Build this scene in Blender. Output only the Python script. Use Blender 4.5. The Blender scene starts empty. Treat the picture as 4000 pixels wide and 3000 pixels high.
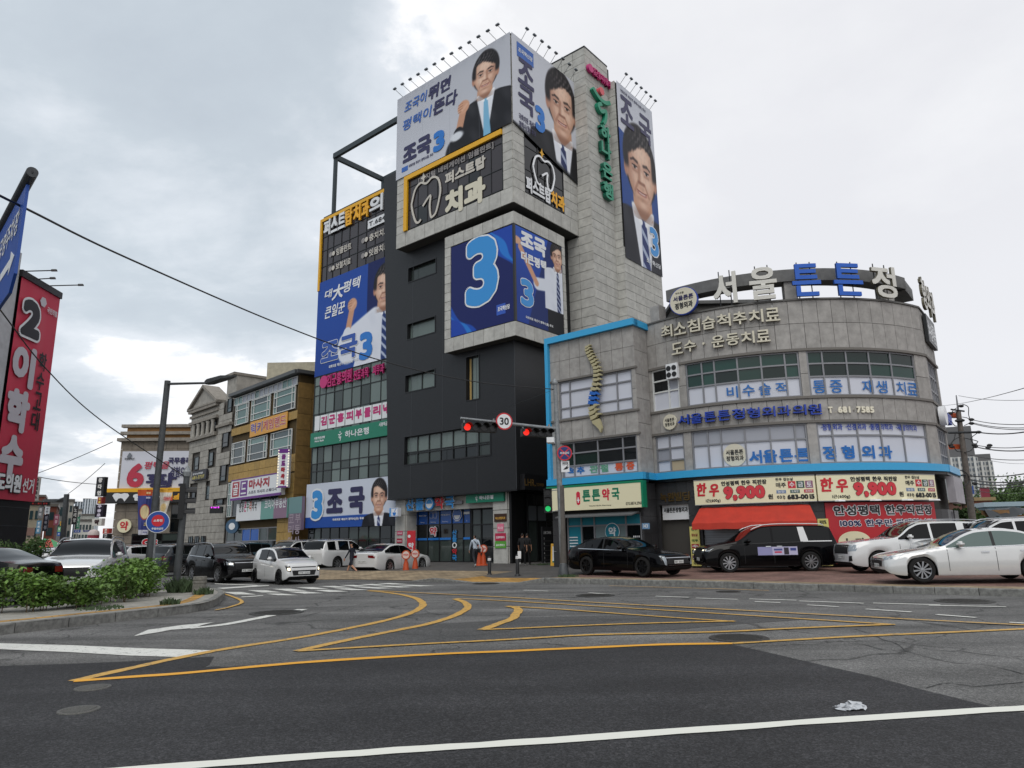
import bpy, bmesh, math, random
import numpy as np
from mathutils import Vector, Matrix
from mathutils.bvhtree import BVHTree
random.seed(7); rng = np.random.default_rng(7)
SC = bpy.context.scene
COL = SC.collection
R_ = math.radians
# ------------------------------------------------------------------ camera
FPX, PIT, ROL, EYE = 2773.0, R_(12.4), R_(-1.0), 1.6
fw = np.array([0, math.cos(PIT), math.sin(PIT)]); _u0 = np.array([0, -math.sin(PIT), math.cos(PIT)]); _r0 = np.array([1.0, 0, 0])
rt = math.cos(ROL)*_r0 + math.sin(ROL)*_u0; up = -math.sin(ROL)*_r0 + math.cos(ROL)*_u0
cam = bpy.data.cameras.new('camera'); camo = bpy.data.objects.new('camera', cam); COL.objects.link(camo)
cam.sensor_width = 36.0; cam.lens = FPX/4000*36; cam.clip_end = 6000; cam.clip_start = 0.05
M = Matrix.Identity(4)
for i in range(3):
    M[i][0] = rt[i]; M[i][1] = up[i]; M[i][2] = -fw[i]
M[2][3] = EYE
camo.matrix_world = M; SC.camera = camo
# ------------------------------------------------------------------ world: cloudy daylight
SUN_EL, SUN_AZ = R_(52), R_(195)        # azimuth clockwise from +Y: the sun stands behind the viewer
W = bpy.data.worlds.new('World'); SC.world = W; W.use_nodes = True
nt = W.node_tree; nt.nodes.clear()
def nd(t, **k):
    n = nt.nodes.new(t)
    for a, b in k.items(): setattr(n, a, b)
    return n
def mth(op, a, b=None, c=None):
    n = nd('ShaderNodeMath', operation=op)
    for i, v in enumerate((a, b, c)):
        if v is None: continue
        if isinstance(v, (int, float)): n.inputs[i].default_value = v
        else: nt.links.new(v, n.inputs[i])
    return n.outputs[0]
sky = nd('ShaderNodeTexSky', sky_type='NISHITA', sun_disc=False, sun_elevation=SUN_EL, sun_rotation=SUN_AZ, air_density=1.2, dust_density=2.5)
tc = nd('ShaderNodeTexCoord'); sep = nd('ShaderNodeSeparateXYZ'); nt.links.new(tc.outputs['Generated'], sep.inputs[0])
zc = mth('ADD', mth('MAXIMUM', sep.outputs[2], 0.0), 0.22)
px_ = mth('DIVIDE', sep.outputs[0], zc); py_ = mth('DIVIDE', sep.outputs[1], zc)
cmb = nd('ShaderNodeCombineXYZ'); nt.links.new(px_, cmb.inputs[0]); nt.links.new(py_, cmb.inputs[1])
def noise(vec, scale, det, rough, off, dist=0.0):
    mp = nd('ShaderNodeMapping'); mp.inputs['Location'].default_value = off; nt.links.new(vec, mp.inputs[0])
    n = nd('ShaderNodeTexNoise'); n.inputs['Scale'].default_value = scale; n.inputs['Detail'].default_value = det
    n.inputs['Roughness'].default_value = rough; n.inputs['Distortion'].default_value = dist
    nt.links.new(mp.outputs[0], n.inputs['Vector']); return n.outputs[0]
n1 = noise(cmb.outputs[0], 0.95, 9, 0.56, (2.2, 6.1, 3.3), 0.25)
n2 = noise(cmb.outputs[0], 2.6, 8, 0.6, (8.3, 4.1, 2.0), 0.3)
n3 = noise(cmb.outputs[0], 0.35, 3, 0.5, (1.3, 7.7, 5.0))
def ramp(x, stops):
    r = nd('ShaderNodeValToRGB'); el = r.color_ramp.elements
    while len(el) < len(stops): el.new(0.5)
    for e, (p, c) in zip(el, stops): e.position = p; e.color = (*c, 1)
    nt.links.new(x, r.inputs[0]); return r.outputs[0]
# a darker cloud bank lies to the west (left), thin bright cloud to the east
bank = mth('MULTIPLY_ADD', mth('ADD', sep.outputs[0], 0.08), -0.34, n1)
bank = mth('MULTIPLY_ADD', mth('SUBTRACT', n2, 0.5), 0.31, bank)
bank = mth('MULTIPLY_ADD', mth('SUBTRACT', sep.outputs[2], 0.40), 0.22, bank)
cl = ramp(bank, [(0.30, (.72, .725, .755)), (0.50, (.79, .795, .815)), (0.565, (.90, .905, .92)), (0.60, (.66, .70, .75)), (0.70, (.50, .555, .61)), (0.85, (.43, .48, .54))])
br = ramp(n3, [(0.3, (.98, .98, .985)), (0.7, (1.14, 1.14, 1.135))])
mx = nd('ShaderNodeMix', data_type='RGBA', blend_type='MULTIPLY'); mx.inputs[0].default_value = 1.0
nt.links.new(cl, mx.inputs[6]); nt.links.new(br, mx.inputs[7])
sk = nd('ShaderNodeMix', data_type='RGBA', blend_type='MULTIPLY'); sk.inputs[0].default_value = 1.0
nt.links.new(sky.outputs[0], sk.inputs[6]); sk.inputs[7].default_value = (1, 1, 1, 1)
bg1 = nd('ShaderNodeBackground'); bg1.inputs[1].default_value = 0.08; nt.links.new(sk.outputs[2], bg1.inputs[0])
bg2 = nd('ShaderNodeBackground'); bg2.inputs[1].default_value = 1.0; nt.links.new(mx.outputs[2], bg2.inputs[0])
ms = nd('ShaderNodeMixShader'); ms.inputs[0].default_value = 0.93
nt.links.new(bg1.outputs[0], ms.inputs[1]); nt.links.new(bg2.outputs[0], ms.inputs[2])
wo = nd('ShaderNodeOutputWorld'); nt.links.new(ms.outputs[0], wo.inputs[0])
# ------------------------------------------------------------------ sun behind thin cloud
sl = bpy.data.lights.new('sun', 'SUN'); sl.energy = .95; sl.angle = R_(38); sl.color = (1.0, 0.965, 0.91)
so = bpy.data.objects.new('sun', sl); COL.objects.link(so)
sd = Vector((math.sin(SUN_AZ)*math.cos(SUN_EL), math.cos(SUN_AZ)*math.cos(SUN_EL), math.sin(SUN_EL)))
so.rotation_euler = sd.to_track_quat('Z', 'Y').to_euler(); so.location = (0, -5, 40)
vs = SC.view_settings; vs.view_transform = 'Standard'; vs.look = 'None'; vs.exposure = 0.22; vs.gamma = 1.0; vs.use_curve_mapping = False
SC.cycles.max_bounces = 6; SC.cycles.diffuse_bounces = 3; SC.cycles.glossy_bounces = 3
# ------------------------------------------------------------------ helpers
def lin(c):
    if isinstance(c, str):
        c = c.lstrip('#'); c = tuple(int(c[i:i+2], 16)/255 for i in (0, 2, 4))
    return tuple((x/12.92 if x <= .04045 else ((x+.055)/1.055)**2.4) for x in c)
MATS = {}
def mat(name, col='808080', rough=.6, metal=0.0, var=0.0, nscale=4.0, namt=0.0, bump=0.0, bscale=40.0, emit=0.0, coat=0.0, spec=.5, col2=None, stretch=None):
    """procedural material: base colour, value change per object (var), noise mottling (namt) and fine relief (bump)"""
    if name in MATS: return MATS[name]
    m = bpy.data.materials.new(name); m.use_nodes = True; t = m.node_tree; b = t.nodes['Principled BSDF']
    c = lin(col) if isinstance(col, str) else col
    b.inputs['Base Color'].default_value = (*c, 1); b.inputs['Roughness'].default_value = rough; b.inputs['Metallic'].default_value = metal
    b.inputs['Specular IOR Level'].default_value = spec
    if coat: b.inputs['Coat Weight'].default_value = coat; b.inputs['Coat Roughness'].default_value = .04
    if emit: b.inputs['Emission Color'].default_value = (*c, 1); b.inputs['Emission Strength'].default_value = emit
    N = t.nodes.new; L = t.links.new; src = None
    if namt or bump:
        tcn = N('ShaderNodeTexCoord'); geo = N('ShaderNodeNewGeometry'); vec = geo.outputs['Position']
        if stretch:
            mp = N('ShaderNodeMapping'); mp.inputs['Scale'].default_value = stretch; L(vec, mp.inputs[0]); vec = mp.outputs[0]
    if namt:
        n = N('ShaderNodeTexNoise'); n.inputs['Scale'].default_value = nscale; n.inputs['Detail'].default_value = 6; n.inputs['Roughness'].default_value = .65
        L(vec, n.inputs['Vector'])
        c2 = lin(col2) if isinstance(col2, str) else (col2 or tuple(max(0, x*(1-namt)) for x in c))
        r = N('ShaderNodeValToRGB'); r.color_ramp.elements[0].position = .38; r.color_ramp.elements[1].position = .64
        r.color_ramp.elements[0].color = (*c2, 1); r.color_ramp.elements[1].color = (*tuple(min(1, x*(1+namt*.5)) for x in c), 1)
        L(n.outputs[0], r.inputs[0]); src = r.outputs[0]
    if var:
        oi = N('ShaderNodeObjectInfo'); mr = N('ShaderNodeMapRange'); mr.inputs[3].default_value = 1-var; mr.inputs[4].default_value = 1+var
        L(oi.outputs['Random'], mr.inputs[0])
        mm = N('ShaderNodeMix'); mm.data_type = 'RGBA'; mm.blend_type = 'MULTIPLY'; mm.inputs[0].default_value = 1
        if src: L(src, mm.inputs[6])
        else: mm.inputs[6].default_value = (*c, 1)
        L(mr.outputs[0], mm.inputs[7]); src = mm.outputs[2]
    if src: L(src, b.inputs['Base Color'])
    if bump:
        n = N('ShaderNodeTexNoise'); n.inputs['Scale'].default_value = bscale; n.inputs['Detail'].default_value = 4; L(vec, n.inputs['Vector'])
        bp = N('ShaderNodeBump'); bp.inputs['Strength'].default_value = bump; bp.inputs['Distance'].default_value = .02
        L(n.outputs[0], bp.inputs['Height']); L(bp.outputs[0], b.inputs['Normal'])
    MATS[name] = m; return m
def paint(hexc, rough=.45): return mat('paint_'+hexc.lstrip('#'), hexc, rough)
def I4(o): return Matrix.Translation(-Vector(o['_b'])) if '_b' in o else None
BASE = {}
def tag(o, label=None, cat=None, group=None, kind=None):
    if label: o['label'] = label
    if cat: o['category'] = cat
    if group: o['group'] = group
    if kind: o['kind'] = kind
    return o
def setparent(o, p):
    if p is None: return o
    o.parent = p
    if p in BASE: o.matrix_parent_inverse = BASE[p].inverted()
    return o
def thing(name, label, cat, loc=(0, 0, 0), group=None, kind=None, rz=0.0):
    o = bpy.data.objects.new(name, None); COL.objects.link(o); o.empty_display_size = .2
    o.location = loc; o.rotation_euler = (0, 0, rz); BASE[o] = Matrix.Translation(Vector(loc)) @ Matrix.Rotation(rz, 4, 'Z')
    return tag(o, label, cat, group, kind)
def obj(name, me, mats=None, parent=None, mw=None):
    o = bpy.data.objects.new(name, me); COL.objects.link(o)
    if mats is not None:
        if len(me.materials): me.materials.clear()
        for m in (mats if isinstance(mats, (list, tuple)) else [mats]): me.materials.append(m)
    if mw is not None: o.matrix_basis = mw
    BASE[o] = mw.copy() if mw is not None else Matrix.Identity(4)
    setparent(o, parent); return o
class MB:
    """collects quads and polygons for one mesh"""
    def __init__(s): s.v = []; s.f = []; s.m = []
    def add(s, vs, fs, mi=0):
        k = len(s.v); s.v += [tuple(map(float, p)) for p in vs]; s.f += [tuple(i+k for i in f) for f in fs]; s.m += [mi]*len(fs); return s
    def box(s, x0, x1, y0, y1, z0, z1, mi=0):
        return s.add([(x0,y0,z0),(x1,y0,z0),(x1,y1,z0),(x0,y1,z0),(x0,y0,z1),(x1,y0,z1),(x1,y1,z1),(x0,y1,z1)], [(0,3,2,1),(4,5,6,7),(0,1,5,4),(1,2,6,5),(2,3,7,6),(3,0,4,7)], mi)
    def tube(s, pts, r, n=8, mi=0, cap=True):
        pts = [Vector(p) for p in pts]; rs = r if isinstance(r, (list, tuple)) else [r]*len(pts); rings = []
        up0 = None
        for i, p in enumerate(pts):
            t = (pts[min(i+1, len(pts)-1)]-pts[max(i-1, 0)]).normalized()
            a = Vector((0, 0, 1)) if abs(t.z) < .95 else Vector((1, 0, 0))
            x = t.cross(a).normalized(); y = t.cross(x).normalized()
            rings.append([p+x*rs[i]*math.cos(2*math.pi*k/n)+y*rs[i]*math.sin(2*math.pi*k/n) for k in range(n)])
        vs = [q for rg in rings for q in rg]; fs = []
        for i in range(len(pts)-1):
            for k in range(n): fs.append((i*n+k, i*n+(k+1) % n, (i+1)*n+(k+1) % n, (i+1)*n+k))
        if cap: fs += [tuple(range(n)), tuple(reversed(range((len(pts)-1)*n, len(pts)*n)))]
        return s.add(vs, fs, mi)
    def lathe(s, prof, c=(0, 0, 0), n=24, mi=0, axis='z'):
        vs = []; fs = []
        for r, h in prof:
            for k in range(n):
                a = 2*math.pi*k/n; x, y = r*math.cos(a), r*math.sin(a)
                p = {'z': (x, y, h), 'y': (x, h, y), 'x': (h, x, y)}[axis]
                vs.append((p[0]+c[0], p[1]+c[1], p[2]+c[2]))
        for i in range(len(prof)-1):
            for k in range(n): fs.append((i*n+k, i*n+(k+1) % n, (i+1)*n+(k+1) % n, (i+1)*n+k))
        return s.add(vs, fs, mi)
    def prism(s, poly, fn, d0, d1, mi=0):
        """outline poly [(a,b)..] placed by fn(a,b,depth)"""
        n = len(poly); vs = [fn(a, b, d0) for a, b in poly]+[fn(a, b, d1) for a, b in poly]
        fs = [tuple(range(n)), tuple(reversed(range(n, 2*n)))]+[(i, (i+1) % n, n+(i+1) % n, n+i) for i in range(n)]
        return s.add(vs, fs, mi)
    def mesh(s, name='m', smooth=False, angle=None, fix=True):
        me = bpy.data.meshes.new(name); me.from_pydata(s.v, [], s.f)
        if any(s.m): me.polygons.foreach_set('material_index', s.m)
        if fix:
            bm = bmesh.new(); bm.from_mesh(me); bmesh.ops.recalc_face_normals(bm, faces=bm.faces); bm.to_mesh(me); bm.free()
        if smooth:
            me.polygons.foreach_set('use_smooth', [True]*len(me.polygons))
            if angle: me.set_sharp_from_angle(angle=R_(angle))
        me.update(); return me
    def obj(s, name, mats, parent=None, smooth=False, angle=None, fix=True): return obj(name, s.mesh(name, smooth, angle, fix), mats, parent)
def unit_box(bev=0.0):
    bm = bmesh.new(); bmesh.ops.create_cube(bm, size=1.0)
    me = bpy.data.meshes.new('unit_box'); bm.to_mesh(me); bm.free(); return me
UB = {}
def ubox(m):
    if m.name not in UB:
        me = unit_box(); me.materials.append(m); UB[m.name] = me
    return UB[m.name]
# -------- picture measurements -> places on real surfaces
CR = {0:(0,0,.553),1:(1500,100,2.011),2:(1200,700,2.011),3:(1150,1350,2.011),4:(2100,1150,2.011),5:(2900,950,2.011),6:(2100,1700,2.011),7:(2900,1700,2.011),8:(0,600,2.011),11:(400,1300,2.458),12:(0,1900,2.765),13:(600,1900,2.011),14:(1500,1850,2.765),15:(0,1700,3.687),16:(0,2200,1.106),17:(2000,2200,1.106),18:(2500,1000,1.475),21:(0,1680,3.77),22:(3580,1500,2.676),23:(0,640,2.765),24:(1100,1850,5.53),25:(750,1850,4.424),26:(2080,1480,2.074),9:(0,0,1.0)}
def ray(n, x, y):
    a, b, k = CR[n]; u = a+x/k; v = b+y/k
    return rt*(u-2000)/FPX-up*(v-1500)/FPX+fw
def G(n, x, y, z=0.0):
    d = ray(n, x, y); t = (z-EYE)/d[2]; return Vector((t*d[0], t*d[1], z))
def AD(n, x, y, Y):
    d = ray(n, x, y); t = Y/d[1]; return Vector((t*d[0], Y, t*d[2]+EYE))
class Fac:
    """a flat vertical front: a runs to the right along it, h is height, o is how far a thing stands out from it"""
    def __init__(s, x, y, ang):
        a = R_(ang); s.o = np.array([x, y]); s.d = np.array([math.cos(a), math.sin(a)]); s.n = np.array([s.d[1], -s.d[0]]); s.flat = True
    def pt(s, a, h, o=0.0): p = s.o+s.d*a+s.n*o; return (p[0], p[1], h)
    def frame(s, a): return Vector((*s.d, 0)), Vector((*s.n, 0))
    def q(s, n, x, y, o=0.0):
        r = ray(n, x, y); t = ((s.o+s.n*o)@s.n)/(r[:2]@s.n); p = r*t; return float((p[:2]-s.o)@s.d), float(p[2]+EYE)
    def arr(s, A, Hh, O): P = s.o[None]+A[:, None]*s.d[None]+O[:, None]*s.n[None]; return np.column_stack([P, Hh])
    def sub(s, a, o=0, ang=0):
        p = s.o+s.d*a+s.n*o; return Fac(p[0], p[1], math.degrees(math.atan2(s.d[1], s.d[0]))+ang)
class Cyl:
    def __init__(s, cx, cy, R, t0): s.c = np.array([cx, cy]); s.R = R; s.t0 = t0; s.flat = False
    def pt(s, a, h, o=0.0): t = s.t0+a/s.R; return (s.c[0]+(s.R+o)*math.cos(t), s.c[1]+(s.R+o)*math.sin(t), h)
    def frame(s, a): t = s.t0+a/s.R; return Vector((-math.sin(t), math.cos(t), 0)), Vector((math.cos(t), math.sin(t), 0))
    def q(s, n, x, y, o=0.0):
        r = ray(n, x, y); R = s.R+o; d = r[:2]; A = d@d; B = -2*d@s.c; C = s.c@s.c-R*R
        t = (-B-math.sqrt(max(0, B*B-4*A*C)))/(2*A); p = r*t; th = math.atan2(p[1]-s.c[1], p[0]-s.c[0]); return (th-s.t0)*s.R, float(p[2]+EYE)
    def arr(s, A, Hh, O):
        t = s.t0+A/s.R; return np.column_stack([s.c[0]+(s.R+O)*np.cos(t), s.c[1]+(s.R+O)*np.sin(t), Hh])
def rc(f, n, xl, yb, xr, yt, o=0.0):
    """left-bottom and right-top picture points -> (a0,h0,a1,h1) on the front"""
    a0, h0 = f.q(n, xl, yb, o); a1, h1 = f.q(n, xr, yt, o); return a0, h0, a1, h1
def rl(f, n, x0, yb, yt, x1, o=0.0):
    a0, h0 = f.q(n, x0, yb, o); return a0, h0, f.q(n, x1, yb, o)[0], f.q(n, x0, yt, o)[1]
def piece(name, f, a0, a1, h0, h1, o0, o1, m, parent):
    """one flat block on a front; blocks share their mesh"""
    ac = (a0+a1)/2; d, n = f.frame(ac); c = Vector(f.pt(ac, (h0+h1)/2, (o0+o1)/2))
    mw = Matrix.Identity(4)
    for i in range(3):
        mw[i][0] = d[i]*(a1-a0); mw[i][1] = -n[i]*(o1-o0); mw[i][2] = (0, 0, 1)[i]*(h1-h0); mw[i][3] = c[i]
    return obj(name, ubox(m), None, parent, mw)
def slab(mb, f, a0, a1, h0, h1, o0, o1, seg=.5, mi=0):
    """block that follows the front (bent on a curved one)"""
    k = 1 if f.flat else max(1, int(math.ceil((a1-a0)/seg))); A = [a0+(a1-a0)*i/k for i in range(k+1)]
    vs = []
    for a in A: vs += [f.pt(a, h0, o0), f.pt(a, h0, o1), f.pt(a, h1, o1), f.pt(a, h1, o0)]
    fs = [(0, 1, 2, 3), tuple(4*k+j for j in (3, 2, 1, 0))]
    for i in range(k):
        for j in range(4): fs.append((4*i+j, 4*i+4+j, 4*i+4+(j+1) % 4, 4*i+(j+1) % 4))
    mb.add(vs, fs, mi); return mb
def bar(name, f, a0, a1, h0, h1, o0, o1, m, parent): return slab(MB(), f, a0, a1, h0, h1, o0, o1).obj(name, m, parent)
def clad(parent, f, a0, a1, h0, h1, o, pw, ph, m, th=.05, gap=.03, name='panel', holes=(), rows=None, stag=0.0):
    """separate cladding panels with open joints"""
    nh = max(1, round((h1-h0)/ph)); hs = rows or [h0+(h1-h0)*i/nh for i in range(nh+1)]
    for j in range(len(hs)-1):
        na = max(1, round((a1-a0)/pw)); e = [a0+(a1-a0)*i/na for i in range(na+1)]
        for i in range(na):
            x0, x1, y0, y1 = e[i]+gap/2, e[i+1]-gap/2, hs[j]+gap/2, hs[j+1]-gap/2
            if any(x0 < q[2] and x1 > q[0] and y0 < q[3] and y1 > q[1] for q in holes): continue
            piece(name, f, x0, x1, y0, y1, o-.02, o+th+random.uniform(-.004, .004), m, parent)
def holed(f, a0, a1, h0, h1, holes, o=0.0, dep=.25, seg=.6):
    """wall sheet with real openings and their reveals"""
    A = sorted(set([a0, a1]+[q for r in holes for q in (r[0], r[2]) if a0 < q < a1])); Hs = sorted(set([h0, h1]+[q for r in holes for q in (r[1], r[3]) if h0 < q < h1]))
    if not f.flat:
        B = []
        for i in range(len(A)-1):
            k = max(1, int((A[i+1]-A[i])/seg)); B += [A[i]+(A[i+1]-A[i])*j/k for j in range(k)]
        A = B+[A[-1]]
    mb = MB()
    for i in range(len(A)-1):
        for j in range(len(Hs)-1):
            ca, ch = (A[i]+A[i+1])/2, (Hs[j]+Hs[j+1])/2
            if any(r[0] < ca < r[2] and r[1] < ch < r[3] for r in holes): continue
            mb.add([f.pt(A[i], Hs[j], o), f.pt(A[i+1], Hs[j], o), f.pt(A[i+1], Hs[j+1], o), f.pt(A[i], Hs[j+1], o)], [(0, 1, 2, 3)])
    for r in holes:
        c = [(r[0], r[1]), (r[2], r[1]), (r[2], r[3]), (r[0], r[3])]
        for k in range(4):
            p, q = c[k], c[(k+1) % 4]
            S = 1 if f.flat or p[0] == q[0] else max(1, int(abs(q[0]-p[0])/seg))
            for t in range(S):
                pa = (p[0]+(q[0]-p[0])*t/S, p[1]); qa = (p[0]+(q[0]-p[0])*(t+1)/S, q[1])
                mb.add([f.pt(*pa, o), f.pt(*qa, o), f.pt(*qa, o-dep), f.pt(*pa, o-dep)], [(0, 1, 2, 3)])
    return mb
def window(parent, f, r, cols, rows, o, frame_m, glass_m, fw_=.06, th=.08, name='window', cell=None, pname='pane', skip=()):
    """framed window: the frame is a part, every pane of glass a piece of it. cols/rows: count or fractions"""
    a0, h0, a1, h1 = r
    cs = [i/cols for i in range(cols+1)] if isinstance(cols, int) else [0]+list(cols)+[1]
    rs = [i/rows for i in range(rows+1)] if isinstance(rows, int) else [0]+list(rows)+[1]
    mb = MB(); A = [a0+(a1-a0)*c for c in cs]; Hh = [h0+(h1-h0)*c for c in rs]
    for i, a in enumerate(A):
        x0, x1 = (a, a+fw_) if i == 0 else ((a-fw_, a) if i == len(A)-1 else (a-fw_/2, a+fw_/2))
        slab(mb, f, x0, x1, h0, h1, o-.02, o+th)
    for j, h in enumerate(Hh):
        y0, y1 = (h, h+fw_) if j == 0 else ((h-fw_, h) if j == len(Hh)-1 else (h-fw_/2, h+fw_/2))
        for i in range(len(A)-1): slab(mb, f, A[i]+fw_/2+.001, A[i+1]-fw_/2-.001, y0, y1, o-.02, o+th-.006)
    w = mb.obj(name, frame_m, parent)
    for i in range(len(A)-1):
        for j in range(len(Hh)-1):
            if (i, j) in skip: continue
            g = (cell or {}).get((i, j), glass_m); g = random.choice(g) if isinstance(g, list) else g
            q = piece(pname, f, A[i]+fw_*.45, A[i+1]-fw_*.45, Hh[j]+fw_*.45, Hh[j+1]-fw_*.45, o-.015, o+.012, g, w)
            T_ = Matrix.Translation(q.matrix_basis.translation); q.matrix_basis = T_ @ Matrix.Rotation(R_(random.uniform(-.3, .3)), 4, 'Z') @ Matrix.Rotation(R_(random.uniform(-.25, .25)), 4, f.frame(A[i])[0]) @ T_.inverted() @ q.matrix_basis
    return w
GLY = {}
def load_glyphs(CHARS):
    """outlines of characters not met before, taken from Blender's own font"""
    cu = bpy.data.curves.new('t', 'FONT'); cu.body = '\n'.join(CHARS); cu.resolution_u = 3; cu.space_line = 4.0
    o = bpy.data.objects.new('t', cu); me = bpy.data.meshes.new_from_object(o)
    v = np.zeros(len(me.vertices)*3); me.vertices.foreach_get('co', v); v = v.reshape(-1, 3)
    fs = [tuple(p.vertices) for p in me.polygons]; fy = np.array([v[list(f), 1].mean() for f in fs]); sp = 4.0
    ln = np.round(-(fy-.35)/sp).astype(int)
    for k, ch in enumerate(CHARS):
        sel = [fs[i] for i in np.nonzero(ln == k)[0]]
        ids = sorted(set(q for f in sel for q in f)); mp = {q: n for n, q in enumerate(ids)}
        V = v[ids, :2]+np.array([0, sp*k]) if ids else np.zeros((0, 2))
        GLY[ch] = (V, [tuple(mp[q] for q in f) for f in sel])
    bpy.data.objects.remove(o); bpy.data.meshes.remove(me); bpy.data.curves.remove(cu)
TXT = {}
def glyphs(s, res=3, sp=1.0):
    if s not in TXT:
        new = [c for c in dict.fromkeys(s) if c not in GLY and c not in ' \n']
        if new: load_glyphs(new)
        V = []; F = []; n = 0
        for li, line in enumerate(s.split('\n')):
            x = 0.0; LV = []; LF = []; m = 0
            for ch in line:
                if ch == ' ': x += .36; continue
                g, f = GLY[ch]; LV.append(g+np.array([x, -1.12*li])); LF += [tuple(q+m for q in t) for t in f]; m += len(g)
                x += .93 if ord(ch) > 0x2e00 else (g[:, 0].max()+.07)
            if LV:
                LV = np.concatenate(LV); LV[:, 0] -= (LV[:, 0].min()+LV[:, 0].max())/2; V.append(LV); F += [tuple(q+n for q in t) for t in LF]; n += m
        V = np.concatenate(V); mn, mxx = V.min(0), V.max(0)
        TXT[s] = ((V-mn)/np.maximum(mxx-mn, 1e-6), F, (mxx[0]-mn[0])/max(mxx[1]-mn[1], 1e-6))
    return TXT[s]
def text(parent, f, s, r, m, o=.01, bold=.0, depth=0.0, out=None, outw=.0, slant=0.0, res=2, name='lettering', rise=0.0, sp=1.0):
    """lettering fitted into rectangle r on a front; bold = stroke growth in metres; out = outline material"""
    a0, h0, a1, h1 = r; v, fs, asp = glyphs(s, res, sp); n = len(v)
    def layer(grow, o, mm, nm, dirs):
        V = []; F = []
        for k, (dx, dy) in enumerate(dirs):
            g = grow
            A = a0+bold+(a1-a0-2*bold)*v[:, 0]+slant*(v[:, 1]-.5)*(h1-h0)+dx*g; Hh = h0+bold+(h1-h0-2*bold)*v[:, 1]+rise*v[:, 0]+dy*g
            V.append(f.arr(A, Hh, np.full(n, o+k*.0006))); F += [tuple(i+n*k for i in q) for q in fs]
        V = np.concatenate(V)
        me = bpy.data.meshes.new(nm); me.from_pydata(V.tolist(), [], F)
        ob = obj(nm, me, mm, parent)
        if depth:
            md = ob.modifiers.new('d', 'SOLIDIFY'); md.thickness = depth; md.offset = 0
        return ob
    nd_ = 8 if bold+outw < .12 else 20
    d8 = [(math.cos(t*2*math.pi/nd_), math.sin(t*2*math.pi/nd_)) for t in range(nd_)]
    if out: layer(bold+outw, o, out, 'outline', d8+[(0, 0)]); o += .009
    return layer(bold, o, m, name, [(0, 0)] if not bold else ([(0, 0)]+d8[::2]+d8[1::2] if bold > .03 else [(-.7, -.7), (.7, .7), (-.7, .7), (.7, -.7)]))
def letters(parent, f, s, r, m, o, depth, bold=.02, name='letter', side=None, gap=.12, mats=None, curve=True):
    """raised letters, each one a body of its own"""
    a0, h0, a1, h1 = r; ch = [c for c in s]; k = len(ch); w = (a1-a0)/(k-gap)
    for i, c in enumerate(ch):
        if c == ' ': continue
        v, fs, asp = glyphs(c, 2); n = len(v); b0 = a0+i*w; ww = w*(1-gap)
        hh = (h0, h1)
        if c == '1': b0 += ww*.3; ww *= .4
        if c in '·.-':
            mid = (h0+h1)/2; ww2 = ww*.5 if c == '-' else ww*.2; sz = (h1-h0)*(.05 if c == '-' else .1); b0 += (ww-ww2)/2; ww = ww2
            hh = (h0, h0+2*sz) if c == '.' else (mid-sz, mid+sz)
        V = []; F = []
        dirs = [(-1, -1), (1, 1), (-1, 1), (1, -1)] if bold else [(0, 0)]
        for q, (dx, dy) in enumerate(dirs):
            A = b0+bold+(ww-2*bold)*v[:, 0]+dx*bold; Hh = hh[0]+bold+(hh[1]-hh[0]-2*bold)*v[:, 1]+dy*bold
            V.append(f.arr(A, Hh, np.full(n, o+depth/2+q*.0007))); F += [tuple(x+n*q for x in p) for p in fs]
        me = bpy.data.meshes.new(name); me.from_pydata(np.concatenate(V).tolist(), [], F)
        mm = (mats or {}).get(i, m); ob = obj(name, me, [mm, side or mm], parent)
        md = ob.modifiers.new('d', 'SOLIDIFY'); md.thickness = depth; md.offset = 0; md.material_offset_rim = 1
def vcmat():
    if 'printed' in MATS: return MATS['printed']
    m = bpy.data.materials.new('printed_banner'); m.use_nodes = True; b = m.node_tree.nodes['Principled BSDF']
    a = m.node_tree.nodes.new('ShaderNodeAttribute'); a.attribute_name = 'ink'; m.node_tree.links.new(a.outputs['Color'], b.inputs['Base Color'])
    b.inputs['Roughness'].default_value = .5; b.inputs['Specular IOR Level'].default_value = .25; MATS['printed'] = m; return m
def banner(name, f, corners, fn, nx, ny, o, parent=None, sag=0.02):
    """printed cloth: fn(x,y) with x,y in 0..1 arrays returns the ink colour; corners = (BL, BR, TR, TL) as (a,h)"""
    xs = np.linspace(0, 1, nx+1); ys = np.linspace(0, 1, ny+1); X, Y = np.meshgrid(xs, ys); x, y = X.ravel(), Y.ravel()
    BL, BR, TR, TL = [np.array(c) for c in corners]
    P = ((1-x)*(1-y))[:, None]*BL+(x*(1-y))[:, None]*BR+(x*y)[:, None]*TR+((1-x)*y)[:, None]*TL
    wob = sag*(np.sin(x*9+y*4)*.5+np.sin(y*13-x*3)*.3+np.sin(x*23+1.3)*.2)
    V = f.arr(P[:, 0], P[:, 1], o+wob*(x*(1-x)*y*(1-y)*16)**.3)
    idx = np.arange((nx+1)*(ny+1)).reshape(ny+1, nx+1)
    F = np.column_stack([idx[:-1, :-1].ravel(), idx[:-1, 1:].ravel(), idx[1:, 1:].ravel(), idx[1:, :-1].ravel()])
    me = bpy.data.meshes.new(name); me.from_pydata(V.tolist(), [], F.tolist())
    c = fn(x, y, P[:, 0], P[:, 1]); c = np.clip(c, 0, 1); c = np.where(c <= .04045, c/12.92, ((c+.055)/1.055)**2.4)
    at = me.color_attributes.new('ink', 'FLOAT_COLOR', 'POINT'); at.data.foreach_set('color', np.column_stack([c, np.ones(len(c))]).ravel().astype(np.float32))
    me.polygons.foreach_set('use_smooth', [True]*len(me.polygons))
    return obj(name, me, vcmat(), parent)
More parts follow.
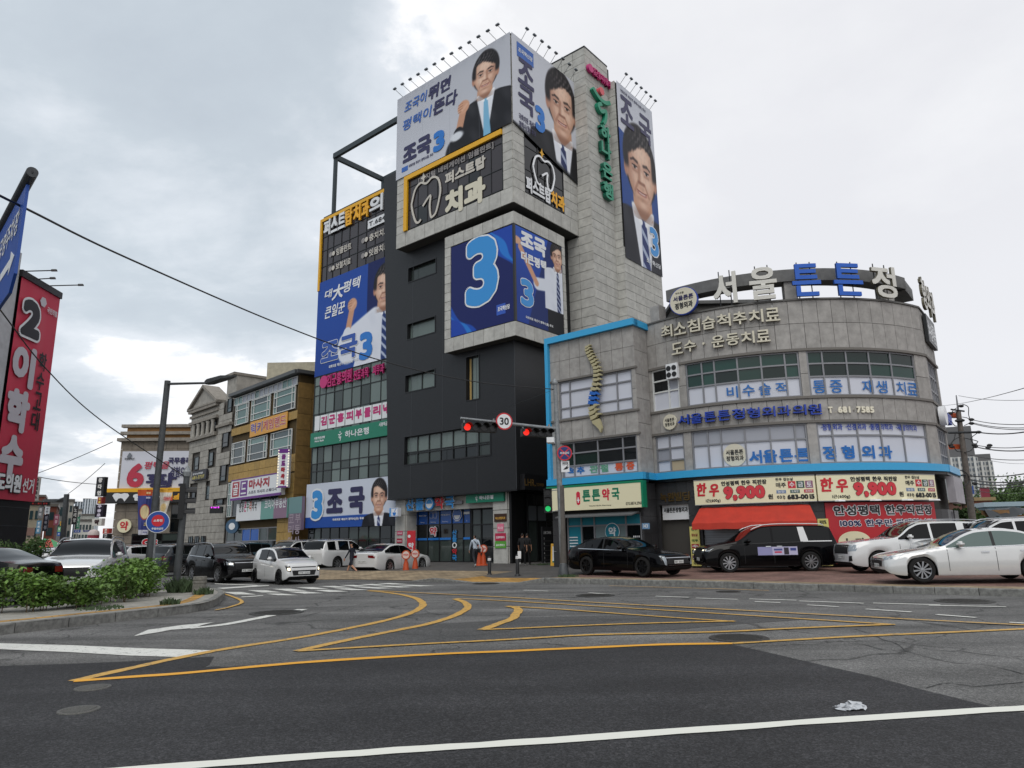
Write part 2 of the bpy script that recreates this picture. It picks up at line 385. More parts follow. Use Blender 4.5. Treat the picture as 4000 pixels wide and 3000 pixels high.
def ss(x, a, b): t = np.clip((x-a)/(b-a), 0, 1); return t*t*(3-2*t)
def hx(h): h = h.lstrip('#'); return np.array([int(h[i:i+2], 16)/255 for i in (0, 2, 4)])
def over(rgb, m, col): m = np.clip(m, 0, 1)[:, None]; rgb[:] = rgb*(1-m)+np.asarray(col)*m
def ell(X, Y, cx, cy, rx, ry, soft=.08): d = np.sqrt(((X-cx)/rx)**2+((Y-cy)/ry)**2); return 1-ss(d, 1-soft, 1+soft)
def seg(X, Y, x0, y0, x1, y1, w, soft=.3):
    dx, dy = x1-x0, y1-y0; t = np.clip(((X-x0)*dx+(Y-y0)*dy)/(dx*dx+dy*dy), 0, 1); d = np.hypot(X-x0-t*dx, Y-y0-t*dy); return 1-ss(d, w*(1-soft), w*(1+soft))
def man(rgb, X, Y, tilt=0.0, jacket='1c1c22', tie='2b3f86', stripe=None, shirt='e8ebf2', wide=2.2, low=-9, part=1):
    """printed picture of a dark-haired man, head half-height = 1 around the origin"""
    ct, st = math.cos(tilt), math.sin(tilt); x = X*ct+Y*st; y = -X*st+Y*ct
    body = (Y < -.75) & (Y > low)
    sh = .30+1.15*ss(-Y, .80, 1.25)+np.clip(-Y-1.2, 0, 9)*.28; sh = np.minimum(sh, wide)
    over(rgb, (1-ss(np.abs(X), sh-.05, sh+.05))*(ss(-Y, .95, 1.05))*body, hx(jacket))
    fold = np.sin(X*5+Y*3)*np.sin(Y*2.2-X*1.5); over(rgb, (1-ss(np.abs(X), sh-.05, sh+.05))*ss(-Y, .95, 1.05)*body*np.clip(fold, 0, 1)*.18, hx(shirt)*.55 if jacket != shirt else hx('b9c0cf'))
    vw = .50-np.clip(-Y-.95, 0, 3)*.22
    if jacket != shirt: over(rgb, (1-ss(np.abs(X), vw-.03, vw+.03))*ss(-Y, .80, .90)*(Y > low), hx(shirt))
    over(rgb, (1-ss(np.abs(x), .40, .45))*(ss(-y, .35, .5))*(1-ss(-y, 1.0+.25*np.maximum(0, .3-np.abs(x)), 1.12+.25*np.maximum(0, .3-np.abs(x)))), hx('c99a7e'))
    tw = .11+np.clip(-Y-1.15, 0, 2)*.055; tm = (1-ss(np.abs(X+.03*(Y+1)), tw-.02, tw+.02))*ss(-Y, 1.10, 1.16)*(Y > low); over(rgb, tm, hx(tie))
    if stripe: over(rgb, tm*ss(np.sin((Y+X*.9)*16), .35, .6), hx(stripe))
    for sx in (-1, 1): over(rgb, seg(X, Y, sx*.42, -.92, sx*.12, -1.2, .07), hx('f3f5f8'))
    nz = np.sin(x*31+7*np.sin(y*5))*.5+np.sin(x*57-y*11)*.3+np.sin(y*43+x*9)*.2
    hr = ell(x, y, 0, .17, .75, .92, .07); over(rgb, hr, hx('1b181a'))
    for sx in (-1, 1): over(rgb, ell(x, y, sx*.66, -.10, .10, .21, .3), hx('b98770'))
    jaw = .635-.20*ss(-y, .10, .95); rr = np.sqrt((x/jaw)**2+np.where(y > 0, (y/.93)**2, (y/.97)**2)); fm = 1-ss(rr, .94, 1.05); over(rgb, fm, hx('e6bda4'))
    over(rgb, fm*ss(rr, .45, 1.0)*.5, hx('b88870')); over(rgb, fm*ss(x*part, .05, .6)*.42, hx('a67560'))
    for cx, cy, a, b, k in ((-.05*part, .42, .34, .17, .6), (-.30*part, -.20, .16, .13, .5), (.28*part, -.20, .13, .11, .28), (-.03*part, -.12, .055, .19, .55), (-.02*part, -.78, .13, .09, .4)): over(rgb, fm*ell(x, y, cx, cy, a, b, .95)*k, hx('f4d6c0'))
    for sx in (-1, 1):
        over(rgb, ell(x, y, sx*.27, .06, .20, .13, .8)*.42, hx('99695a')); over(rgb, seg(x, y, sx*.14, .17, sx*.31, .205, .036, .7)*.85, hx('3a2d2a')); over(rgb, seg(x, y, sx*.31, .205, sx*.44, .15, .026, .7)*.8, hx('3a2d2a'))
        over(rgb, ell(x, y, sx*.27, .03, .105, .036, .5)*.8, hx('d9cdc4')); over(rgb, ell(x, y, sx*.27, .033, .05, .046, .4), hx('1d1614')); over(rgb, seg(x, y, sx*.16, .06, sx*.38, .058, .016, .7)*.9, hx('2b1d1a')); over(rgb, seg(x, y, sx*.17, -.06, sx*.36, -.055, .03, .9)*.35, hx('8f5f4b'))
        over(rgb, seg(x, y, sx*.15, -.28, sx*.31, -.52, .035, .9)*.55, hx('98644f'))
    over(rgb, seg(x, y, .07*part, .10, .10*part, -.22, .055, .9)*.5, hx('8d5c48')); over(rgb, seg(x, y, -.11, -.285, .11, -.285, .038, .8)*.7, hx('7a4a3a')); over(rgb, ell(x, y, 0, -.40, .13, .06, .9)*.3, hx('98644f'))
    mo = -.53+.5*np.abs(x)**2; over(rgb, (1-ss(np.abs(y-mo), .02, .07))*(1-ss(np.abs(x), .16, .27))*.8, hx('a9625a')); over(rgb, (1-ss(np.abs(y-mo-.004), .006, .026))*(1-ss(np.abs(x), .10, .19))*.75, hx('e6dad3')); over(rgb, (1-ss(np.abs(y-mo-.034), .003, .02))*(1-ss(np.abs(x), .19, .26))*.75, hx('6f3a31')); over(rgb, ell(x, y, 0, -.66, .17, .05, .9)*.45, hx('98644f'))
    over(rgb, ss(-y, .80, .98)*ell(x, y, 0, -1.0, .42, .26, .6)*.5*(y > -1.15), hx('6e4737'))
    hl = .60-.42*np.abs(x+.20*part)**1.3-.08*ss(x*part, -.2, .5)+.03*nz; hm = ss(y, hl-.03, hl+.09)*hr; over(rgb, hm, hx('1d1a1c')); over(rgb, ss(np.abs(x), .48, .60)*ss(y, -.16, .04)*hr, hx('1f1b1d'))
    over(rgb, hm*np.clip(nz+.25, 0, 1)*ell(x, y, -.18*part, .74, .5, .26, .9)*.75, hx('6d6767')); over(rgb, hr*np.clip(nz, 0, 1)*.12, hx('6d6767'))
def fist(rgb, X, Y, cx, cy, s, ex, ey, sleeve, cuff=.55):
    """raised fist with forearm to the elbow (ex,ey)"""
    mx_, my_ = cx+(ex-cx)*cuff, cy+(ey-cy)*cuff
    over(rgb, seg(X, Y, cx, cy-.3*s, mx_, my_, .55*s, .15), hx('c9977b')); over(rgb, seg(X, Y, mx_, my_, ex, ey, .85*s, .1), hx(sleeve))
    over(rgb, ell(X, Y, cx, cy, .95*s, .85*s, .12), hx('d3a184'))
    for k in range(4): over(rgb, seg(X, Y, cx-.85*s, cy+(.5-.33*k)*s, cx-.1*s, cy+(.58-.33*k)*s, .05*s, .6)*.7, hx('9a6850'))
    over(rgb, seg(X, Y, cx-.2*s, cy-.35*s, cx+.55*s, cy+.15*s, .17*s, .4), hx('dcae92'))
# ================================================================== ground, roads, pavements
def asphalt(name, c0, c1, speck, crack=0.0, rough=.85, patch=.25):
    m = bpy.data.materials.new(name); m.use_nodes = True; t = m.node_tree; b = t.nodes['Principled BSDF']; N = t.nodes.new; L = t.links.new
    geo = N('ShaderNodeNewGeometry'); P = geo.outputs['Position']
    def nz(scale, det=5, rg=.6):
        n = N('ShaderNodeTexNoise'); n.inputs['Scale'].default_value = scale; n.inputs['Detail'].default_value = det; n.inputs['Roughness'].default_value = rg; L(P, n.inputs['Vector']); return n.outputs[0]
    def rp(x, p0, p1, a, bb):
        r = N('ShaderNodeValToRGB'); e = r.color_ramp.elements; e[0].position = p0; e[1].position = p1; e[0].color = (*a, 1); e[1].color = (*bb, 1); L(x, r.inputs[0]); return r.outputs[0]
    def mixc(a, bb, f, bt='MIX'):
        x = N('ShaderNodeMix'); x.data_type = 'RGBA'; x.blend_type = bt
        for s, i in ((f, 0), (a, 6), (bb, 7)):
            if isinstance(s, (int, float)): x.inputs[i].default_value = s
            elif isinstance(s, tuple): x.inputs[i].default_value = (*s, 1)
            else: L(s, x.inputs[i])
        return x.outputs[2]
    base = rp(nz(.45, 7, .62), .35, .65, c0, c1)
    vo = N('ShaderNodeTexVoronoi'); vo.inputs['Scale'].default_value = 85; L(P, vo.inputs['Vector'])
    vo2 = N('ShaderNodeTexVoronoi'); vo2.inputs['Scale'].default_value = 38; L(P, vo2.inputs['Vector'])
    sc = N('ShaderNodeSeparateColor'); L(vo.outputs['Color'], sc.inputs[0])
    s1 = rp(sc.outputs[0], .25, .95, (1-speck,)*3, (1+speck*1.6,)*3)
    sc2 = N('ShaderNodeSeparateColor'); L(vo2.outputs['Color'], sc2.inputs[0])
    s2 = rp(sc2.outputs[1], .3, .98, (1-speck*.5,)*3, (1+speck*.9,)*3)
    c = mixc(mixc(base, s1, 1.0, 'MULTIPLY'), s2, 1.0, 'MULTIPLY')
    mp = N('ShaderNodeMapping'); mp.inputs['Rotation'].default_value = (0, 0, R_(40)); mp.inputs['Scale'].default_value = (.06, .9, 1); L(P, mp.inputs[0])
    st = N('ShaderNodeTexNoise'); st.inputs['Scale'].default_value = 1.2; st.inputs['Detail'].default_value = 4; L(mp.outputs[0], st.inputs['Vector'])
    c = mixc(c, rp(st.outputs[0], .35, .65, (1-patch,)*3, (1+patch*.3,)*3), 1.0, 'MULTIPLY')
    if crack:
        wv = N('ShaderNodeTexVoronoi'); wv.feature = 'DISTANCE_TO_EDGE'; wv.inputs['Scale'].default_value = .23
        dn = N('ShaderNodeTexNoise'); dn.inputs['Scale'].default_value = 1.1; dn.inputs['Detail'].default_value = 6; L(P, dn.inputs['Vector'])
        ad = N('ShaderNodeVectorMath'); ad.operation = 'MULTIPLY_ADD'; L(dn.outputs['Color'], ad.inputs[0]); ad.inputs[1].default_value = (1.6, 1.6, 0); L(P, ad.inputs[2]); L(ad.outputs[0], wv.inputs['Vector'])
        k = rp(wv.outputs['Distance'], .0025, .008, (1-crack,)*3, (1, 1, 1)); c = mixc(c, k, 1.0, 'MULTIPLY')
    L(c, b.inputs['Base Color']); b.inputs['Roughness'].default_value = rough; b.inputs['Specular IOR Level'].default_value = .35
    bp = N('ShaderNodeBump'); bp.inputs['Strength'].default_value = .55; bp.inputs['Distance'].default_value = .012; L(sc.outputs[0], bp.inputs['Height']); L(bp.outputs[0], b.inputs['Normal'])
    return m
ASPH = asphalt('old_asphalt', (.118, .117, .113), (.176, .174, .168), .32, .6, .85, .38)
ASPN = asphalt('fresh_asphalt', (.024, .024, .0255), (.040, .040, .042), .45, 0.0, .8, .32)
ASPM = asphalt('patched_asphalt', (.072, .072, .071), (.096, .095, .093), .30, .3)
def worn(name, col, wear, under):
    m = bpy.data.materials.new(name); m.use_nodes = True; t = m.node_tree; b = t.nodes['Principled BSDF']; N = t.nodes.new; L = t.links.new
    geo = N('ShaderNodeNewGeometry'); n = N('ShaderNodeTexNoise'); n.inputs['Scale'].default_value = 7; n.inputs['Detail'].default_value = 9; n.inputs['Roughness'].default_value = .75; L(geo.outputs['Position'], n.inputs['Vector'])
    v = N('ShaderNodeTexVoronoi'); v.inputs['Scale'].default_value = 70; L(geo.outputs['Position'], v.inputs['Vector']); sc = N('ShaderNodeSeparateColor'); L(v.outputs['Color'], sc.inputs[0])
    ma = N('ShaderNodeMath'); ma.operation = 'MULTIPLY_ADD'; L(sc.outputs[0], ma.inputs[0]); ma.inputs[1].default_value = .16; L(n.outputs[0], ma.inputs[2])
    r = N('ShaderNodeValToRGB'); e = r.color_ramp.elements; e[0].position = wear; e[1].position = wear+.07; e[0].color = (*under, 1); e[1].color = (*lin(col), 1); L(ma.outputs[0], r.inputs[0])
    L(r.outputs[0], b.inputs['Base Color']); b.inputs['Roughness'].default_value = .65; b.inputs['Specular IOR Level'].default_value = .3; return m
YEL = worn('yellow_road_paint', 'c99f52', .455, (.17, .14, .095)); YELN = worn('fresh_yellow_road_paint', 'dfa236', .33, (.12, .09, .05))
WHT = worn('white_road_paint', 'd9d9d2', .43, (.17, .17, .165)); WHTN = worn('thick_white_road_paint', 'e0e0d6', .27, (.3, .3, .28))
g = MB().add([(-3000, -400, -.05), (3000, -400, -.05), (3000, 3500, -.05), (-3000, 3500, -.05)], [(0, 1, 2, 3)]).obj('ground', mat('far_ground', '5c5d52', .9, namt=.3, nscale=.02)); tag(g, kind='structure')
road = MB().add([(-160, -30, 0), (120, -30, 0), (120, 260, 0), (-160, 260, 0)], [(0, 1, 2, 3)]).obj('road', ASPH); tag(road, kind='structure')
def flat(name, pts, m, z, parent=road):
    v = [(p[0], p[1], z) for p in pts]; me = bpy.data.meshes.new(name); me.from_pydata(v, [], [tuple(range(len(v)))])
    bm = bmesh.new(); bm.from_mesh(me); bmesh.ops.triangulate(bm, faces=bm.faces); bmesh.ops.recalc_face_normals(bm, faces=bm.faces)
    if bm.faces[:] and bm.faces[:][0].normal.z < 0: bmesh.ops.reverse_faces(bm, faces=bm.faces)
    bm.to_mesh(me); bm.free(); return obj(name, me, m, parent)
def GP(n, L): return [G(n, x, y) for x, y in L]
def smooth_pts(P, k=5):
    P = [Vector(p) for p in P]; out = []
    for i in range(len(P)-1):
        a, b, c, d = P[max(i-1, 0)], P[i], P[i+1], P[min(i+2, len(P)-1)]
        for j in range(k):
            t = j/k; out.append(.5*((2*b)+(c-a)*t+(2*a-5*b+4*c-d)*t*t+(3*b-a-3*c+d)*t**3))
    return out+[P[-1]]
def stroke(name, P, w, m, z, parent=road, rough=.012):
    V = []; n = len(P)
    for i, p in enumerate(P):
        t = (Vector(P[min(i+1, n-1)])-Vector(P[max(i-1, 0)])); t.z = 0; t.normalize(); s = Vector((-t.y, t.x, 0))
        V += [(p[0]+s.x*(w/2+random.uniform(-rough, rough)), p[1]+s.y*(w/2+random.uniform(-rough, rough)), z), (p[0]-s.x*(w/2+random.uniform(-rough, rough)), p[1]-s.y*(w/2+random.uniform(-rough, rough)), z)]
    return MB().add(V, [(2*i, 2*i+1, 2*i+3, 2*i+2) for i in range(n-1)]).obj(name, m, parent)
# fresh dark asphalt in the foreground
edge = GP(16, [(-60, 447), (300, 436), (560, 425), (760, 413), (925, 404), (905, 440), (880, 452), (1280, 437), (1800, 404), (2212, 386)])+GP(17, [(400, 367), (640, 358), (950, 352), (1100, 385), (1250, 420), (1400, 455), (1560, 490), (1800, 555), (2090, 625), (2212, 650)])
flat('asphalt_resurfacing', [(-30, 9)]+[tuple(p[:2]) for p in edge]+[(9, 4), (9, -25), (-30, -25)], ASPN, .004)
flat('asphalt_resurfacing', GP(17, [(0, 236), (300, 229), (560, 224), (840, 214), (1000, 228), (1240, 246), (1000, 262), (700, 288), (350, 300), (0, 322)])+GP(16, [(2080, 338), (1750, 350), (1300, 378), (1500, 330), (1800, 268), (2100, 250)]), ASPM, .004)
# painted lines
def Z(k): return .010+.0012*k
stroke('yellow_line', smooth_pts(GP(16, [(318, 512), (500, 470), (800, 405), (1000, 368), (1280, 325), (1500, 284), (1660, 250), (1760, 222), (1818, 193), (1825, 172), (1795, 152), (1730, 136), (1660, 126), (1590, 120)])), .19, YEL, Z(0))
stroke('yellow_line', smooth_pts(GP(16, [(322, 512), (640, 489), (800, 478), (1280, 434), (1800, 400), (2212, 382)])+GP(17, [(300, 369), (640, 354), (950, 349)]), 3), .17, YELN, Z(1))
stroke('yellow_line', smooth_pts(GP(17, [(950, 349), (1280, 330), (1590, 313), (1800, 305), (2212, 286), (2600, 268)]), 3), .15, YEL, Z(2))
stroke('yellow_line', smooth_pts(GP(16, [(1282, 383), (1500, 335), (1700, 295), (1860, 262), (1960, 230), (2012, 202), (2020, 186), (2005, 170), (1968, 156)])), .19, YEL, Z(3))
stroke('yellow_line', smooth_pts(GP(16, [(1284, 383), (1700, 358), (2212, 332)])+GP(17, [(350, 312), (870, 300), (1250, 282), (1650, 267)]), 3), .15, YEL, Z(4))
stroke('yellow_line', smooth_pts(GP(16, [(1968, 154)])+GP(17, [(0, 166), (730, 210), (1380, 251), (1652, 268)]), 3), .13, YEL, Z(5))
stroke('yellow_line', smooth_pts(GP(16, [(2082, 291), (2150, 266), (2212, 242)])+GP(17, [(18, 222), (28, 206), (15, 194), (-20, 188)])), .20, YEL, Z(6))
stroke('yellow_line', smooth_pts(GP(17, [(-20, 188), (200, 201), (480, 222), (700, 238), (962, 255)]), 3), .13, YEL, Z(7))
stroke('yellow_line', smooth_pts(GP(16, [(2084, 291)])+GP(17, [(0, 286), (480, 266), (962, 254)]), 3), .14, YEL, Z(8))
stroke('yellow_line', smooth_pts(GP(16, [(1592, 119), (2212, 151)])+GP(17, [(400, 175), (1000, 207), (1800, 250), (2212, 271), (2600, 290)]), 3), .13, YEL, Z(9))
stroke('yellow_line', smooth_pts(GP(16, [(890, 126), (960, 133), (1045, 166), (1000, 190), (930, 206)]), 4), .10, YEL, Z(10))
stroke('yellow_line', GP(17, [(420, 100), (880, 113), (1110, 121)]), .10, YEL, Z(11))
flat('stop_line', GP(16, [(-420, 334), (-60, 346), (300, 356), (600, 369), (940, 379), (800, 408), (560, 401), (300, 386), (-60, 371), (-420, 358)]), WHT, Z(0)-.002)
stroke('white_line', smooth_pts(GP(16, [(-100, 950), (480, 905), (1100, 858), (1700, 815), (2212, 782)])+GP(17, [(700, 732), (1400, 682), (2212, 630), (2500, 612)]), 4), .175, WHTN, Z(1))
for L_ in [((620, 144), (765, 149)), ((795, 152), (975, 158)), ((1050, 168), (1160, 172)), ((1025, 156), (1230, 162)), ((1240, 165), (1520, 175)), ((1275, 182), (1410, 190)), ((1530, 200), (1725, 213)), ((1835, 224), (2005, 237)), ((1560, 174), (1850, 182)), ((1800, 184), (2135, 190)), ((2150, 258), (2260, 264)), ((330, 129), (425, 136)), ((50, 118), (155, 122))]:
    stroke('dashed_line', GP(17, L_), .13, WHT, Z(2))
for B in [((545, 832), (690, 832), (805, 852), (640, 852)), ((735, 818), (880, 818), (1005, 836), (850, 836)), ((880, 845), (1010, 845), (1135, 858), (975, 858)), ((930, 808), (1070, 806), (1205, 822), (1050, 824)), ((1050, 830), (1185, 828), (1335, 842), (1180, 845)), ((1120, 796), (1250, 794), (1380, 808), (1240, 810)), ((1255, 818), (1375, 815), (1530, 828), (1380, 832)), ((1300, 786), (1420, 784), (1560, 796), (1430, 798)), ((1415, 806), (1530, 803), (1690, 816), (1560, 818)), ((1460, 778), (1570, 776), (1710, 786), (1590, 790)), ((1570, 795), (1690, 792), (1890, 802), (1760, 806)), ((1610, 771), (1720, 768), (1850, 778), (1740, 781)), ((1740, 786), (1850, 783), (2050, 793), (1930, 797)), ((1750, 764), (1860, 761), (2000, 770), (1880, 773)), ((1900, 778), (2010, 775), (2212, 784), (2090, 788))]:
    flat('crosswalk_bar', GP(13, B), WHT, Z(2))
flat('white_line', GP(13, [(400, 806), (780, 782), (905, 779), (905, 784), (800, 790), (430, 815)]), WHT, Z(2))
flat('white_line', GP(13, [(480, 764), (820, 778), (815, 782), (480, 770)]), WHT, Z(3))
flat('white_line', GP(13, [(690, 869), (800, 862), (860, 858), (860, 862), (800, 868), (690, 874)]), WHT, Z(3))
flat('direction_arrow', GP(16, [(578, 318), (612, 302), (640, 290), (785, 270), (925, 257), (880, 268), (835, 282), (790, 287), (740, 290), (690, 300)]), WHT, Z(2))
stroke('direction_arrow', smooth_pts(GP(16, [(815, 283), (960, 268), (1100, 242), (1172, 227)]), 4), .26, WHT, Z(1))
stroke('direction_arrow', GP(16, [(1255, 210), (1280, 206), (1308, 200)]), .3, WHT, Z(1))
TAR = mat('crack_seal', '353534', .8)
for n, P in ((17, ((1450, 345), (1520, 352), (1600, 375), (1690, 380), (1750, 395), (1900, 430), (2050, 441), (2212, 480))), (17, ((1770, 368), (1860, 380), (1950, 385), (2080, 399), (2212, 405))), (17, ((1790, 540), (1850, 524), (1900, 520), (1990, 533), (2050, 530), (2212, 515))), (17, ((1480, 285), (1560, 310), (1600, 330), (1660, 348), (1700, 380))), (16, ((1280, 240), (1380, 214), (1450, 205), (1560, 180), (1650, 172), (1830, 178))), (16, ((980, 300), (1100, 292), (1250, 262), (1330, 258))), (16, ((1050, 386), (1180, 372), (1260, 370), (1400, 352))), (17, ((330, 205), (480, 196), (560, 198), (700, 190), (860, 195)))): stroke('crack_seal', smooth_pts(GP(n, P), 4), .016, TAR, .0065, road, .007)
# manhole covers
IRON = mat('cast_iron', '6b6a66', .6, .35, namt=.35, nscale=60, bump=.4, bscale=120); IROND = mat('dark_cast_iron', '3b3a37', .6, .3, namt=.35, nscale=30, bump=.4, bscale=90)
for n, x, y, r, mm, lb in [(16, 400, 541, .19, IRON, 'pale round manhole cover nearer the tip of the yellow chevron'), (16, 340, 638, .19, IRON, 'pale round manhole cover alone on the fresh dark asphalt'), (16, 1195, 215, .62, IROND, 'dark round manhole cover beside the white turn arrow'), (17, 980, 325, .46, IROND, 'dark manhole cover between two yellow lines by the fresh asphalt'), (17, 360, 140, .55, IROND, 'dark manhole cover crossed by a short white dash'), (17, 1955, 165, .62, IROND, 'dark manhole cover beside the long white dashes'), (17, 935, 124, .35, IROND, 'small dark manhole cover close to the grey kerb'), (14, 1100, 1190, .5, IROND, 'dark manhole cover in front of the tactile ramp')]:
    c = G(n, x, y); t = thing('manhole_cover', lb, 'manhole cover', (c.x, c.y, 0))
    mb = MB().lathe([(0.0, .016), (r*.86, .016), (r*.88, .013), (r*.90, .013), (r*.92, .017), (r, .016), (r*1.02, .005)], (c.x, c.y, 0), 36); mb.obj('lid', mm, t, True, 30)
    mb = MB()
    for q in range(-3, 4):
        w = math.sqrt(max(0, (r*.8)**2-(q*r*.23)**2))
        if w > .05: mb.box(c.x-w, c.x+w, c.y+q*r*.23-.012, c.y+q*r*.23+.012, .0165, .022)
    mb.obj('rib', mm, t)
# ---- pavement on the right, along the kerb
BD = np.array([.643, .766]); AD_ = np.array([.766, -.643])
EDGE = [((26.0, 8.0), .18), ((19.0, 13.3), .18), ((12.47, 18.65), .18), ((10.38, 20.2), .18), ((8.3, 22.05), .18), ((5.81, 24.4), .18), ((3.07, 26.29), .18), ((1.1, 27.75), .18)]
for (x, y), e in [((1585, 1180), .10), ((1480, 1183), .02), ((800, 1176), .02), ((700, 1171), .10), ((520, 1166), .14), ((360, 1163), .05), ((300, 1161), .02), ((-300, 1150), .02)]:
    p = G(14, x, y); EDGE.append(((p.x, p.y), e))
p = G(13, 1000, 738); EDGE.append(((p.x, p.y), .02)); EDGE.append(((p.x-14, p.y+16), .02))
ROWS = [0, .16, .55, 1.0, 2.0, 4.0, 8.0, 12.0, 20.0]
def pave_z(e, n): t = min(1, max(0, n-.9)/3.0); t = t*t*(3-2*t); return e*(1-t)+(.215+.006*n)*t if n > .9 else e
def brickmat(name, c1, c2, mortar, sc, bw, rh, rot=-40):
    m = bpy.data.materials.new(name); m.use_nodes = True; t = m.node_tree; b = t.nodes['Principled BSDF']; N = t.nodes.new; L = t.links.new
    geo = N('ShaderNodeNewGeometry'); mp = N('ShaderNodeMapping'); mp.inputs['Rotation'].default_value = (0, 0, R_(rot)); L(geo.outputs['Position'], mp.inputs[0])
    br = N('ShaderNodeTexBrick'); br.inputs['Scale'].default_value = sc; br.inputs['Brick Width'].default_value = bw; br.inputs['Row Height'].default_value = rh; br.inputs['Mortar Size'].default_value = .012
    br.inputs['Color1'].default_value = (*lin(c1), 1); br.inputs['Color2'].default_value = (*lin(c2), 1); br.inputs['Mortar'].default_value = (*lin(mortar), 1); L(mp.outputs[0], br.inputs['Vector'])
    n = N('ShaderNodeTexNoise'); n.inputs['Scale'].default_value = 1.1; n.inputs['Detail'].default_value = 7; L(geo.outputs['Position'], n.inputs['Vector'])
    r = N('ShaderNodeValToRGB'); r.color_ramp.elements[0].position = .35; r.color_ramp.elements[1].position = .65; r.color_ramp.elements[0].color = (.62, .60, .58, 1); r.color_ramp.elements[1].color = (1.08, 1.06, 1.04, 1); L(n.outputs[0], r.inputs[0])
    mm = N('ShaderNodeMix'); mm.data_type = 'RGBA'; mm.blend_type = 'MULTIPLY'; mm.inputs[0].default_value = 1; L(br.outputs[0], mm.inputs[6]); L(r.outputs[0], mm.inputs[7]); L(mm.outputs[2], b.inputs['Base Color'])
    b.inputs['Roughness'].default_value = .85; bp = N('ShaderNodeBump'); bp.inputs['Strength'].default_value = .4; bp.inputs['Distance'].default_value = .01; bp.invert = True; L(br.outputs['Fac'], bp.inputs['Height']); L(bp.outputs[0], b.inputs['Normal']); return m
BRICK = brickmat('red_block_paving', '8f6d63', '7d5c53', '63534b', 1.0, .2, .1); TAN = brickmat('tan_block_paving', 'a8967a', '93836a', '6d624f', 1.0, .3, .3); TACT = brickmat('tactile_paving', 'c79a4e', 'b48a45', '80683a', 1.0, .3, .3)
SLATE = mat('apron_asphalt', '55524f', .9, namt=.25, nscale=1.5, bump=.3)
KERB = mat('granite_kerb', '7d7d79', .8, var=.10, namt=.35, nscale=9, bump=.3, bscale=60)
mb = MB(); V = []
for (x, y), e in EDGE:
    for n in ROWS: V.append((x+BD[0]*n, y+BD[1]*n, pave_z(e, n)))
k = len(ROWS); F = []; MI = []
for i in range(len(EDGE)-1):
    for j in range(1, k-1):
        F.append((i*k+j, i*k+j+1, (i+1)*k+j+1, (i+1)*k+j))
        MI.append((1 if j < 3 else 0) if i < 7 else ((2 if j < 4 else 3) if i < 11 else (1 if j < 5 else 3)))
me = bpy.data.meshes.new('pavement'); me.from_pydata(V, [], F); me.polygons.foreach_set('material_index', MI)
bm = bmesh.new(); bm.from_mesh(me); bmesh.ops.recalc_face_normals(bm, faces=bm.faces)
if sum(f.normal.z for f in bm.faces) < 0: bmesh.ops.reverse_faces(bm, faces=bm.faces)
bm.to_mesh(me); bm.free()
pave = obj('pavement', me, [BRICK, TAN, TACT, SLATE]); tag(pave, kind='structure')
def kerb_run(pts, parent, w, step, inward=None, base=-.03):
    """separate kerb stones along a line of (x,y,height)"""
    d = [0]
    for i in range(len(pts)-1): d.append(d[-1]+math.hypot(pts[i+1][0]-pts[i][0], pts[i+1][1]-pts[i][1]))
    n = max(1, round(d[-1]/step)); P = np.array(pts)
    def at(s): return np.array([np.interp(s, d, P[:, c]) for c in range(3)])
    for i in range(n):
        p, q = at(d[-1]*i/n), at(d[-1]*(i+1)/n); t = (q-p)[:2]; L_ = np.linalg.norm(t); t = t/L_; s = np.array([-t[1], t[0]])
        if inward is not None and s@inward < 0: s = -s
        g = .008; p2 = p[:2]+t*g; q2 = q[:2]-t*g; j = random.uniform(-.006, .006); b = .02
        vs = []
        for pt, hh in ((p2, p[2]+j), (q2, q[2]+j)):
            for o, z in ((0, base), (0, hh-b), (b, hh), (w, hh), (w, base)): vs.append((*(pt+s*o), max(z, base+.01)))
        MB().add(vs, [(0, 1, 2, 3, 4), (9, 8, 7, 6, 5), (0, 5, 6, 1), (1, 6, 7, 2), (2, 7, 8, 3), (3, 8, 9, 4)]).obj('kerb_stone', KERB, parent)
kerb_run([(x, y, e+.004) for (x, y), e in EDGE[:8]], pave, .16, 1.0, BD)
kerb_run([(x, y, max(e, .02)+.004) for (x, y), e in EDGE[7:15]], pave, .16, 1.0, BD)
def gz(x, y):
    n = (x-3.07)*.643+(y-26.29)*.766
    return pave_z(.18, n) if n > 0 else 0
# ---- planted island on the left
IS = [G(16, x, y) for x, y in [(-420, 372), (-150, 330), (0, 310), (250, 282), (480, 255), (650, 236), (780, 220), (870, 206), (925, 188), (955, 166)]]
tip = [G(16, x, y, 0) for x, y in [(968, 150), (945, 138), (905, 133)]]
front = [(p.x, p.y) for p in IS]+[(p.x, p.y) for p in tip]
b0 = front[-1]; back = [(-11.7, 24.9), (-12.2, 22.5), (-12.3, 20.0), (-13.2, 17.8), (-16, 15.8), (-24, 12.8)]
fr3 = smooth_pts([(x, y, 0) for x, y in front], 3)
LP = mat('grey_block_paving', '9a978f', .9, namt=.25, nscale=3, bump=.3); SOIL = mat('dry_soil', '8a7a63', .95, namt=.4, nscale=5, bump=.6)
isl = flat('island_pavement', [(p.x, p.y) for p in fr3]+back, LP, .19, None); tag(isl, kind='structure')
kerb_run([(p.x, p.y, .20) for p in fr3], isl, .17, 1.05, np.array([-.5, .85]))
kerb_run([(x, y, .20) for x, y in [front[-1]]+back[:3]], isl, .15, 1.05, np.array([.5, -.85]))
apron = MB().add([(-12.45, 17.9, .2), (-12.45, 25, .2), (-12.45, 28, .002), (-26, 28, .002), (-26, 25, .2), (-26, 12.4, .2), (-16.2, 15.7, .2), (-13.4, 17.6, .2)], [(0, 1, 4, 5, 6, 7), (1, 2, 3, 4)]).obj('side_street', ASPM); tag(apron, kind='structure')
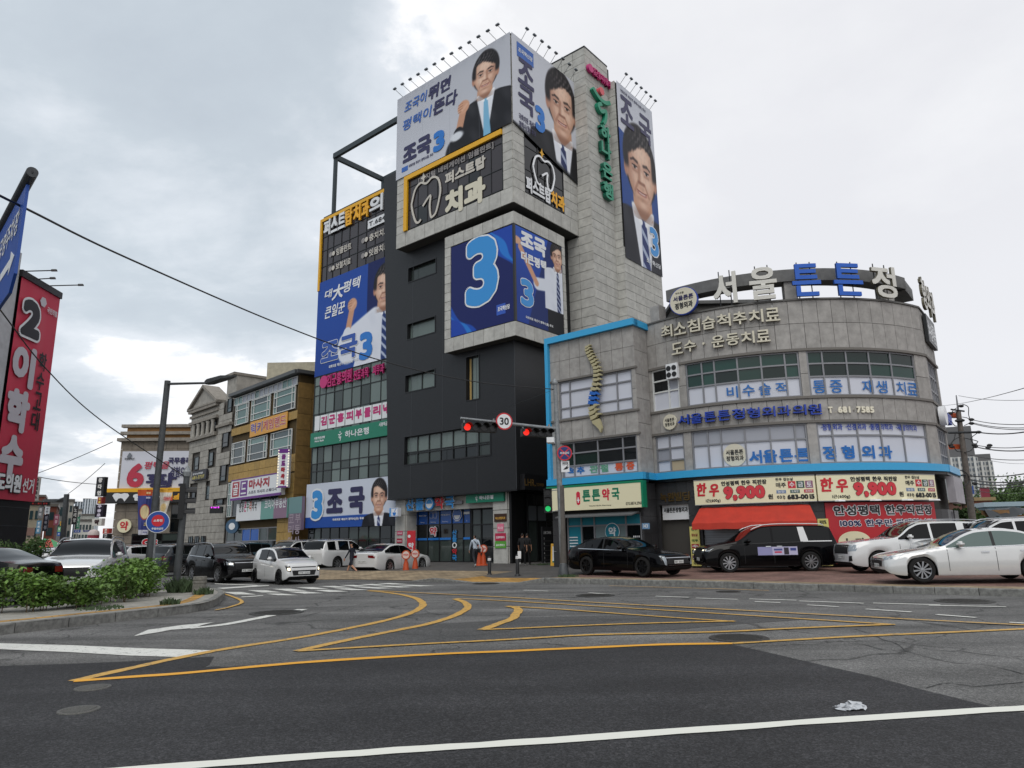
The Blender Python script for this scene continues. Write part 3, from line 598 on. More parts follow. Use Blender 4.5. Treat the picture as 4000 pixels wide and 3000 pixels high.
def inset(P, d):
    out = []
    for i, p in enumerate(P):
        t = P[min(i+1, len(P)-1)]-P[max(i-1, 0)]; t.normalize(); out.append(Vector((p.x-t.y*d, p.y+t.x*d, 0)))
    return out
yst = inset(fr3, .62)[:-6]
stroke('tactile_strip', yst, .30, TACT, .194, isl, .0)
# ================================================================== the office tower on the corner
CONC = mat('concrete_panel', 'b9b8b2', .85, var=.07, namt=.16, nscale=2.2, bump=.15, bscale=30)
CONCB = mat('concrete_core', '4c4b48', .9)
DARKC = mat('charcoal_cladding', '1e2023', .5, namt=.42, nscale=6, stretch=(.6, .6, 14), bump=.12, bscale=25)
JOINT = mat('cladding_joint', '43464a', .6)
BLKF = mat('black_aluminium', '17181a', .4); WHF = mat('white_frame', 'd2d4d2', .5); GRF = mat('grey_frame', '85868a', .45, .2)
GLD = mat('dark_glass', '0d1214', .04, spec=.6, var=.3); GLB = mat('blinded_glass', '66736f', .10, var=.16); GLM = mat('smoked_glass', '3a4340', .06, var=.3); GLP = mat('printed_glass', '3a3538', .10, var=.08)
GREEN = mat('bank_green', '0a7a5e', .4); YTRIM = mat('yellow_trim', 'e6ac13', .4); WPRT = paint('e4e6e8'); NAVY = paint('231f4f'); BLU = paint('1c74c8'); BLUL = paint('2f8fd6'); GREYP = paint('a9a7a6'); CREAM = paint('e9e2bf'); RED = paint('c8232f'); BLACK = paint('1a1a1c'); PINK = paint('c02672'); ORNG = paint('f2b01e')
KX, KY = .179, 41.0
A = Fac(KX, KY, -40); B = Fac(KX, KY, 50)
def plan(a, b, h): p = np.array([KX, KY])+A.d*a+B.d*b; return (p[0], p[1], h)
def plan_box(name, a0, a1, b0, b1, h0, h1, m, parent):
    return MB().add([plan(a, b, h) for h in (h0, h1) for a, b in ((a0, b0), (a1, b0), (a1, b1), (a0, b1))], [(0, 3, 2, 1), (4, 5, 6, 7), (0, 1, 5, 4), (1, 2, 6, 5), (2, 3, 7, 6), (3, 0, 4, 7)]).obj(name, m, parent)
TW = thing('office_tower', 'tall charcoal clad office tower with stacked concrete corner boxes', 'building', (KX, KY, .2))
def ribbon(parent, f, P, w, m, o, depth=.0, name='emblem', closed=False):
    n = len(P); V = []; Fc = []
    for i, (a, h) in enumerate(P):
        p, q = (P[(i-1) % n], P[(i+1) % n]) if closed else (P[max(i-1, 0)], P[min(i+1, n-1)])
        tx, ty = q[0]-p[0], q[1]-p[1]; l = math.hypot(tx, ty) or 1; sx, sy = -ty/l*w/2, tx/l*w/2
        V += [f.pt(a+sx, h+sy, o), f.pt(a-sx, h-sy, o)]
    for i in range(n if closed else n-1): j = (i+1) % n; Fc.append((2*i, 2*i+1, 2*j+1, 2*j))
    ob = MB().add(V, Fc).obj(name, m, parent, fix=False)
    if depth: md = ob.modifiers.new('d', 'SOLIDIFY'); md.thickness = depth; md.offset = 0
    return ob
def cv(P, k=5): return [(p.x, p.y) for p in smooth_pts([(a, h, 0) for a, h in P], k)]
def qs(f, n, L, o): return [f.q(n, x, y, o) for x, y in L]
def disc(parent, f, a, h, r, m, o, depth, name='disc', n=32):
    return MB().prism([(a+r*math.cos(2*math.pi*i/n), h+r*math.sin(2*math.pi*i/n)) for i in range(n)], f.pt, o, o+depth).obj(name, m, parent)
def board(name, label, f, r, o, th, m, cat='sign', group=None, parent=None):
    a0, h0, a1, h1 = r; ob = bar(name, f, a0, a1, h0, h1, o, o+th, m, parent)
    if label: tag(ob, label, cat, group)
    return ob
# ---- charcoal wall with its windows
wins = [rc(A, 2, 795, 810, 1010, 622), rc(A, 2, 787, 1260, 1004, 1077), rc(A, 3, 872, 368, 1102, 186), rc(A, 3, 1352, 432, 1448, 72), rc(A, 3, 864, 938, 1537, 616)]
holed(A, -11.31, 0, 4.42, 28.5, wins, 0, .3).obj('charcoal_wall', DARKC, TW)
MB().prism([(-11.31, 4.45), (-11.31, 28.5), (-12.55, 28.5)], A.pt, -.02, -1.2).obj('charcoal_wall', DARKC, TW)
plan_box('charcoal_wall', .0, -.3, .001, 6.0, 4.42, 22, DARKC, TW)
plan_box('tower_core', -11.2, -.35, .32, 9, 4.36, 33.0, DARKC, TW); plan_box('ground_core', -11.0, -1.31, 1.75, 9, .2, 4.35, BLKF, TW)
for x in (910, 1160, 1436): a = A.q(3, x, 1150)[0]; bar('cladding_joint', A, a-.012, a+.012, 4.45, 21, -.004, .006, JOINT, TW)
bar('cladding_joint', A, -.03, .0, 4.45, 21, .0, .012, JOINT, TW)
for i, w in enumerate(wins):
    if i < 3: window(TW, A, w, 2 if i == 2 else 1, 1, -.26, BLKF, GLB if i == 2 else [GLB, GLM], .05)
    elif i == 3: window(TW, A, w, [.28], 1, -.26, BLKF, GLB, .05, cell={(0, 0): mat('warm_frame', 'b59a62', .4)})
    else: window(TW, A, w, 7, [.38, .44], -.22, BLKF, [GLB, GLM, GLB], .06, cell={(k, 0): [GLM, GLD] for k in range(7)}|{(1, 1): GLM, (5, 1): GLM})
    ring = MB(); a0, h0, a1, h1 = w
    for x0, x1, y0, y1 in ((a0-.06, a1+.06, h0-.06, h0), (a0-.06, a1+.06, h1, h1+.06), (a0-.06, a0, h0, h1), (a1, a1+.06, h0, h1)): slab(ring, A, x0, x1, y0, y1, .003, .03)
    ring.obj('window_surround', BLKF, TW)
# ---- corner boxes
plan_box('corner_box', -9.84, .88, -.88, 5.93, 21.68, 33.3, CONCB, TW); plan_box('corner_box', -5.16, .67, -.67, 4.45, 13.33, 21.15, CONCB, TW)
A1 = A.sub(0, .9); B1 = B.sub(0, .9); A2 = A.sub(0, .7); B2 = B.sub(0, .7)
gl1 = rc(A1, 1, 190, 1640, 932, 860); gl1 = (gl1[0], 22.75, gl1[2], gl1[3]+.9)
clad(TW, A1, -9.85, .9, 21.65, 22.7, 0, .95, 1.05, CONC); clad(TW, A1, -9.85, gl1[0]-.1, 22.7, 33.3, 0, .9, .62, CONC); clad(TW, A1, gl1[2]+.02, .9, 22.7, 33.3, 0, 1.2, .62, CONC)
b1g = rc(B1, 1, 1105, 1340, 1400, 1080); clad(TW, B1, -.9, 5.95, 21.65, 22.7, 0, .95, 1.05, CONC); clad(TW, B1, -.9, b1g[0], 22.7, 33.3, 0, 1.0, .62, CONC); clad(TW, B1, b1g[2], 5.95, 22.7, 33.3, 0, .9, .62, CONC)
w = (gl1[0], gl1[1], gl1[2], 27.6); window(TW, A1, w, 9, [.30, .66], .0, BLKF, GLP, .05, .05, cell={(1, 0): GLD, (6, 1): GLD})
window(TW, B1, (b1g[0], 22.75, b1g[2], 27.6), 3, 3, .0, BLKF, mat('black_glass', '101012', .06), .05, .05)
tr = MB(); y1 = A1.q(1, 190, 1212)[1]; slab(tr, A1, gl1[0]-.32, gl1[2]+.03, y1-.12, y1+.22, .06, .2); slab(tr, A1, gl1[0]-.32, gl1[0]+.02, 22.7, y1-.12, .06, .2); tr.obj('yellow_trim', YTRIM, TW)
bar('parapet', A1, -9.85, .9, 33.3, 33.42, -.1, .05, BLKF, TW); bar('parapet', B1, -.9, 5.95, 33.3, 33.42, -.1, .05, BLKF, TW)
# dental lettering on the smoked glass
DS = thing('dental_window_lettering', 'pale dental lettering and tooth emblem on smoked glass under suit banner', 'sign', A1.pt(-5, 22.7, .1))
PALE = paint('c9c3b8'); PALG = paint('8f8a88')
text(DS, A1, '[디지털 네비게이션 임플란트]', rl(A1, 1, 275, 1252, 1195, 870), PALG, .07, .02)
text(DS, A1, '퍼스트탑', rl(A1, 1, 485, 1262, 1165, 805), PALE, .07, .05)
text(DS, A1, '치과', rl(A1, 1, 485, 1512, 1315, 805), mat('lit_pale', 'd8d2bd', .5), .07, .12)
tooth = [(0, .52), (.12, .86), (.32, .98), (.52, .90), (.72, .98), (.92, .88), (1, .60), (.96, .36), (.86, .08), (.76, 0), (.68, .02), (.64, .30), (.66, .55), (.40, .36)]
tooth2 = [(0, .52), (.06, .28), (.16, .05), (.26, 0), (.34, .05)]
def tooth_mark(parent, f, r, m, o, w, star=None):
    a0, h0, a1, h1 = r; S = lambda L: cv([(a0+x*(a1-a0), h0+y*(h1-h0)) for x, y in L], 4)
    ribbon(parent, f, S(tooth), w, m, o, .03); ribbon(parent, f, S(tooth2), w, m, o, .03)
    if star: sa, sh = a0+.42*(a1-a0), h1+.25; s = (a1-a0)*.11; MB().prism([(sa, sh+1.5*s), (sa+.3*s, sh+.3*s), (sa+s, sh), (sa+.3*s, sh-.3*s), (sa, sh-1.5*s), (sa-.3*s, sh-.3*s), (sa-s, sh), (sa-.3*s, sh+.3*s)], f.pt, o-.02, o+.02).obj('star', star, parent)
r = rc(A1, 1, 220, 1600, 450, 1290); tooth_mark(DS, A1, (r[0], 22.95, r[2], 25.9), PALE, .08, .16, PALE)
DN = thing('dental_neon_sign', 'white neon tooth sign with white and yellow dental lettering on black glass', 'sign', B1.pt(3, 22.7, .1))
r = rc(B1, 1, 1165, 1320, 1325, 1110); tooth_mark(DN, B1, (r[0], B1.q(1, 1240, 1272)[1], r[2], B1.q(1, 1240, 1045)[1]), mat('neon_white', 'f4f6f8', .4), .12, .13, YTRIM)
r = rc(B1, 1, 1108, 1310, 1300, 1260); text(DN, B1, '퍼스트탑', (r[0], 22.8, r[2], 23.9), WPRT, .1, .045)
r2 = rc(B1, 1, 1305, 1440, 1412, 1420); text(DN, B1, '치과', (r2[0], 22.8, r2[2], 23.9), ORNG, .1, .045)
# ---- slabs behind
A3 = A.sub(0, -5.97); B3 = B.sub(0, 2.0); A4 = A.sub(0, -8.9); B4 = B.sub(0, 2.6)
plan_box('stair_slab', -3.0, 1.97, 6.0, 9.2, .2, 35.75, CONCB, TW); plan_box('lift_slab', -3.0, 2.57, 8.93, 14.2, .2, 34.4, CONCB, TW)
clad(TW, A3, -.2, 2.03, 11.4, 21.6, 0, 1.1, .62, CONC); clad(TW, A3, .95, 2.03, 21.6, 33.4, 0, 1.1, .62, CONC); clad(TW, A3, -3, 2.03, 33.4, 35.8, 0, 1.0, .6, CONC)
clad(TW, B3, 5.95, 8.88, 11.4, 35.8, 0, 1.45, .62, CONC)
clad(TW, A4, 2.02, 2.63, 11.4, 34.4, 0, .7, .62, CONC); clad(TW, B4, 8.88, 14.2, 11.4, 21.4, 0, 1.3, .62, CONC)
bar('parapet', A3, -3, 2.06, 35.8, 35.9, -.2, .07, BLKF, TW); bar('parapet', B3, 5.9, 8.9, 35.8, 35.9, -.2, .07, BLKF, TW)
# ---- glazed wing on the left
Wg = A.sub(0, -1.0); WL, WT = -21.75, 28.75
plan_box('wing_core', WL+.02, -11.2, 1.12, 9, .2, WT-.1, mat('wing_dark', '1b1d1f', .6), TW)
hY = Wg.q(2, 130, 330)[1]; hb1 = Wg.q(2, 610, 625)[1]; hb0 = Wg.q(2, 75, 1555)[1]; hg1 = Wg.q(3, 150, 695)[1]; hg0 = Wg.q(3, 148, 805)[1]; hw1 = Wg.q(3, 118, 1095)[1]; hw0 = Wg.q(3, 105, 1435)[1]
cols = [.07, .15, .255, .36, .465, .57, .675, .79, .9]
window(TW, Wg, (WL+.25, hb1+.02, -11.3, hY-.15), cols, [.26, .52, .74], .0, BLKF, GLP, .05, .06)
window(TW, Wg, (WL, hg1, -11.3, hb0), cols, [.17, .33, .66, .83], .0, BLKF, [GLB, GLB, GLB, GLM], .06, .06)
window(TW, Wg, (WL, hw1, -11.3, hg0), cols, [.34, .55], .0, BLKF, [GLB, GLM, GLB], .06, .06)
window(TW, Wg, (WL, .35, -11.0, hw0), cols, [.3, .62], .0, BLKF, [GLD, GLM, GLD], .06, .06, cell={(k, 0): GLB for k in (0, 1, 2, 6, 7)})
t_ = MB(); slab(t_, Wg, WL-.05, -11.9, hY-.15, hY+.12, -.3, .16); slab(t_, Wg, WL-.05, WL+.2, hb1-.6, hY-.15, -.1, .16); t_.obj('yellow_trim', YTRIM, TW)
# roof frame of steel beams
RF = MB(); hr0 = 28.6
pA = Wg.q(0, 722, 338, -.2); frh = pA[1]; fa = pA[0]; bk = 6.6
for p, q in (((fa, 1.2), (-9.8, 1.2)), ((fa, 1.2), (fa, bk)), ((fa, bk), (-9.8, bk))):
    P0, P1 = Vector(plan(p[0], p[1], frh)), Vector(plan(q[0], q[1], frh)); d = (P1-P0).normalized(); s = Vector((-d.y, d.x, 0))*.13
    RF.add([tuple(v+Vector((0, 0, z))) for v in (P0-s, P1-s, P1+s, P0+s) for z in (-.22, .22)], [(0, 2, 3, 1), (2, 4, 5, 3), (4, 6, 7, 5), (6, 0, 1, 7), (1, 3, 5, 7), (0, 6, 4, 2)])
for a, b in ((fa+.1, 1.3), (fa+.1, bk-.1)):
    RF.add([plan(a+x, b+y, z) for z in (hr0-.5, frh-.2) for x, y in ((-.13, -.13), (.13, -.13), (.13, .13), (-.13, .13))], [(0, 1, 5, 4), (1, 2, 6, 5), (2, 3, 7, 6), (3, 0, 4, 7)])
RF.obj('roof_frame', mat('roof_steel', '3b4448', .55, .3), TW)
# ---- ground floor: piers, lintel, shop fronts
AG = A.sub(0, -.55)
p1 = rc(AG, 14, 122, 800, 238, 290); p2 = rc(AG, 14, 1188, 955, 1338, 300)
for nm, pa in (('pier', p1), ('pier', p2)):
    a0, a1 = pa[0], pa[2]; core = plan_box(nm, a0+.03, a1-.03, .60, 2.1, .15, 4.4, CONCB, TW)
    hs = [.25, 1.25, 2.3, 3.35, 4.4]
    clad(core, AG, a0, a1, .25, 4.4, 0, 2.5, 1, CONC, rows=hs); clad(core, B.sub(0, a1), .57, 2.1, .25, 4.4, 0, 2.5, 1, CONC, rows=hs)
lint = bar('lintel', A.sub(0, -.75), p1[2]+.02, p2[0]-.02, 3.55, 4.4, -.5, 0, CONC, TW)
plan_box('overhang', -11.4, -.02, .02, 2.2, 4.36, 4.42, BLKF, TW)
SH = A.sub(0, -1.5); sf0, sf1 = p1[2]+.05, p2[0]+.1
BLUP = mat('blue_poster_glass', '1d59ad', .2, var=.08)
xs = [14, [330, 370, 480, 605, 738, 862, 945]]
ga = [SH.q(14, x, 700)[0] for x in xs[1]]; c_ = [(a-ga[0])/(ga[-1]-ga[0]) for a in ga[1:-1]]
hp0 = SH.q(14, 600, 548)[1]; hp1 = SH.q(14, 600, 365)[1]; hb = SH.q(14, 600, 705)[1]
shop = window(TW, SH, (ga[0], .3, ga[-1], hp1+.1), c_, [(hb-.3)/(hp1-.2), (hp0-.3)/(hp1-.2)], 0, BLKF, GLD, .06, .07, name='shop_front', cell={(k, 2): BLUP for k in range(6)}|{(k, 0): GLM for k in range(6)})
window(TW, SH, (ga[-1]+.05, .3, sf1, 3.55), [.3, .72], [.70], 0, BLKF, [GLD, GLM], .08, .07, name='bank_door')
for k in range(6):
    if k != 4: piece('blue_stripe', SH, ga[k]+.05, ga[k+1]-.05, hb-.07, hb+.07, .08, .085, BLU, shop)
for a0, a1, s in ((ga[1], ga[2], '병·의원 처방\n일반의약품'), (ga[3], ga[4], '좋은약,바른조제\n의료보험 처방약국')): text(shop, SH, s, (a0+.12, hp0+.55, a1-.12, hp1-.45), WPRT, .085, .004)
for k in range(1, 6): text(shop, SH, 'Pharmacy', (ga[k]+.3, hp0+.1, ga[k+1]-.3, hp0+.2), WPRT, .085)
disc(shop, SH, (ga[4]+ga[5])/2, (hp0+hp1)/2+.05, .42, WPRT, .08, .006, 'emblem'); disc(shop, SH, (ga[4]+ga[5])/2, (hp0+hp1)/2+.05, .38, BLUP, .088, .006, 'emblem'); MB().prism([((ga[4]+ga[5])/2+.27*math.cos(t*.2618), (hp0+hp1)/2-.02+.27*math.sin(t*.2618)) for t in range(12, 25)], SH.pt, .095, .10).obj('emblem', WPRT, shop)
cx = (ga[5]+ga[6])/2; bar('emblem', SH, cx-.07, cx+.07, hp0+.55, hp1-.4, .082, .09, WPRT, shop); bar('emblem', SH, cx-.25, cx+.25, (hp0+hp1)/2+.02, (hp0+hp1)/2+.17, .083, .092, WPRT, shop)
for ix in (0, 1, 2, 3):
    bx_ = ga[2]+.18+(ix % 2)*.36; by_ = hp0+.42+(ix//2)*.42; ribbon(shop, SH, [(bx_, by_), (bx_+.3, by_), (bx_+.3, by_+.34), (bx_, by_+.34)], .025, WPRT, .085, 0, 'emblem', True)
text(shop, SH, '약', rc(SH, 14, 505, 675, 580, 575), RED, .09, .03, out=WPRT, outw=.05)
a0, a1 = ga[4]+.12, ga[5]-.12
for i, (c, mm) in enumerate(zip('산들O약국', (BLUL, BLUL, WPRT, RED, BLUL))): hh = SH.q(14, 800, 640+i*68)[1]; text(shop, SH, c, (cx-1.28, hh-.17, cx-.86, hh+.2), mm, .09, .015)
# ---- storefront signs
def hana(parent, f, r, o, small=None):
    a0, h0, a1, h1 = r; w = a1-a0; hh = h1-h0
    text(parent, f, '하나은행', (a0+w*.44 if small is None else a0+w*small[0], h0+hh*.28, a0+w*.72 if small is None else a0+w*small[1], h0+hh*.76), WPRT, o, .018)
    c = a0+w*(.38 if small is None else small[0]-.07); s = hh*.5
    ribbon(parent, f, cv([(c-s*.42, h0+hh*.60), (c-.1*s, h0+hh*.56), (c+s*.42, h0+hh*.64)], 4), s*.13, WPRT, o, 0, 'emblem'); disc(parent, f, c, h0+hh*.74, s*.11, WPRT, o-.004, .006, 'emblem', 16)
    ribbon(parent, f, cv([(c-.02*s, h0+hh*.50), (c-.22*s, h0+hh*.42), (c-.05*s, h0+hh*.33), (c+.18*s, h0+hh*.44), (c+.12*s, h0+hh*.24), (c, h0+hh*.14)], 4), s*.13, WPRT, o, 0, 'emblem')
r = rc(A.sub(0, -.5), 14, 903, 322, 1310, 198); bs = board('bank_sign', 'green bank sign board above the glass door beside the pharmacy', A.sub(0, -.5), r, 0, .15, GREEN); hana(bs, A.sub(0, -.5), r, .16, (.36, .74))
r = (WL+.1, hg0, -11.6, hg1); bs2 = board('bank_sign', 'wide green bank sign board across the glazed wing', Wg, r, .08, .2, GREEN); hana(bs2, Wg, r, .29)
text(bs2, Wg, '외환전문은행\nHana Bank', (r[0]+.5, r[1]+.35, r[0]+1.9, r[3]-.35), WPRT, .29, .01); text(bs2, Wg, '서평택금융센터', (r[2]-1.7, r[1]+.7, r[2]-.1, r[1]+1.0), WPRT, .29, .01)
PH = thing('pharmacy_channel_sign', 'blue and red pharmacy letters on a grey bar over blue shop window', 'sign', A.pt((p1[2]+p2[0])/2-1, 3.6, -.5))
f_ = A.sub(0, -.7); r = rc(f_, 14, 225, 340, 855, 265); bar('mounting_bar', f_, r[0], r[2], 3.86, 4.06, .01, .12, GRF, PH)
r = rc(f_, 14, 262, 360, 785, 232); letters(PH, f_, '산들 약국', (r[0], 3.62, r[2], 4.36), BLUL, .13, .09, .03, mats={3: RED}, side=WPRT)
disc(PH, f_, (r[0]+r[2])/2, 4.0, .40, BLUL, .13, .09, 'emblem'); MB().prism([((r[0]+r[2])/2+.26*math.cos(t*.2618), 3.98+.26*math.sin(t*.2618)) for t in range(12, 25)], f_.pt, .221, .23).obj('emblem', WPRT, PH); ribbon(PH, f_, [((r[0]+r[2])/2+.29*math.cos(t*.3927), 4.0+.29*math.sin(t*.3927)) for t in range(16)], .04, WPRT, .226, 0, 'emblem', True)
# hanging pharmacy box sign
f_ = A.sub(0, -.1); r = rc(f_, 14, 108, 465, 186, 368); ps = board('pharmacy_box_sign', 'small white box sign with a blue mortar on the pier', f_, r, 0, .28, WPRT); bar('side_panel', f_, r[0]-.16, r[0]-.005, r[1], r[3], -.35, .26, BLUL, ps)
c, hc = (r[0]+r[2])/2, (r[1]+r[3])/2; MB().prism([(c+.17*math.cos(t*.2618), hc-.02+.2*math.sin(t*.2618)) for t in range(12, 25)], f_.pt, .282, .29).obj('emblem', BLU, ps); ribbon(ps, f_, [(c, hc), (c+.14, hc+.2)], .05, BLU, .286, 0, 'emblem'); ribbon(ps, f_, [(r[0]+.04, r[1]+.04), (r[2]-.04, r[1]+.04), (r[2]-.04, r[3]-.04), (r[0]+.04, r[3]-.04)], .03, BLU, .284, 0, 'emblem', True)
# plates on the piers
PLT = [(14, 1195, 522, 1327, 430, '3b2415', '퍼스트탑치과', 'd8a94b', 'brown and gold dental plate on the concrete pier'), (14, 1228, 625, 1296, 540, 'e07a94', '에스몽', 'f5d7df', 'pink square plate on the concrete pier'), (14, 1205, 725, 1318, 642, 'b8234a', '김군홍피부클리닉', 'f3e6ea', 'crimson clinic plate on the concrete pier'), (14, 1205, 805, 1320, 730, '5ba33a', '골프존파크', 'eef5e8', 'bright green plate lowest on the concrete pier'), (14, 145, 665, 203, 618, 'c24a6a', '주차금지', 'f6f0f1', 'small white and pink notice on the left pier'), (14, 142, 750, 200, 700, 'a31f3c', '주차금지\n견인지역', 'f2dfe3', 'small crimson notice low on the left pier')]
for n, x0, yb, x1, yt, bc, s, tcx, lb in PLT:
    r = rc(AG, n, x0, yb, x1, yt, .05); o = board('wall_plate', lb, AG, r, .062, .03, paint(bc)); hh = r[3]-r[1]; ww = r[2]-r[0]
    text(o, AG, s, (r[0]+ww*.1, r[1]+hh*.28, r[2]-ww*.1, r[1]+hh*.62), paint(tcx), .096, .006)
for n, x0, yb, x1, yt, bc, s in [(14, 1365, 582, 1397, 530, 'a83a4e', ''), (14, 1366, 635, 1396, 586, '161616', '14')]:
    f_ = B.sub(0, p2[2]); r = rc(f_, n, x0, yb, x1, yt, .05); o = board('wall_plate', 'small plate on the side of the concrete pier by the entrance' if not s else 'small black number plate on the side of the concrete pier', f_, r, .062, .02, paint(bc))
    if s: text(o, f_, s, (r[0]+.1, r[1]+.2, r[2]-.1, r[3]-.15), WPRT, .085, .006)
# red standing pharmacy banner beside pier
f_ = A.sub(0, -.35); r = rc(f_, 14, 252, 835, 342, 615); rb = board('pharmacy_banner', 'tall red pharmacy banner with white letters beside the left pier', f_, (r[0], .35, r[2], r[3]), 0, .03, RED, 'banner'); text(rb, f_, '약\n국', (r[0]+.12, .75, r[2]-.12, r[3]-.75), WPRT, .035, .03); MB().prism([(r[0]+.2+.14*math.cos(t*.5236), r[3]-.35+.1*math.sin(t*.5236)) for t in range(12)], f_.pt, .033, .04).obj('emblem', WPRT, rb)
# entrance on the right face
BE = B.sub(0, -.9); plan_box('entrance_wall', -1.3, -.95, .6, 6, .2, 4.4, BLKF, TW)
window(TW, BE, (1.9, .3, 5.6, 4.3), 4, [.6, .83], .06, BLKF, [GLD, GLD, GLM], .06, .06, name='entrance_glazing', cell={(0, 1): mat('poster_grey', '6e7378', .3), (1, 1): mat('poster_grey', '6e7378', .3)})
f_ = B.sub(0, .02); r = rc(f_, 14, 1470, 175, 1748, 32); lh = board('tower_name_sign', 'black sign box with gold tower name over the dark entrance', f_, r, 0, .35, BLKF); GOLD = mat('gold_letters', 'a8874e', .35, .6)
q = rc(f_, 14, 1520, 155, 1640, 115, .36); text(lh, f_, 'LHR.', (q[0], r[1]+.22, q[2], r[1]+.62), GOLD, .36, .008); q2 = rc(f_, 14, 1648, 145, 1728, 122, .36); text(lh, f_, 'TOWER', (q2[0], r[1]+.24, q2[2], r[1]+.42), GOLD, .36, .004)
f_ = B.sub(0, .3); dr = thing('floor_directory', 'black standing floor directory board beside the dark tower entrance', 'sign', f_.pt(4.2, .25, 0)); r = rc(f_, 14, 1703, 900, 1808, 575); r = (r[0], .28, r[2], r[3]); bar('panel', f_, *(r[0], r[2], r[1], r[3]), 0, .1, mat('directory_black', '222325', .35), dr)
text(dr, f_, 'LHR.TOWER', (r[0]+.12, r[3]-.42, r[2]-.2, r[3]-.25), WPRT, .105, .004)
for i, c in enumerate('7654321'): y = r[3]-.75-i*.27; text(dr, f_, c, (r[0]+.1, y, r[0]+.18, y+.13), WPRT, .105, .004); bar('rule', f_, r[0]+.08, r[2]-.15, y-.07, y-.055, .1, .104, GRF, dr)
# ---- the printed campaign banners
SMALL = '국회의원 재선거 평택시(을) 후보'; PARTY = '조국혁신당'
def hm(f, n, cx, top, bot, o): a, h1 = f.q(n, cx, top, o); _, h0 = f.q(n, cx, bot, o); return a, (h0+h1)/2, (h1-h0)/2
# 1 suit banner, left face of the upper box
o_ = .14; cn = [A1.q(1, x, y, o_) for x, y in ((110, 1210), (1025, 745), (1014, 57), (118, 612))]; cn[0] = (cn[0][0], cn[0][1]); cn[2] = (.98, 33.42); cn[1] = (.98, cn[1][1]); cn[3] = (-9.9, 33.42); cn[0] = (-9.9, cn[0][1])
ma, mh, ms_ = hm(A1, 1, 795, 212, 548, o_); fa_, fh_ = A1.q(1, 625, 640, o_); ea, eh = A1.q(1, 560, 980, o_)
def ink(x, y, a, h):
    c = np.tile(hx('c6c9d2'), (len(x), 1)); c *= (1-.05*ss(y, .0, 1)[:, None]); X, Y = (a-ma)/ms_, (h-mh)/ms_
    over(c, seg(X, Y, (ea-ma)/ms_+.15, (eh-mh)/ms_-.1, 0.1, -3.1, .75, .1), hx('1b1b20')); man(c, X, Y, -.06, '1c1c21', '7fb9da', wide=2.3)
    fist(c, X, Y, (fa_-ma)/ms_, (fh_-mh)/ms_, .36, (ea-ma)/ms_, (eh-mh)/ms_, '1b1b20', .62); over(c, ell(X, Y, (ea-ma)/ms_+.08, (eh-mh)/ms_+.62, .38, .2, .3), hx('dfe3ea'))
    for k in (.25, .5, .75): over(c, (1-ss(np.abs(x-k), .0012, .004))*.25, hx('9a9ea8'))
    return c
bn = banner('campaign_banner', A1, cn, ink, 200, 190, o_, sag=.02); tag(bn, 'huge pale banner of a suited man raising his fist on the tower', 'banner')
DKB = paint('262250'); SKB = paint('2d62b4')
ob_ = o_+.03
T = lambda *q: rl(A1, 1, *q, o_)
text(bn, A1, '조국이', T(165, 692, 608, 335), SKB, ob_, .025, slant=.18); text(bn, A1, '뛰면', T(350, 598, 492, 525), DKB, ob_, .05, slant=.15); text(bn, A1, '평택이', T(148, 838, 752, 372), SKB, ob_, .025, slant=.18); text(bn, A1, '뜬다', T(388, 715, 602, 580), DKB, ob_, .05, slant=.15)
text(bn, A1, '조국', T(148, 1108, 960, 372), DKB, ob_, .09); text(bn, A1, '3', T(388, 1008, 850, 478), BLU, ob_, .13)
text(bn, A1, SMALL, T(195, 1122, 1096, 388), DKB, ob_, .008); r = T(140, 1158, 1122, 188); bar('party_mark', A1, r[0], r[2], r[1], r[3], ob_-.02, ob_-.01, SKB, bn)
# 2 head banner, right face of the upper box
o2 = .14; cn2 = [B1.q(1, x, y, o2) for x, y in ((1035, 765), (1492, 1095), (1480, 475), (1028, 80))]; zt = 33.42; cn2 = [(-.98, cn2[0][1]), (5.98, cn2[1][1]), (5.98, zt), (-.98, zt)]; cn2[1] = (5.98, min(cn2[1][1], cn2[0][1]-1.6))
ma2, mh2, ms2 = hm(B1, 1, 1385, 378, 890, o2)
def ink2(x, y, a, h):
    c = np.tile(hx('cdd0d8'), (len(x), 1)); man(c, (a-ma2)/(ms2*.93), (h-mh2)/ms2, .03, '19191d', '2a3560', 'a9b4cc', wide=2.6, part=-1); over(c, 1-ss(y, 0, .035+.03*np.sin(x*3)), hx('14171b')); return c
bn2 = banner('campaign_banner', B1, cn2, ink2, 150, 190, o2, sag=.02); tag(bn2, 'pale banner with a large smiling head and vertical blue name on tower corner', 'banner')
T2 = lambda n, x0, yb, x1, yt: rc(B1, n, x0, yb, x1, yt, o2)
top2 = 33.42
def vert(parent, f, s, a0, a1, htop, hch, m, o, b, gap=.08):
    for i, c in enumerate(s): text(parent, f, c, (a0, htop-(i+1)*hch+gap, a1, htop-i*hch), m, o, b)
a0 = B1.q(1, 1048, 300, o2)[0]; a1 = B1.q(1, 1175, 430, o2)[0]; hA = B1.q(1, 1050, 235, o2)[1]; hB = B1.q(1, 1050, 655, o2)[1]
vert(bn2, B1, '조국', a0, a1, hA, (hA-hB)/2, DKB, ob_, .07); text(bn2, B1, '3', (a1+.05, hB-.6, B1.q(1, 1260, 700, o2)[0], hB+1.3), BLU, ob_, .13)
r = T2(1, 1043, 190, 1170, 180); hq = B1.q(1, 1043, 122, o2)[1]; bar('party_mark', B1, r[0], r[2], hq-1.05, hq, ob_-.02, ob_-.01, SKB, bn2); text(bn2, B1, PARTY, (r[0]+.12, hq-.7, r[2]-.12, hq-.35), WPRT, ob_, .012)
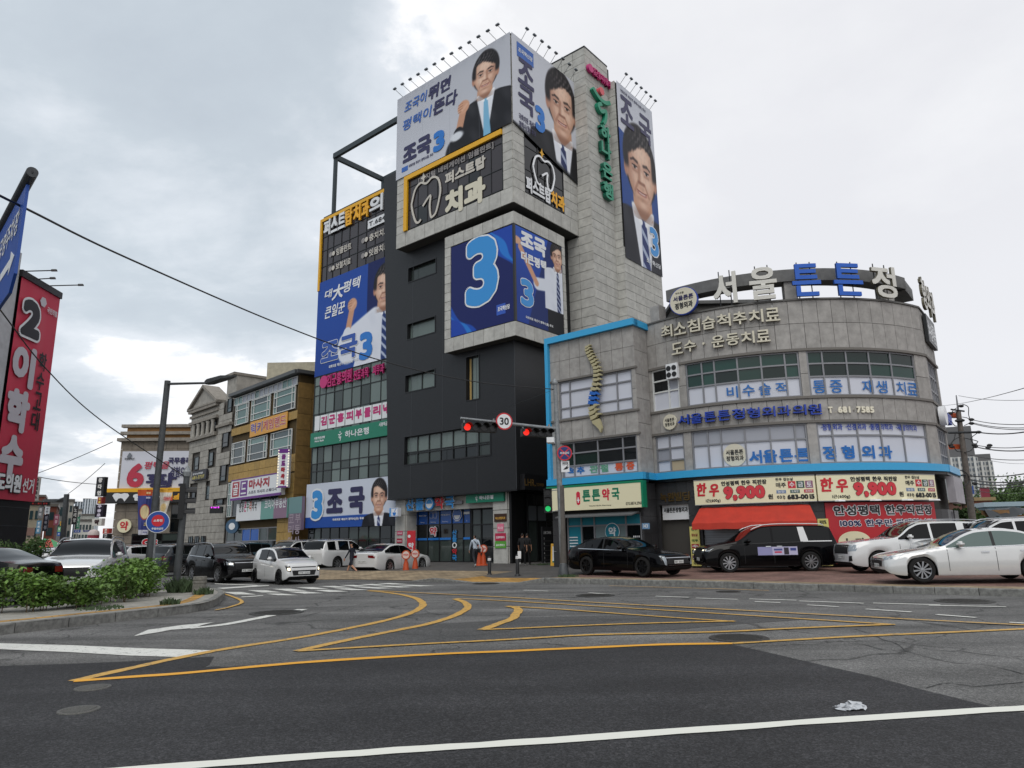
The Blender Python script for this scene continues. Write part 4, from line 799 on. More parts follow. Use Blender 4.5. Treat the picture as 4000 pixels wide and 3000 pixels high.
text(bn2, B1, '국회의원 재선거\n평택시(을) 후보', (a0, hB-1.25, a1+.1, hB-.2), DKB, ob_, .012)
# 3 tall banner on the lift slab
o3 = .1; cn3 = [(9.0, 20.6), (14.25, 20.6), (14.25, 34.45), (9.0, 34.45)]; ma3, mh3, ms3 = hm(B4, 1, 1985, 760, 1440, o3); hs_ = B4.q(1, 1815, 770, o3)[1]
ma3 += .15
def ink3(x, y, a, h):
    c = np.tile(hx('cbced7'), (len(x), 1)); bl = ss(-(h-hs_+ (a-9)*.25), -.02, .02); over(c, bl, hx('24498f')); over(c, bl*ss(-h, -26, -20)*.7, hx('14275e')); man(c, (a-ma3)/(ms3*.86), (h-mh3+.35)/(ms3*.94), .02, '191a24', '26356b', 'aab6cf', wide=2.4, part=-1); return c
bn3 = banner('campaign_banner', B4, cn3, ink3, 120, 280, o3, sag=.015); tag(bn3, 'tall narrow blue and white portrait banner on the lift slab', 'banner')
hh3 = B4.q(1, 1840, 520, o3)[1]; text(bn3, B4, '조', (9.35, hh3-2.35, 11.2, hh3), DKB, .125, .08); text(bn3, B4, '국', (12.0, hh3-2.5, 13.9, hh3-.2), DKB, .125, .08); text(bn3, B4, SMALL, (9.5, hh3+.15, 13.2, hh3+.45), DKB, .125, .008)
h3 = B4.q(0, 1402, 490, o3)[1]; text(bn3, B4, '3', (12.6, h3-2.2, 13.85, h3+.1), BLUL, .125, .10, out=WPRT, outw=.10); text(bn3, B4, PARTY, (11.9, h3-3.0, 14.0, h3-2.6), WPRT, .125, .012)
# 4 navy banner with the big numeral
r4 = rc(A2, 2, 1132, 1240, 1635, 330); L4 = (r4[0], 14.25, .62, 20.35)
def ink4(x, y, a, h):
    c = np.tile(hx('1b2560'), (len(x), 1))
    for k, (cc, s) in enumerate((('1f4fb0', 0), ('2b79cf', .10), ('2147a8', .19))):
        over(c, ss(x+y-1.52-.05*np.sin(y*14+k)-s*.8, 0, .012)*(y < 1), hx(cc)); over(c, ss(.34-x*.9-y-.05*np.sin(x*12+k*1.3)-s*.6, 0, .012), hx(cc))
    return c
bn4 = banner('campaign_banner', A2, [(L4[0], L4[1]), (L4[2], L4[1]), (L4[2], L4[3]), (L4[0], L4[3])], ink4, 130, 130, .02, sag=.0); tag(bn4, 'navy banner with a huge pale blue numeral three in the corner box', 'banner')
rr = rc(A2, 2, 1242, 1052, 1508, 520); text(bn4, A2, '3', (rr[0]+.1, rr[1]+.2, rr[2]-.1, rr[1]+4.75), BLUL, .03, .26, out=WPRT, outw=.11, res=5)
rr = rc(A2, 2, 1490, 1085, 1595, 1010); bar('party_mark', A2, rr[0], rr[2]-.35, rr[1]+.1, rr[1]+.75, .022, .028, paint('2a56b8'), bn4); text(bn4, A2, PARTY, (rr[0]+.1, rr[1]+.3, rr[2], rr[1]+.62), WPRT, .035, .015)
# 5 blue banner with the man in a white shirt
B2r = (-.62, 14.25, 4.15, 20.35); ma5, mh5, ms5 = hm(B2, 2, 1958, 510, 715, .02); ms5 *= 1.0
def ink5(x, y, a, h):
    c = np.tile(hx('1c3f95'), (len(x), 1)); over(c, ss(y, .3, 1)*.7, hx('2a5cc0')); over(c, ss(x*1.1-y*.5-.25, 0, .02)*.8, hx('16265c')); X, Y = (a-ma5)/ms5, (h-mh5)/ms5
    man(c, X, Y, .08, 'dfe4ee', '222c5a', 'a9b4cc', 'dfe4ee', wide=1.5, part=-1, low=-4.1)
    over(c, (np.abs(X) < 1.25)*(Y < -4.1), hx('15161c')); over(c, seg(X, Y, -1.0, -2.4, -2.3, -2.6, .45, .15), hx('dde2ec')); over(c, seg(X, Y, -2.4, -2.6, -4.1, -.5, .22, .2), hx('cf9d80')); over(c, ell(X, Y, -4.5, -.1, .55, .28, .2), hx('d8a88b')); return c
bn5 = banner('campaign_banner', B2, [(B2r[0], B2r[1]), (B2r[2], B2r[1]), (B2r[2], B2r[3]), (B2r[0], B2r[3])], ink5, 110, 130, .02, sag=.0); tag(bn5, 'blue banner of a man in white shirt with open palm, corner box', 'banner')
h5 = B2.q(2, 1675, 400, .02)[1]; k5 = B2.q(2, 1875, 500, .02)[0]; k50 = B2.q(2, 1675, 500, .02)[0]
text(bn5, B2, '조국', rl(B2, 2, 1675, 530, 392, 1875, .02), WPRT, .03, .08); text(bn5, B2, '더큰평택', rl(B2, 2, 1680, 640, 558, 1875, .02), WPRT, .03, .035)
r5 = rl(B2, 2, 1678, 985, 770, 1778, .02); text(bn5, B2, '3', r5, BLUL, .03, .1, out=WPRT, outw=.05, res=4); text(bn5, B2, SMALL, (k50+.35, 14.55, k5+.5, 14.75), WPRT, .03, .006)
# concrete frames round the lower box
for F_, a0, a1, g0, g1 in ((A2, -5.19, .75, L4[0], L4[2]), (B2, -.75, 4.5, B2r[0], B2r[2])):
    clad(TW, F_, a0, a1, 13.3, 14.2, 0, .9, .9, CONC); clad(TW, F_, a0, a1, 20.4, 21.2, 0, .9, .8, CONC)
    if F_ is A2: clad(TW, F_, a0, g0-.03, 14.2, 20.4, 0, .5, .62, CONC)
    else: clad(TW, F_, g1+.03, a1, 14.2, 20.4, 0, .5, .62, CONC)
bar('corner_strip', A2, .63, .76, 14.2, 20.4, -.1, .06, BLKF, TW)
# 6 blue banner on the wing, cut by the charcoal wall
o6 = .1; cn6 = [(WL, hb0), (-11.6, hb0), (-11.6, hb1+.1), (WL, hb1+.1)]; ma6, mh6, ms6 = hm(Wg, 2, 612, 672, 1010, o6); f6 = Wg.q(2, 355, 985, o6); e6 = Wg.q(2, 300, 1290, o6); s6 = Wg.q(2, 475, 800, o6)[0]
def ink6(x, y, a, h):
    c = np.tile(hx('1f4aa0'), (len(x), 1)); over(c, ss(-y, -.6, 0)*.5, hx('173a86')); over(c, ss(a-s6, 0, .03)*(h > mh6-ms6*1.2), hx('14225a')); X, Y = (a-ma6)/ms6, (h-mh6)/ms6
    over(c, seg(X, Y, (e6[0]-ma6)/ms6+.2, (e6[1]-mh6)/ms6-.2, -.6, -1.6, .8, .08), hx('dfe3ed')); man(c, X, Y, -.05, 'dfe3ed', '23386f', 'b4c0d6', 'dfe3ed', wide=2.6)
    fist(c, X, Y, (f6[0]-ma6)/ms6, (f6[1]-mh6)/ms6, .36, (e6[0]-ma6)/ms6, (e6[1]-mh6)/ms6, 'dfe3ed', .75); return c
bn6 = banner('campaign_banner', Wg, cn6, ink6, 170, 170, o6, sag=.015); tag(bn6, 'blue banner of a white shirted man raising his fist on the glazed wing', 'banner')
T6 = lambda *q: rl(Wg, 2, *q, o6)
text(bn6, Wg, '대', T6(140, 945, 880, 195), WPRT, .125, .03, slant=.2); text(bn6, Wg, '大', T6(200, 955, 845, 285), WPRT, .125, .05, slant=.2); text(bn6, Wg, '평택', T6(282, 900, 810, 415), WPRT, .125, .03, slant=.2); text(bn6, Wg, '큰일꾼', T6(140, 1102, 1008, 295), WPRT, .125, .03, slant=.2)
text(bn6, Wg, '조국', T6(108, 1470, 1292, 392), paint('2550a6'), .125, .10, out=WPRT, outw=.05); text(bn6, Wg, '3', T6(408, 1432, 1215, 512), BLU, .125, .15); text(bn6, Wg, SMALL, T6(170, 1492, 1464, 400), WPRT, .125, .012)
# dental lettering at the top of the wing
WD = thing('dental_wing_sign', 'white and yellow raised dental letters on the smoked top of the wing', 'sign', Wg.pt(-17, hb1, .1))
rW = Wg.q(2, 135, 465, .1); e = Wg.q(2, 300, 380, .1)[0]; letters(WD, Wg, '퍼스트', (rW[0], rW[1]+.1, e, rW[1]+1.5), WPRT, .09, .12, .05); e2 = Wg.q(2, 490, 330, .1)[0]; letters(WD, Wg, '탑치과', (e+.06, rW[1]+.1, e2, rW[1]+1.5), ORNG, .09, .12, .05); letters(WD, Wg, '의원', (e2+.06, rW[1]+.1, -11.75, rW[1]+1.5), WPRT, .09, .12, .05)
q0 = Wg.q(2, 478, 395, .1); bar('phone_plate', Wg, q0[0], -11.7, q0[1], q0[1]+.7, .08, .14, WPRT, WD); text(WD, Wg, 'T.684-2828', (q0[0]+.15, q0[1]+.15, -11.3, q0[1]+.55), BLACK, .15, .02)
for s, x0, x1, y in (('임플란트', 225, 345, 600), ('보철치료', 222, 340, 715), ('충치치료', 485, 640, 490), ('잇몸치료', 483, 640, 610)): r = rc(Wg, 2, x0, y, x1, y-60, .1); text(WD, Wg, s, (r[0], r[1], min(r[2], -11.7), r[1]+.6), PALE, .09, .02); disc(WD, Wg, r[0]-.75, r[1]+.3, .22, PALG, .085, .006, 'emblem', 12); disc(WD, Wg, r[0]-.35, r[1]+.3, .2, PALE, .085, .006, 'emblem', 12)
# 7 wide white banner low on the wing
o7 = .32; cn7 = [(WL-.05, hw0), (-10.75, hw0-.05), (-10.75, hw1-.02), (WL-.05, hw1)]; ma7, mh7, ms7 = hm(Wg, 3, 668, 1052, 1315, o7)
sb = Wg.q(24, 575, 950, o7)[1]
def ink7(x, y, a, h):
    c = np.tile(hx('ccd3e0'), (len(x), 1)); over(c, ss(-(h-sb), -.01, .01), hx('2350a4')); man(c, (a-ma7)/ms7, (h-mh7)/ms7, -.02, '1a1b22', '27346a', 'b0bad0', wide=2.0); return c
bn7 = banner('campaign_banner', Wg, cn7, ink7, 190, 90, o7, sag=.015); tag(bn7, 'wide white and blue banner with portrait low on the glazed wing', 'banner')
T7 = lambda *q: rl(Wg, 24, *q, o7)
u = Wg.q(24, 640, 1065, o7)[1]; v7 = Wg.q(24, 800, 330, o7)[1]; text(bn7, Wg, '3', (Wg.q(24, 640, 700, o7)[0]+.12, u+.25, Wg.q(24, 920, 700, o7)[0]-.12, v7-.1), BLUL, .362, .16, out=WPRT, outw=.14, res=4)
text(bn7, Wg, '3', (Wg.q(24, 640, 700, o7)[0]+.12, u+.25, Wg.q(24, 920, 700, o7)[0]-.12, v7-.1), NAVY, .348, .34, res=4)
text(bn7, Wg, '조', T7(970, 866, 345, 1320), NAVY, .352, .12); text(bn7, Wg, '국', T7(1440, 880, 300, 1790), NAVY, .352, .12); text(bn7, Wg, SMALL, T7(1100, 1032, 968, 1785), WPRT, .352, .02)
# pink clinic letters, white clinic strip
PC = thing('clinic_channel_sign', 'magenta raised clinic letters above the glass of the wing', 'sign', Wg.pt(-17, hb0-1, .1))
r = rc(Wg, 3, 265, 330, 460, 240, .1); letters(PC, Wg, '김군홍의원', (r[0], r[1], r[2], r[1]+1.0), PINK, .1, .14, .02); r = rc(Wg, 3, 475, 275, 712, 215, .1); letters(PC, Wg, '진료과목 피부과', (r[0], r[1], min(r[2], -11.7), r[1]+.75), PINK, .1, .14, .012)
r = rc(Wg, 3, 220, 340, 258, 290, .1); disc(PC, Wg, (r[0]+r[2])/2, r[1]+.5, .5, PINK, .1, .14, 'emblem')
CSN = thing('clinic_window_lettering', 'magenta letters on white panels along the wing glass', 'sign', Wg.pt(-17, hg1, .1)); hs0 = Wg.q(3, 155, 672, .08)[1]; hs1 = Wg.q(3, 155, 560, .08)[1]
pa = [Wg.q(3, x, 600, .08)[0] for x in (158, 200, 262, 328, 396, 468, 537, 606, 684, 740)]
for i in range(9):
    piece('film_panel', Wg, pa[i]+.05, min(pa[i+1]-.03, -11.35), hs0, hs1, .068, .08, WPRT, CSN)
    if i: text(CSN, Wg, ' 김군홍피부클리닉'[i], (pa[i]+.15, hs0+.3, min(pa[i+1]-.12, -11.4), hs1-.12), PINK, .09, .045)
# vertical bank sign and rooftop letters on the stair slab
VB = thing('vertical_bank_sign', 'green raised vertical bank letters with red dot on the stair slab', 'sign', B3.pt(7.3, 24, .1)); VG = mat('sign_green', '1f8f6e', .4)
a0 = 6.6; 
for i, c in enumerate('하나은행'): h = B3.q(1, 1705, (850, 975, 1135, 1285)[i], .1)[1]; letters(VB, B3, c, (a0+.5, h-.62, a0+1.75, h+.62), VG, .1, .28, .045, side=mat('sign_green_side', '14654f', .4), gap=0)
c = a0+.9; hc = B3.q(1, 1690, 598, .1)[1]; ribbon(VB, B3, cv([(c-1.1, hc+.45), (c-.4, hc+.06), (c+.4, hc+.02), (c+1.1, hc+.35)], 4), .3, VG, .22, .28); ribbon(VB, B3, cv([(c-.05, hc-.3), (c-.5, hc-.6), (c-.15, hc-.95), (c+.45, hc-.65), (c+.4, hc-1.3), (c+.1, hc-1.8)], 4), .28, VG, .22, .28); disc(VB, B3, c, hc+.74, .3, mat('sign_coral', 'd8565f', .4), .1, .28)
RC_ = thing('clinic_roof_sign', 'magenta clinic letters across the top of the stair slab', 'sign', B3.pt(7.5, 32, .1)); hq = B3.q(1, 1610, 340, .1)[1]; letters(RC_, B3, '김군홍피부클리닉', (6.6, hq-.35, 9.2, hq+.25), PINK, .1, .2, .015); disc(RC_, B3, 6.3, hq-.05, .32, PINK, .1, .2, 'emblem')
# floodlights on arms along the roof edges
LAMP = mat('lamp_grey', '6f7478', .5, .4)
def flood(f, a, h, lean, label, group):
    t = thing('floodlight', label, 'floodlight', f.pt(a, h, 0), group); e = f.pt(a-.2, h+.38, .75); MB().tube([f.pt(a, h-.05, 0), e], .018, 6).obj('arm', LAMP, t)
    d, n = f.frame(a); c = Vector(e); mb = MB()
    P = [(-.14, -.08, .0), (.14, -.08, .0), (.14, .08, .0), (-.14, .08, .0), (-.12, -.06, .1), (.12, -.06, .1), (.12, .06, .1), (-.12, .06, .1)]
    mb.add([tuple(c+d*x+n*y+Vector((0, 0, z))) for x, y, z in P], [(0, 3, 2, 1), (4, 5, 6, 7), (0, 1, 5, 4), (1, 2, 6, 5), (2, 3, 7, 6), (3, 0, 4, 7)]); mb.obj('lamp_head', LAMP, t)
for i in range(13): flood(A1, -9.3+i*.83, 33.42, 0, 'small floodlight on an arm above the raised fist banner', 'floodlights above the fist banner')
for i in range(8): flood(B1, .1+i*.78, 33.42, 0, 'small floodlight on an arm above the smiling head banner', 'floodlights above the head banner')
for i in range(7): flood(B4, 9.6+i*.72, 34.45, 0, 'small floodlight on an arm above the tall portrait banner', 'floodlights above the tall banner')
# ================================================================== the round hospital building
GRAN = mat('grey_granite', 'a19e9a', .8, var=.06, namt=.18, nscale=3, bump=.15, bscale=90); GRANB = mat('granite_backing', '45433f', .9); BGRN = mat('black_granite', '38383a', .45, var=.12, namt=.25, nscale=20)
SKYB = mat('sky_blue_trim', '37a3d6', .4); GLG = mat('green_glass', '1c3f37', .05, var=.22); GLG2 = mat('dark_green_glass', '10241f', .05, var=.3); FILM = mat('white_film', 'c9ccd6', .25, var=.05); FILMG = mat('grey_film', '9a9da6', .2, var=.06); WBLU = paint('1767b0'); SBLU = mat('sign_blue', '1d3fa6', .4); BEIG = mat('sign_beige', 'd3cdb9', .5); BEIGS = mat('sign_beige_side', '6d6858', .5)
CX, CY_, CRR = 13.99, 39.40, 9.21
_c1 = AD(9, 2550, 2000, 34.0); CT0 = math.atan2(_c1.y-CY_, _c1.x-CX); C = Cyl(CX, CY_, CRR, CT0)
_r1 = AD(9, 2490, 2000, 33.0); LB = Fac(_r1.x, _r1.y, -40); LBR = .30; LBL = -4.92
HB = thing('hospital_building', 'round fronted grey granite hospital building with blue trim', 'building', (CX, 33, .3))
CE = 14.0; PAR = 11.85
RTf = Fac(*C.pt(CE, 0)[:2], 51.5); RTL = RTf.q(7, 1655, 330)[0]
# backing volumes
mb = MB(); A_ = [CE*i/28 for i in range(29)]; ring = [C.pt(a, 0, -.35)[:2] for a in A_]; e1 = RTf.pt(RTL, 0, -.35); far = [(e1[0], e1[1]), (CX-1, CY_+12), (CX-8, CY_+7)]; pol = ring+far
mb.add([(x, y, z) for z in (.2, PAR-.4) for x, y in pol], [tuple(range(len(pol), 2*len(pol)))]+[(i, (i+1) % len(pol), len(pol)+(i+1) % len(pol), len(pol)+i) for i in range(len(pol))]); mb.obj('building_core', GRANB, HB)
RET = LB.sub(LBR, 0, 90); 
mb = MB(); q = [LB.pt(LBL+.02, 0, -.3), LB.pt(LBR-.3, 0, -.3), LB.pt(LBR-.3, 0, -7), LB.pt(LBL+.02, 0, -7)]; mb.add([(x[0], x[1], z) for z in (.2, 11.2) for x in q], [(0, 1, 5, 4), (1, 2, 6, 5), (2, 3, 7, 6), (3, 0, 4, 7), (4, 5, 6, 7)]); mb.obj('building_core', GRANB, HB)
# levels, measured on the curve
hBb = 4.22; hBt = C.q(4, 1500, 1365)[1]; h2s = hBt+.02; h2t = C.q(4, 1230, 1075)[1]; h3s = C.q(4, 1200, 880)[1]; h3t = C.q(4, 1170, 545)[1]
def Cr(n, xl, yb, xr, yt): return rc(C, n, xl, yb, xr, yt)
x1 = C.q(4, 895, 700)[0]; w3 = [(C.q(4, 900, 750)[0], C.q(4, 1112, 750)[0]), (C.q(4, 1170, 750)[0], C.q(4, 2065, 620)[0]), (C.q(5, 515, 1000)[0], C.q(5, 1362, 1000)[0])]
w2 = [(C.q(4, 930, 1250)[0], C.q(4, 1155, 1250)[0]), (C.q(4, 1215, 1250)[0], C.q(4, 2130, 1200)[0]), (C.q(7, 600, 100)[0], C.q(7, 1465, 100)[0])]
holes = [(a0, h3s, a1, h3t) for a0, a1 in w3]+[(a0, h2s, a1, h2t) for a0, a1 in w2]
# cladding of separate stones
for f, a0, a1, hl in ((C, .15, CE, holes), (RTf, .05, RTL, [(.5, h3s, RTL-.4, h3t), (.5, h2s, RTL-.4, h2t)])):
    clad(HB, f, a0, a1, h3t+.12, PAR, -.06, .62, 1.1, GRAN, .06, .02, 'stone_panel', rows=[h3t+.12, (h3t+PAR)/2+.1, PAR])
    clad(HB, f, a0, a1, h2t+.1, h3s-.1, -.06, .62, 1.2, GRAN, .06, .02, 'stone_panel')
    for hh0, hh1 in ((h2s, h2t), (h3s, h3t)):
        hs_ = sorted([h for h in hl if abs(h[1]-hh0) < .05]); e = [a0]+[v for h in hs_ for v in (h[0], h[2])]+[a1]
        for i in range(0, len(e), 2):
            if e[i+1]-e[i] > .12: clad(HB, f, e[i], e[i+1], hh0, hh1, -.06, .9, 1.3, GRAN, .06, .02, 'stone_panel')
    for hh in (h3t, h3s-.1, h2t): bar('string_course', f, a0, a1, hh, hh+.11, -.1, .07, mat('string_course', '6f6b66', .7), HB)
    bar('parapet_cap', f, a0, a1, PAR, PAR+.08, -.4, .06, mat('parapet_cap', '5c5a57', .6), HB)
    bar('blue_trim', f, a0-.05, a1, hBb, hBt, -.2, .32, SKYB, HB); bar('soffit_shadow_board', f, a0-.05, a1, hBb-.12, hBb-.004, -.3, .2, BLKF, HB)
# windows on the curve
def fr(f, n, xs, y, a0, a1): return [(f.q(n, x, y)[0]-a0)/(a1-a0) for x in xs]
a0, a1 = w3[0]; hm_ = C.q(4, 950, 770)[1]; wq = window(HB, C, (a0, h3s, a1, h3t), [.62], [(hm_-h3s)/(h3t-h3s), .72], -.12, WHF, GLD, .07, .08, cell={(0, 0): FILM, (1, 0): FILM, (1, 1): FILMG, (1, 2): FILMG})
vf = thing('ventilation_unit', 'white square ventilator with four round black fans beside the small window', 'ventilator', C.pt(a1-.25, h3t-.9, .02)); bar('housing', C, a1-.50, a1+.08, h3t-.62, h3t+.10, .02, .22, WPRT, vf)
for dx in (-.36, -.08):
    for dy in (-.43, -.12): disc(vf, C, a1+dx, h3t+dy, .12, BLACK, .22, .02, 'fan')
a0, a1 = w3[1]; rw = fr(C, 4, (1290, 1390, 1575, 1765, 1955), 650, a0, a1); f3 = (C.q(4, 1400, 705)[1]-h3s)/(h3t-h3s); f3b = .5+f3/2
window(HB, C, (a0, h3s, a1, h3t), rw, [f3, f3b], -.12, GRF, [GLG, GLG2, GLG], .07, .08, cell={(k, 0): FILM for k in range(6)})
a0b, a1b = w3[2]; rw3 = fr(C, 5, (640, 830, 1010, 1180), 1000, a0b, a1b); window(HB, C, (a0b, h3s, a1b, h3t), rw3, [f3, f3b], -.12, GRF, [GLG2, GLG, GLG2], .07, .08, cell={(k, 0): FILM for k in range(5)})
a02, a12 = w2[0]; window(HB, C, (a02, h2s, a12, h2t), 2, [.32, .64], -.12, GRF, FILM, .07, .08, cell={(0, 1): FILMG, (1, 0): mat('stained_film', 'b3a184', .5)})
a02, a12 = w2[1]; r2 = fr(C, 4, (1335, 1440, 1630, 1830, 2030), 1150, a02, a12); window(HB, C, (a02, h2s, a12, h2t), r2, [.62], -.12, GRF, FILM, .07, .08, cell={(k, 1): FILMG for k in range(6)})
a03, a13 = w2[2]; r3 = fr(C, 7, (725, 925, 1110, 1285), 100, a03, a13); window(HB, C, (a03, h2s, a13, h2t), r3, [.68], -.12, GRF, FILM, .07, .08)
for hh0, hh1 in ((h2s, h2t), (h3s, h3t)): window(HB, RTf, (.5, hh0, RTL-.4, hh1), 4, [.3, .65], -.12, GRF, [FILM, FILMG, GLB], .07, .08)
# lettering on the panes
WL1 = thing('window_lettering', 'thin blue treatment lettering along the white band of the upper windows', 'sign', C.pt(7, h3s, 0))
hl = h3s+.12; hh = h3s+(h3t-h3s)*f3-.12
def Lc(parent, n, s, x0, x1, y, h0, h1, m, b, o=-.055): text(parent, C, s, (C.q(n, x0, y)[0], h0, C.q(n, x1, y)[0], h1), m, o, b)
for s, x0, x1 in (('비', 1480, 1570), ('수', 1605, 1705), ('술', 1735, 1835), ('적', 1870, 1970)): Lc(WL1, 4, s, x0, x1, 740, hl+.05, hh-.05, WBLU, .012)
for s, x0, x1 in (('통', 555, 655), ('증', 690, 790), ('재', 945, 1035), ('생', 1055, 1145), ('치', 1215, 1290), ('료', 1300, 1380)): Lc(WL1, 5, s, x0, x1, 1110, hl, hh-.05, WBLU, .012)
WL2 = thing('window_lettering', 'bold blue clinic name on the lower white windows with round beige badge', 'sign', C.pt(8, h2s, 0))
hm2 = h2s+(h2t-h2s)*.62
for i, s in enumerate('서울튼튼'): Lc(WL2, 7, s, (48, 160, 288, 410)[i], (155, 275, 400, 530)[i], 160, h2s+.11*(hm2-h2s), h2s+.64*(hm2-h2s), WBLU, .03)
for i, s in enumerate('정형외과'): Lc(WL2, 7, s, (635, 785, 945, 1080)[i], (745, 890, 1050, 1190)[i], 150, h2s+.16*(hm2-h2s), h2s+.70*(hm2-h2s), WBLU, .028)
ac = C.q(4, 1548, 1285)[0]; disc(WL2, C, ac, (h2s+hm2)/2, .50, BEIG, -.075, .012, 'badge'); text(WL2, C, '서울튼튼\n정형외과', (ac-.38, (h2s+hm2)/2-.26, ac+.38, (h2s+hm2)/2+.24), BLACK, -.055, .008)
for i, s in enumerate(('·정형외과', '·신경외과', '·통증의학과', '·재활의학과')): Lc(WL2, 5, s, (622, 818, 1005, 1217)[i], (795, 985, 1195, 1383)[i], 1470, h2s+(h2t-h2s)*.68+.22, h2s+(h2t-h2s)*.68+.52, SBLU, .008)
# raised letters on the stone
S1 = thing('clinic_name_sign', 'dark blue raised hospital letters with phone number across the middle stone band', 'sign', C.pt(5, h2t, 0))
hn0, hn1 = h2t+.33, h3s-.38
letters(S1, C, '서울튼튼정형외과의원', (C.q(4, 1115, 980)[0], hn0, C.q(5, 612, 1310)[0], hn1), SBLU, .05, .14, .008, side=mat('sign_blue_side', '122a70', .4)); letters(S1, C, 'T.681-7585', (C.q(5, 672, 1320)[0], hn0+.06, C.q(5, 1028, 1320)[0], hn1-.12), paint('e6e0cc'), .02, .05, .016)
ac = C.q(4, 1047, 990)[0]; disc(S1, C, ac, (hn0+hn1)/2, .36, BEIG, .02, .10, 'badge'); text(S1, C, '서울튼튼\n정형외과', (ac-.26, (hn0+hn1)/2-.2, ac+.26, (hn0+hn1)/2+.18), BLACK, .125, .005)
S2 = thing('treatment_sign', 'two rows of beige raised treatment letters on the top stone band', 'sign', C.pt(4, 10, 0)); t0, t1 = C.q(4, 1000, 350)[1], C.q(4, 1000, 250)[1]
letters(S2, C, '최소침습척추치료', (C.q(4, 985, 300)[0], t0, C.q(4, 1900, 170)[0], t1-.02), BEIG, .05, .12, .012, side=BEIGS); t0, t1 = C.q(4, 1080, 480)[1], C.q(4, 1080, 390)[1]; letters(S2, C, '도수·운동치료', (C.q(4, 1065, 430)[0], t0, C.q(4, 1825, 330)[0], t1), BEIG, .05, .12, .012, side=BEIGS)
# roof ring and big roof letters
def Cq(n, x, y, o=0): return C.q(n, x, y, o)
hR0, hR1 = Cq(5, 740, 292, -.5)[1], Cq(5, 740, 200, -.5)[1]; ra0 = Cq(18, 270, 200)[0]; ra1 = Cq(18, 1510, 120)[0]; RINGM = mat('ring_beam', '666665', .6, namt=.2, nscale=3)
RR = thing('roof_ring', 'dark curved beam on posts ringing the hospital roof', 'roof beam', C.pt(8, PAR, -.6)); bar('beam', C, ra0-1.4, CE+.1, hR0, hR1, -1.2, -.45, RINGM, RR); bar('beam', RTf, .1, 2.4, hR0, hR1, -1.2, -.45, RINGM, RR)
for a in (Cq(18, 890, 200)[0], Cq(18, 1500, 190)[0], .4): bar('post', C, a-.3, a+.3, PAR, hR0, -1.1, -.55, GRAN, RR)
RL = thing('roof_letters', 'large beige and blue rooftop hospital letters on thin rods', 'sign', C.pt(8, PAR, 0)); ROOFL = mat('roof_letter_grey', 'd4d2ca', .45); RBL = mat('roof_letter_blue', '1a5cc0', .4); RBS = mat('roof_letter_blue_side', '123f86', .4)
for s, n, x0, x1, yb, yt, mm in (('서', 18, 428, 565, 268, 152, 0), ('울', 18, 640, 800, 275, 105, 0), ('튼', 18, 885, 1050, 248, 78, 1), ('튼', 18, 1125, 1290, 245, 72, 1), ('정', 18, 1342, 1480, 250, 82, 0)):
    b0, hb_ = C.q(n, x0, yb, .15); b1 = C.q(n, x1, yb, .15)[0]; ht = C.q(n, x0, yt, .15)[1]; hbt = PAR+.12; letters(RL, C, s, (b0, hbt, b1, max(hR1+.02, ht)-.05), RBL if mm else ROOFL, .12, .12, .035, side=RBS if mm else BEIGS, gap=0)
    for tt in (.25, .72): a = b0+(b1-b0)*tt; MB().tube([C.pt(a, PAR+.05, .02), C.pt(a, hR1+.12, .02)], .025, 6).obj('rod', BLKF, RL)
for i, s in enumerate('형외과'): letters(RL, RTf, s, (.25+i*1.25, PAR+.12, 1.35+i*1.25, hR1), ROOFL, .12, .12, .035, side=BEIGS, gap=0)
RB = thing('round_badge_sign', 'round beige badge sign standing on the roof edge beside tower slab', 'sign', C.pt(1.2, PAR, 0)); ac, hc = C.q(18, 257, 262, .2); rb_ = .68
disc(RB, C, ac, hc, rb_, SBLU, .2, .16, 'rim', 40); disc(RB, C, ac, hc, rb_-.035, BEIG, .361, .012, 'face', 40); text(RB, C, '서울튼튼', (ac-.48, hc+.02, ac+.5, hc+.28), NAVY, .378, .014); text(RB, C, '정형외과', (ac-.42, hc-.38, ac+.45, hc-.06), BLACK, .378, .014); text(RB, C, '척추,관절', (ac-.35, hc+.36, ac+.05, hc+.46), BLACK, .378, .002)
bar('bracket', C, ac-.1, ac+.1, PAR, hc-.5, .0, .2, GRF, RB); SGB = board('side_face_sign', 'black framed white sign at the top of the hospital side face', RTf, (.6, PAR-1.5, RTL-.3, PAR-.15), .05, .15, BLKF); text(SGB, RTf, '비수술적통증', (.75, PAR-1.35, RTL-.45, PAR-.35), WPRT, .205, .03)
SG2 = thing('side_clinic_sign', 'blue letters and pale disc on the hospital side face', 'sign', RTf.pt(3, hn0, 0)); disc(SG2, RTf, RTL*.35, (hn0+hn1)/2, .45, WPRT, .1, .25, 'disc'); letters(SG2, RTf, '서울튼튼', (RTL*.5, hn0, RTL-.1, hn1), SBLU, .12, .2, .02)
# penthouse behind the roof
mb = MB(); P0 = C.pt(2.2, 0, -2.2); mb.box(P0[0]-1.2, P0[0]+3.4, P0[1], P0[1]+5, PAR-.4, PAR+1.15); mb.obj('penthouse', mat('penthouse_concrete', '6c6a66', .9, namt=.25, nscale=1.2), HB); mb = MB(); mb.box(P0[0]-1.4, P0[0]+3.6, P0[1]-.2, P0[1]+5.2, PAR+1.15, PAR+1.32); mb.obj('penthouse_roof', RINGM, HB)
